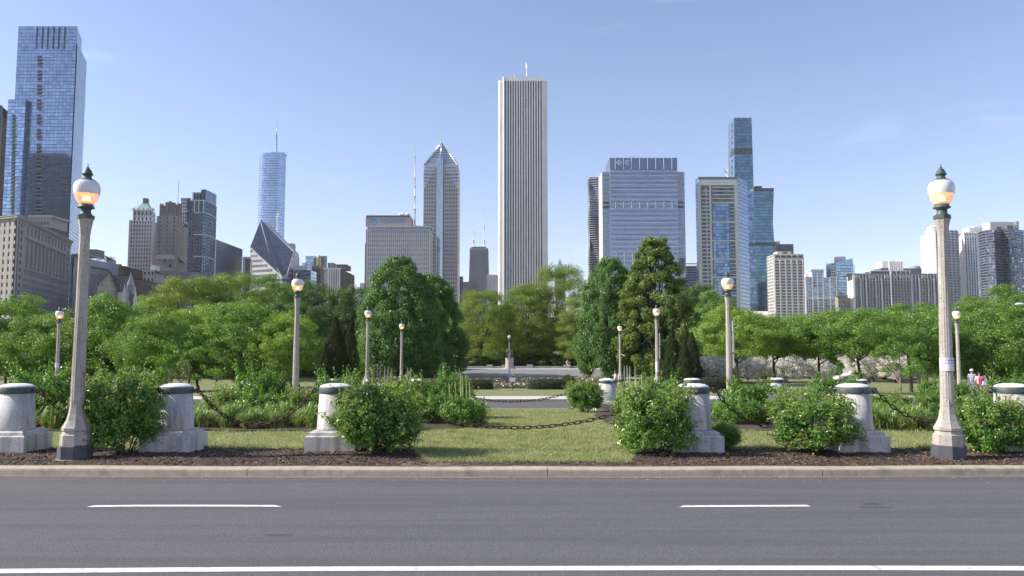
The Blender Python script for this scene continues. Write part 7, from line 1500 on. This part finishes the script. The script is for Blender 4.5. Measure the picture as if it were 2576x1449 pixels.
stem([(473, 1895.5, 1947), (530, 1896.5, 1945), (560, 1897, 1944.5), (660, 1901, 1951), (780, 1904, 1954)], 1130, 'g_vista', dark=((473, 482), (612, 622)), nc=7); stem([(481, 1879, 1895.4), (660, 1882, 1900.9), (780, 1883, 1903.9)], 1131, 'g_340', dark=((612, 622),), nc=3, cw_m='grey')
rbox(b, 'rooftop_frame', 'black', 1899, 1918, 468, 470, 1140, 10); rbox(b, 'rooftop_frame', 'black', 1901, 1916, 470, 473, 1142, 6); b.done()
b = Bld('teal_block', 'low teal glass block with dark top storeys joined to the flaring teal tower', (XW(1975, 650, 1128), 1128, ZB)); stem([(614, 1951.5, 1996), (780, 1954.5, 1999)], 1128, 'g_vista', dark=((614, 634),), nc=6); rbox(b, 'rooftop_units', 'conc', 1952, 1962, 607, 614, 1140, 8); b.done()
# ---------- beige tower
b = simple('beige_tower', 'beige concrete tower with a grid of horizontal bands, right of the teal towers', 639, [(1929, 845), (1948, 820), (2021.5, 820)], [dict(nc=5, px=(1, 8.05), wf=.7, hf=.6, wall='beige', win='w_mid', pp=.25), dict(nc=5, px=(1, 8.05), wf=.88, hf=.58, wall='beige', win='w_brown', pp=.35, mt=6.5)], 'beige', done=False, ycap=1, back=20)
z1 = b.z1
for k in range(5): rbox(b, 'top_window', 'w_black', 1951 + k * 14.3, 1962 + k * 14.3, 642.5, 648, 819.4, .5)
rbox(b, 'penthouse', 'beige', 1955, 1990, 632.5, 640, 832, 12); rbox(b, 'penthouse_window', 'w_dark', 1969, 1981, 634, 638, 831.6, .5)
for k in range(6): rbox(b, 'pier', 'palewhite', 1947.5 + k * 14.6, 1949.3 + k * 14.6, 652, 800, 819, .6)
b.done()
# ---------- pale and glass apartment blocks
b = simple('apartment_block', 'pale blue and white apartment block with a raised centre bay', 698, [(2027, 900), (2108, 900)], [dict(nc=17, px=(1, 7.0), wf=.72, hf=.68, wall='frame', win='g_340', pp=.3)], 'frame', done=False, back=16)
P0, P1 = (XW(2041, 690, 899), 899.), (XW(2072, 690, 899), 899.); b.body('centre_bay', 'frame', [(P0[0] + .3, 899.8), (P1[0] - .3, 899.8), (P1[0] - .3, 914), (P0[0] + .3, 914)], ZB, ZW(681, 900)); face(b, P0, P1, ZB, ZW(681, 900), 7, 30, .74, .7, 'frame', 'g_340', pp=.3); rbox(b, 'cornice', 'conc', 2040, 2073, 677.5, 681, 898, 14)
for (q0, q1) in ((2026, 2043), (2087, 2109)): rbox(b, 'cornice', 'conc', q0, q1, 696, 699.5, 898.5, 12)
for q in (2027.5, 2045, 2058, 2072, 2089, 2106): rbox(b, 'white_pier', 'palewhite', q - .9, q + .9, 699 if q in (2027.5, 2089, 2106) else 684, 800, 898.2, .6)
rbox(b, 'white_band', 'palewhite', 2027, 2108, 748, 752, 898.4, .5); rbox(b, 'left_attic', 'palewhite', 2027, 2044, 689, 696, 905, 6); b.done()
b = simple('glass_apartment_tower', 'pale blue glass apartment tower with a sloping crown and a concrete drum on top', 663, [(2077, 990), (2091, 985), (2102, 985), (2145, 985), (2150, 1000)], [dict(nc=3, px=(1, 7), wf=.9, hf=.85, style='curtain', win='g_pale'), dict(nc=2, px=(1, 7), wf=.85, hf=.55, win='w_black', wall='frame'), dict(nc=7, px=(1, 7), wf=.93, hf=.82, style='curtain', win='g_pale'), dict(nc=1, px=(1, 7), wf=.9, hf=.8, style='curtain', win='g_legd')], 'bluegrey', done=False)
xa, xb = XW(2093, 655, 985), XW(2145, 655, 985); za, zc = ZW(664, 985), ZW(650, 985); b.mb('glass_crown', 'g_pale').add([(xa, 985, za), (xb, 985, za), (xb, 985, zc), (xa, 985, za + .6), (xa, 986, za), (xb, 986, za), (xb, 986, zc), (xa, 986, za + .6)], [(0, 1, 2, 3), (7, 6, 5, 4), (3, 2, 6, 7), (1, 5, 6, 2)])
X, Z = W(2117, 647, 995); b.mb('drum', 'conc').lathe([(7, za), (7, Z), (6, Z + .8)], 24, c=(X, 1000, 0)); b.done()
b = simple('brown_building', 'small brown and cream building between the glass tower and the long dark slab', 742, [(2109, 850), (2133, 850)], [dict(nc=6, px=(1, 12), wf=.6, hf=.8, wall='tan', win='w_mid')], 'tan')
b = simple('long_apartment_slab', 'very long dark apartment slab with pale piers and a bright white left end', 690, [(2130, 860), (2147, 840), (2365, 840)], [None, dict(nc=28, px=(1, 7.4), wf=.78, hf=.66, wall='pru', win='w_blue', pp=.3, dep=.6, bandm='dgrey')], 'palewhite', done=False, ycap=1, back=24)
P = b.P; b.mb('end_wall', 'palewhite').add([(P[0][0], 860, ZB), (P[1][0], 840, ZB), (P[1][0], 840, b.z1), (P[0][0], 860, b.z1)], [(0, 1, 2, 3)]); rbox(b, 'end_wall', 'palewhite', 2147, 2152, 692, 790, 839.3, .8)
b.done_ = 1
for q in (2152, 2187, 2226, 2246, 2265, 2284, 2320, 2357): rbox(b, 'roof_pod', 'stone2', q, q + 13, 693, 700, 838.5, .9)
for q in (2167, 2181, 2205, 2220, 2243, 2295, 2315, 2337, 2352): rbox(b, 'white_pier', 'pru', q - 1.6, q + 1.6, 700, 800, 838.6, 1)
rbox(b, 'white_pier', 'palewhite', 2242, 2244, 682, 800, 838.2, .9)
for j in range(15):
    for (q0, q1) in ((2152, 2165), (2187, 2201), (2226, 2240), (2247, 2294), (2320, 2333), (2356, 2366)): rbox(b, 'balcony_rail', 'stone2', q0, q1, 706 + j * 7.4, 707.4 + j * 7.4, 838.4, .9)
rbox(b, 'roof_storey', 'dgrey', 2130, 2365, 688, 692.5, 842, 16); rbox(b, 'penthouse', 'dgrey', 2190, 2290, 682, 688, 844, 14)
for q in (2190, 2243, 2255, 2267, 2279, 2289): rbox(b, 'penthouse_pier', 'palewhite', q - .6, q + .6, 681, 692, 843, .8)
rbox(b, 'penthouse_roof', 'palewhite', 2189, 2291, 680.3, 682, 843, 14); b.done()
b = Bld('white_ribbed_rooftop', 'block with white vertical fins rising behind the long dark slab', (XW(2245, 670, 980), 980, ZB)); rbox(b, 'wall', 'dgrey', 2219, 2272, 674, 800, 980, 20); rbox(b, 'left_wall', 'palewhite', 2219, 2236, 657, 674, 981, 18); rbox(b, 'recess', 'w_mid', 2236, 2272, 657, 681, 981, 18)
for k in range(8): rbox(b, 'white_fin', 'palewhite', 2237 + k * 4.6, 2239.6 + k * 4.6, 655.5, 683, 978.6, 1.8)
rbox(b, 'low_wing', 'dgrey', 2273, 2322, 675, 800, 984, 16); X, Z = W(2306, 670, 990); b.mb('drum', 'grey').lathe([(8, Z - 8), (8, Z), (7, Z + 1)], 20, c=(X, 998, 0)); b.done()
# ---------- white grid tower behind right lamp
Y5 = 900.
b = simple('white_grid_tower', 'bright white gridded tower behind the big right lamp post', 577, [(2314, Y5 + 62), (2352, Y5), (2409.5, Y5 + 8)], [None, dict(nc=6, px=(1, 7.05), wf=.62, hf=.55, wall='pru', win='w_black', pp=.6, dep=.5, bandm='white')], 'palewhite', done=False, ycap=1, back=10)
Pa, Pb = b.P[0], b.P[1]; zl = ZW(596, Y5 + 62); zr2 = b.z1
face(b, Pa, Pb, ZB, zr2, 14, 52, .52, .56, 'palewhite', 'w_black', pp=0)
for (q0, q1, ya, Y_) in ((2338, 2345, 580, Y5 + 30), (2345, 2352, 569, Y5 + 22), (2362, 2388, 570, Y5 + 30), (2352, 2362, 566, Y5 + 28)): rbox(b, 'roof_step', 'palewhite', q0, q1, ya, 583, Y_, 12)
b.done()
b = simple('white_rib_tower', 'white-topped tower with tall glass bays left of the curved dark tower', 583, [(2411, 962), (2424, 930), (2462, 930)], [dict(nc=4, px=(1, 8), wf=.45, hf=.7, wall='palewhite', win='w_mid', pp=.6), dict(nc=6, px=(1, 8), wf=.6, hf=.85, wall='palewhite', win='g_340', pp=.9, dep=.7, mt=7)], 'palewhite', done=False, ycap=1)
for k in range(6): rbox(b, 'top_window', 'w_mid', 2426 + k * 6, 2429.5 + k * 6, 587, 592, 929.3, .5)
rbox(b, 'roof_block', 'palewhite', 2438, 2491, 572, 582, 948, 14); rbox(b, 'roof_block', 'palewhite', 2450, 2480, 569, 573, 950, 10); b.done()
# ---------- curved dark tower
Y6 = 820.; pts6 = [(2455, Y6 + 34), (2462, Y6 + 18), (2478, Y6 + 6), (2500, Y6), (2519, Y6 + 8), (2521, Y6 + 10), (2536, Y6 + 2), (2556, Y6), (2572, Y6 + 5), (2590, Y6 + 20)]
ncs = [2, 4, 6, 5, 1, 4, 6, 4, 4]
b = simple('curved_dark_tower', 'big curved dark glass apartment tower at the right picture edge with a cream roof block', 577, pts6, [dict(nc=n_, px=(1, 7.0), wf=.86, hf=.66, style='curtain', win='g_dark', alt=lambda i, j: ('g_pale' if random.Random(i * 31 + j * 17).random() < .05 else 'w_black' if random.Random(i * 13 + j * 7).random() < .14 else None)) for n_ in ncs], 'dgrey', done=False, ycap=3, back=10, cap=300)
rbox(b, 'roof_block', 'beige', 2491, 2552, 558, 577, Y6 + 16, 14); X, Z = W(2551, 558, Y6 + 24); b.mb('roof_block', 'beige').lathe([(4.2, ZW(577, Y6 + 24)), (4.2, Z)], 20, c=(X, Y6 + 24, 0), smooth=False); rbox(b, 'roof_window', 'dgrey', 2507, 2520, 570, 578, Y6 + 15.4, .7); rbox(b, 'right_roof_window', 'dgrey', 2534, 2548, 567, 578, Y6 + 15.4, .7)
b.done()

# ================================================================ AIR
hm = bpy.data.materials.new('haze_air'); hm.use_nodes = True; ht = hm.node_tree; ht.nodes.clear()
pv = ht.nodes.new('ShaderNodeVolumePrincipled'); pv.inputs['Color'].default_value = (.86, .91, 1, 1); pv.inputs['Density'].default_value = 0.00007; pv.inputs['Anisotropy'].default_value = .2
ho = ht.nodes.new('ShaderNodeOutputMaterial'); ht.links.new(pv.outputs['Volume'], ho.inputs['Volume'])
hb = MB(); hb.box(-2600, 2600, -700, 3400, -4.2, 560)
tag(hb.build('haze', hm), kind='stuff')
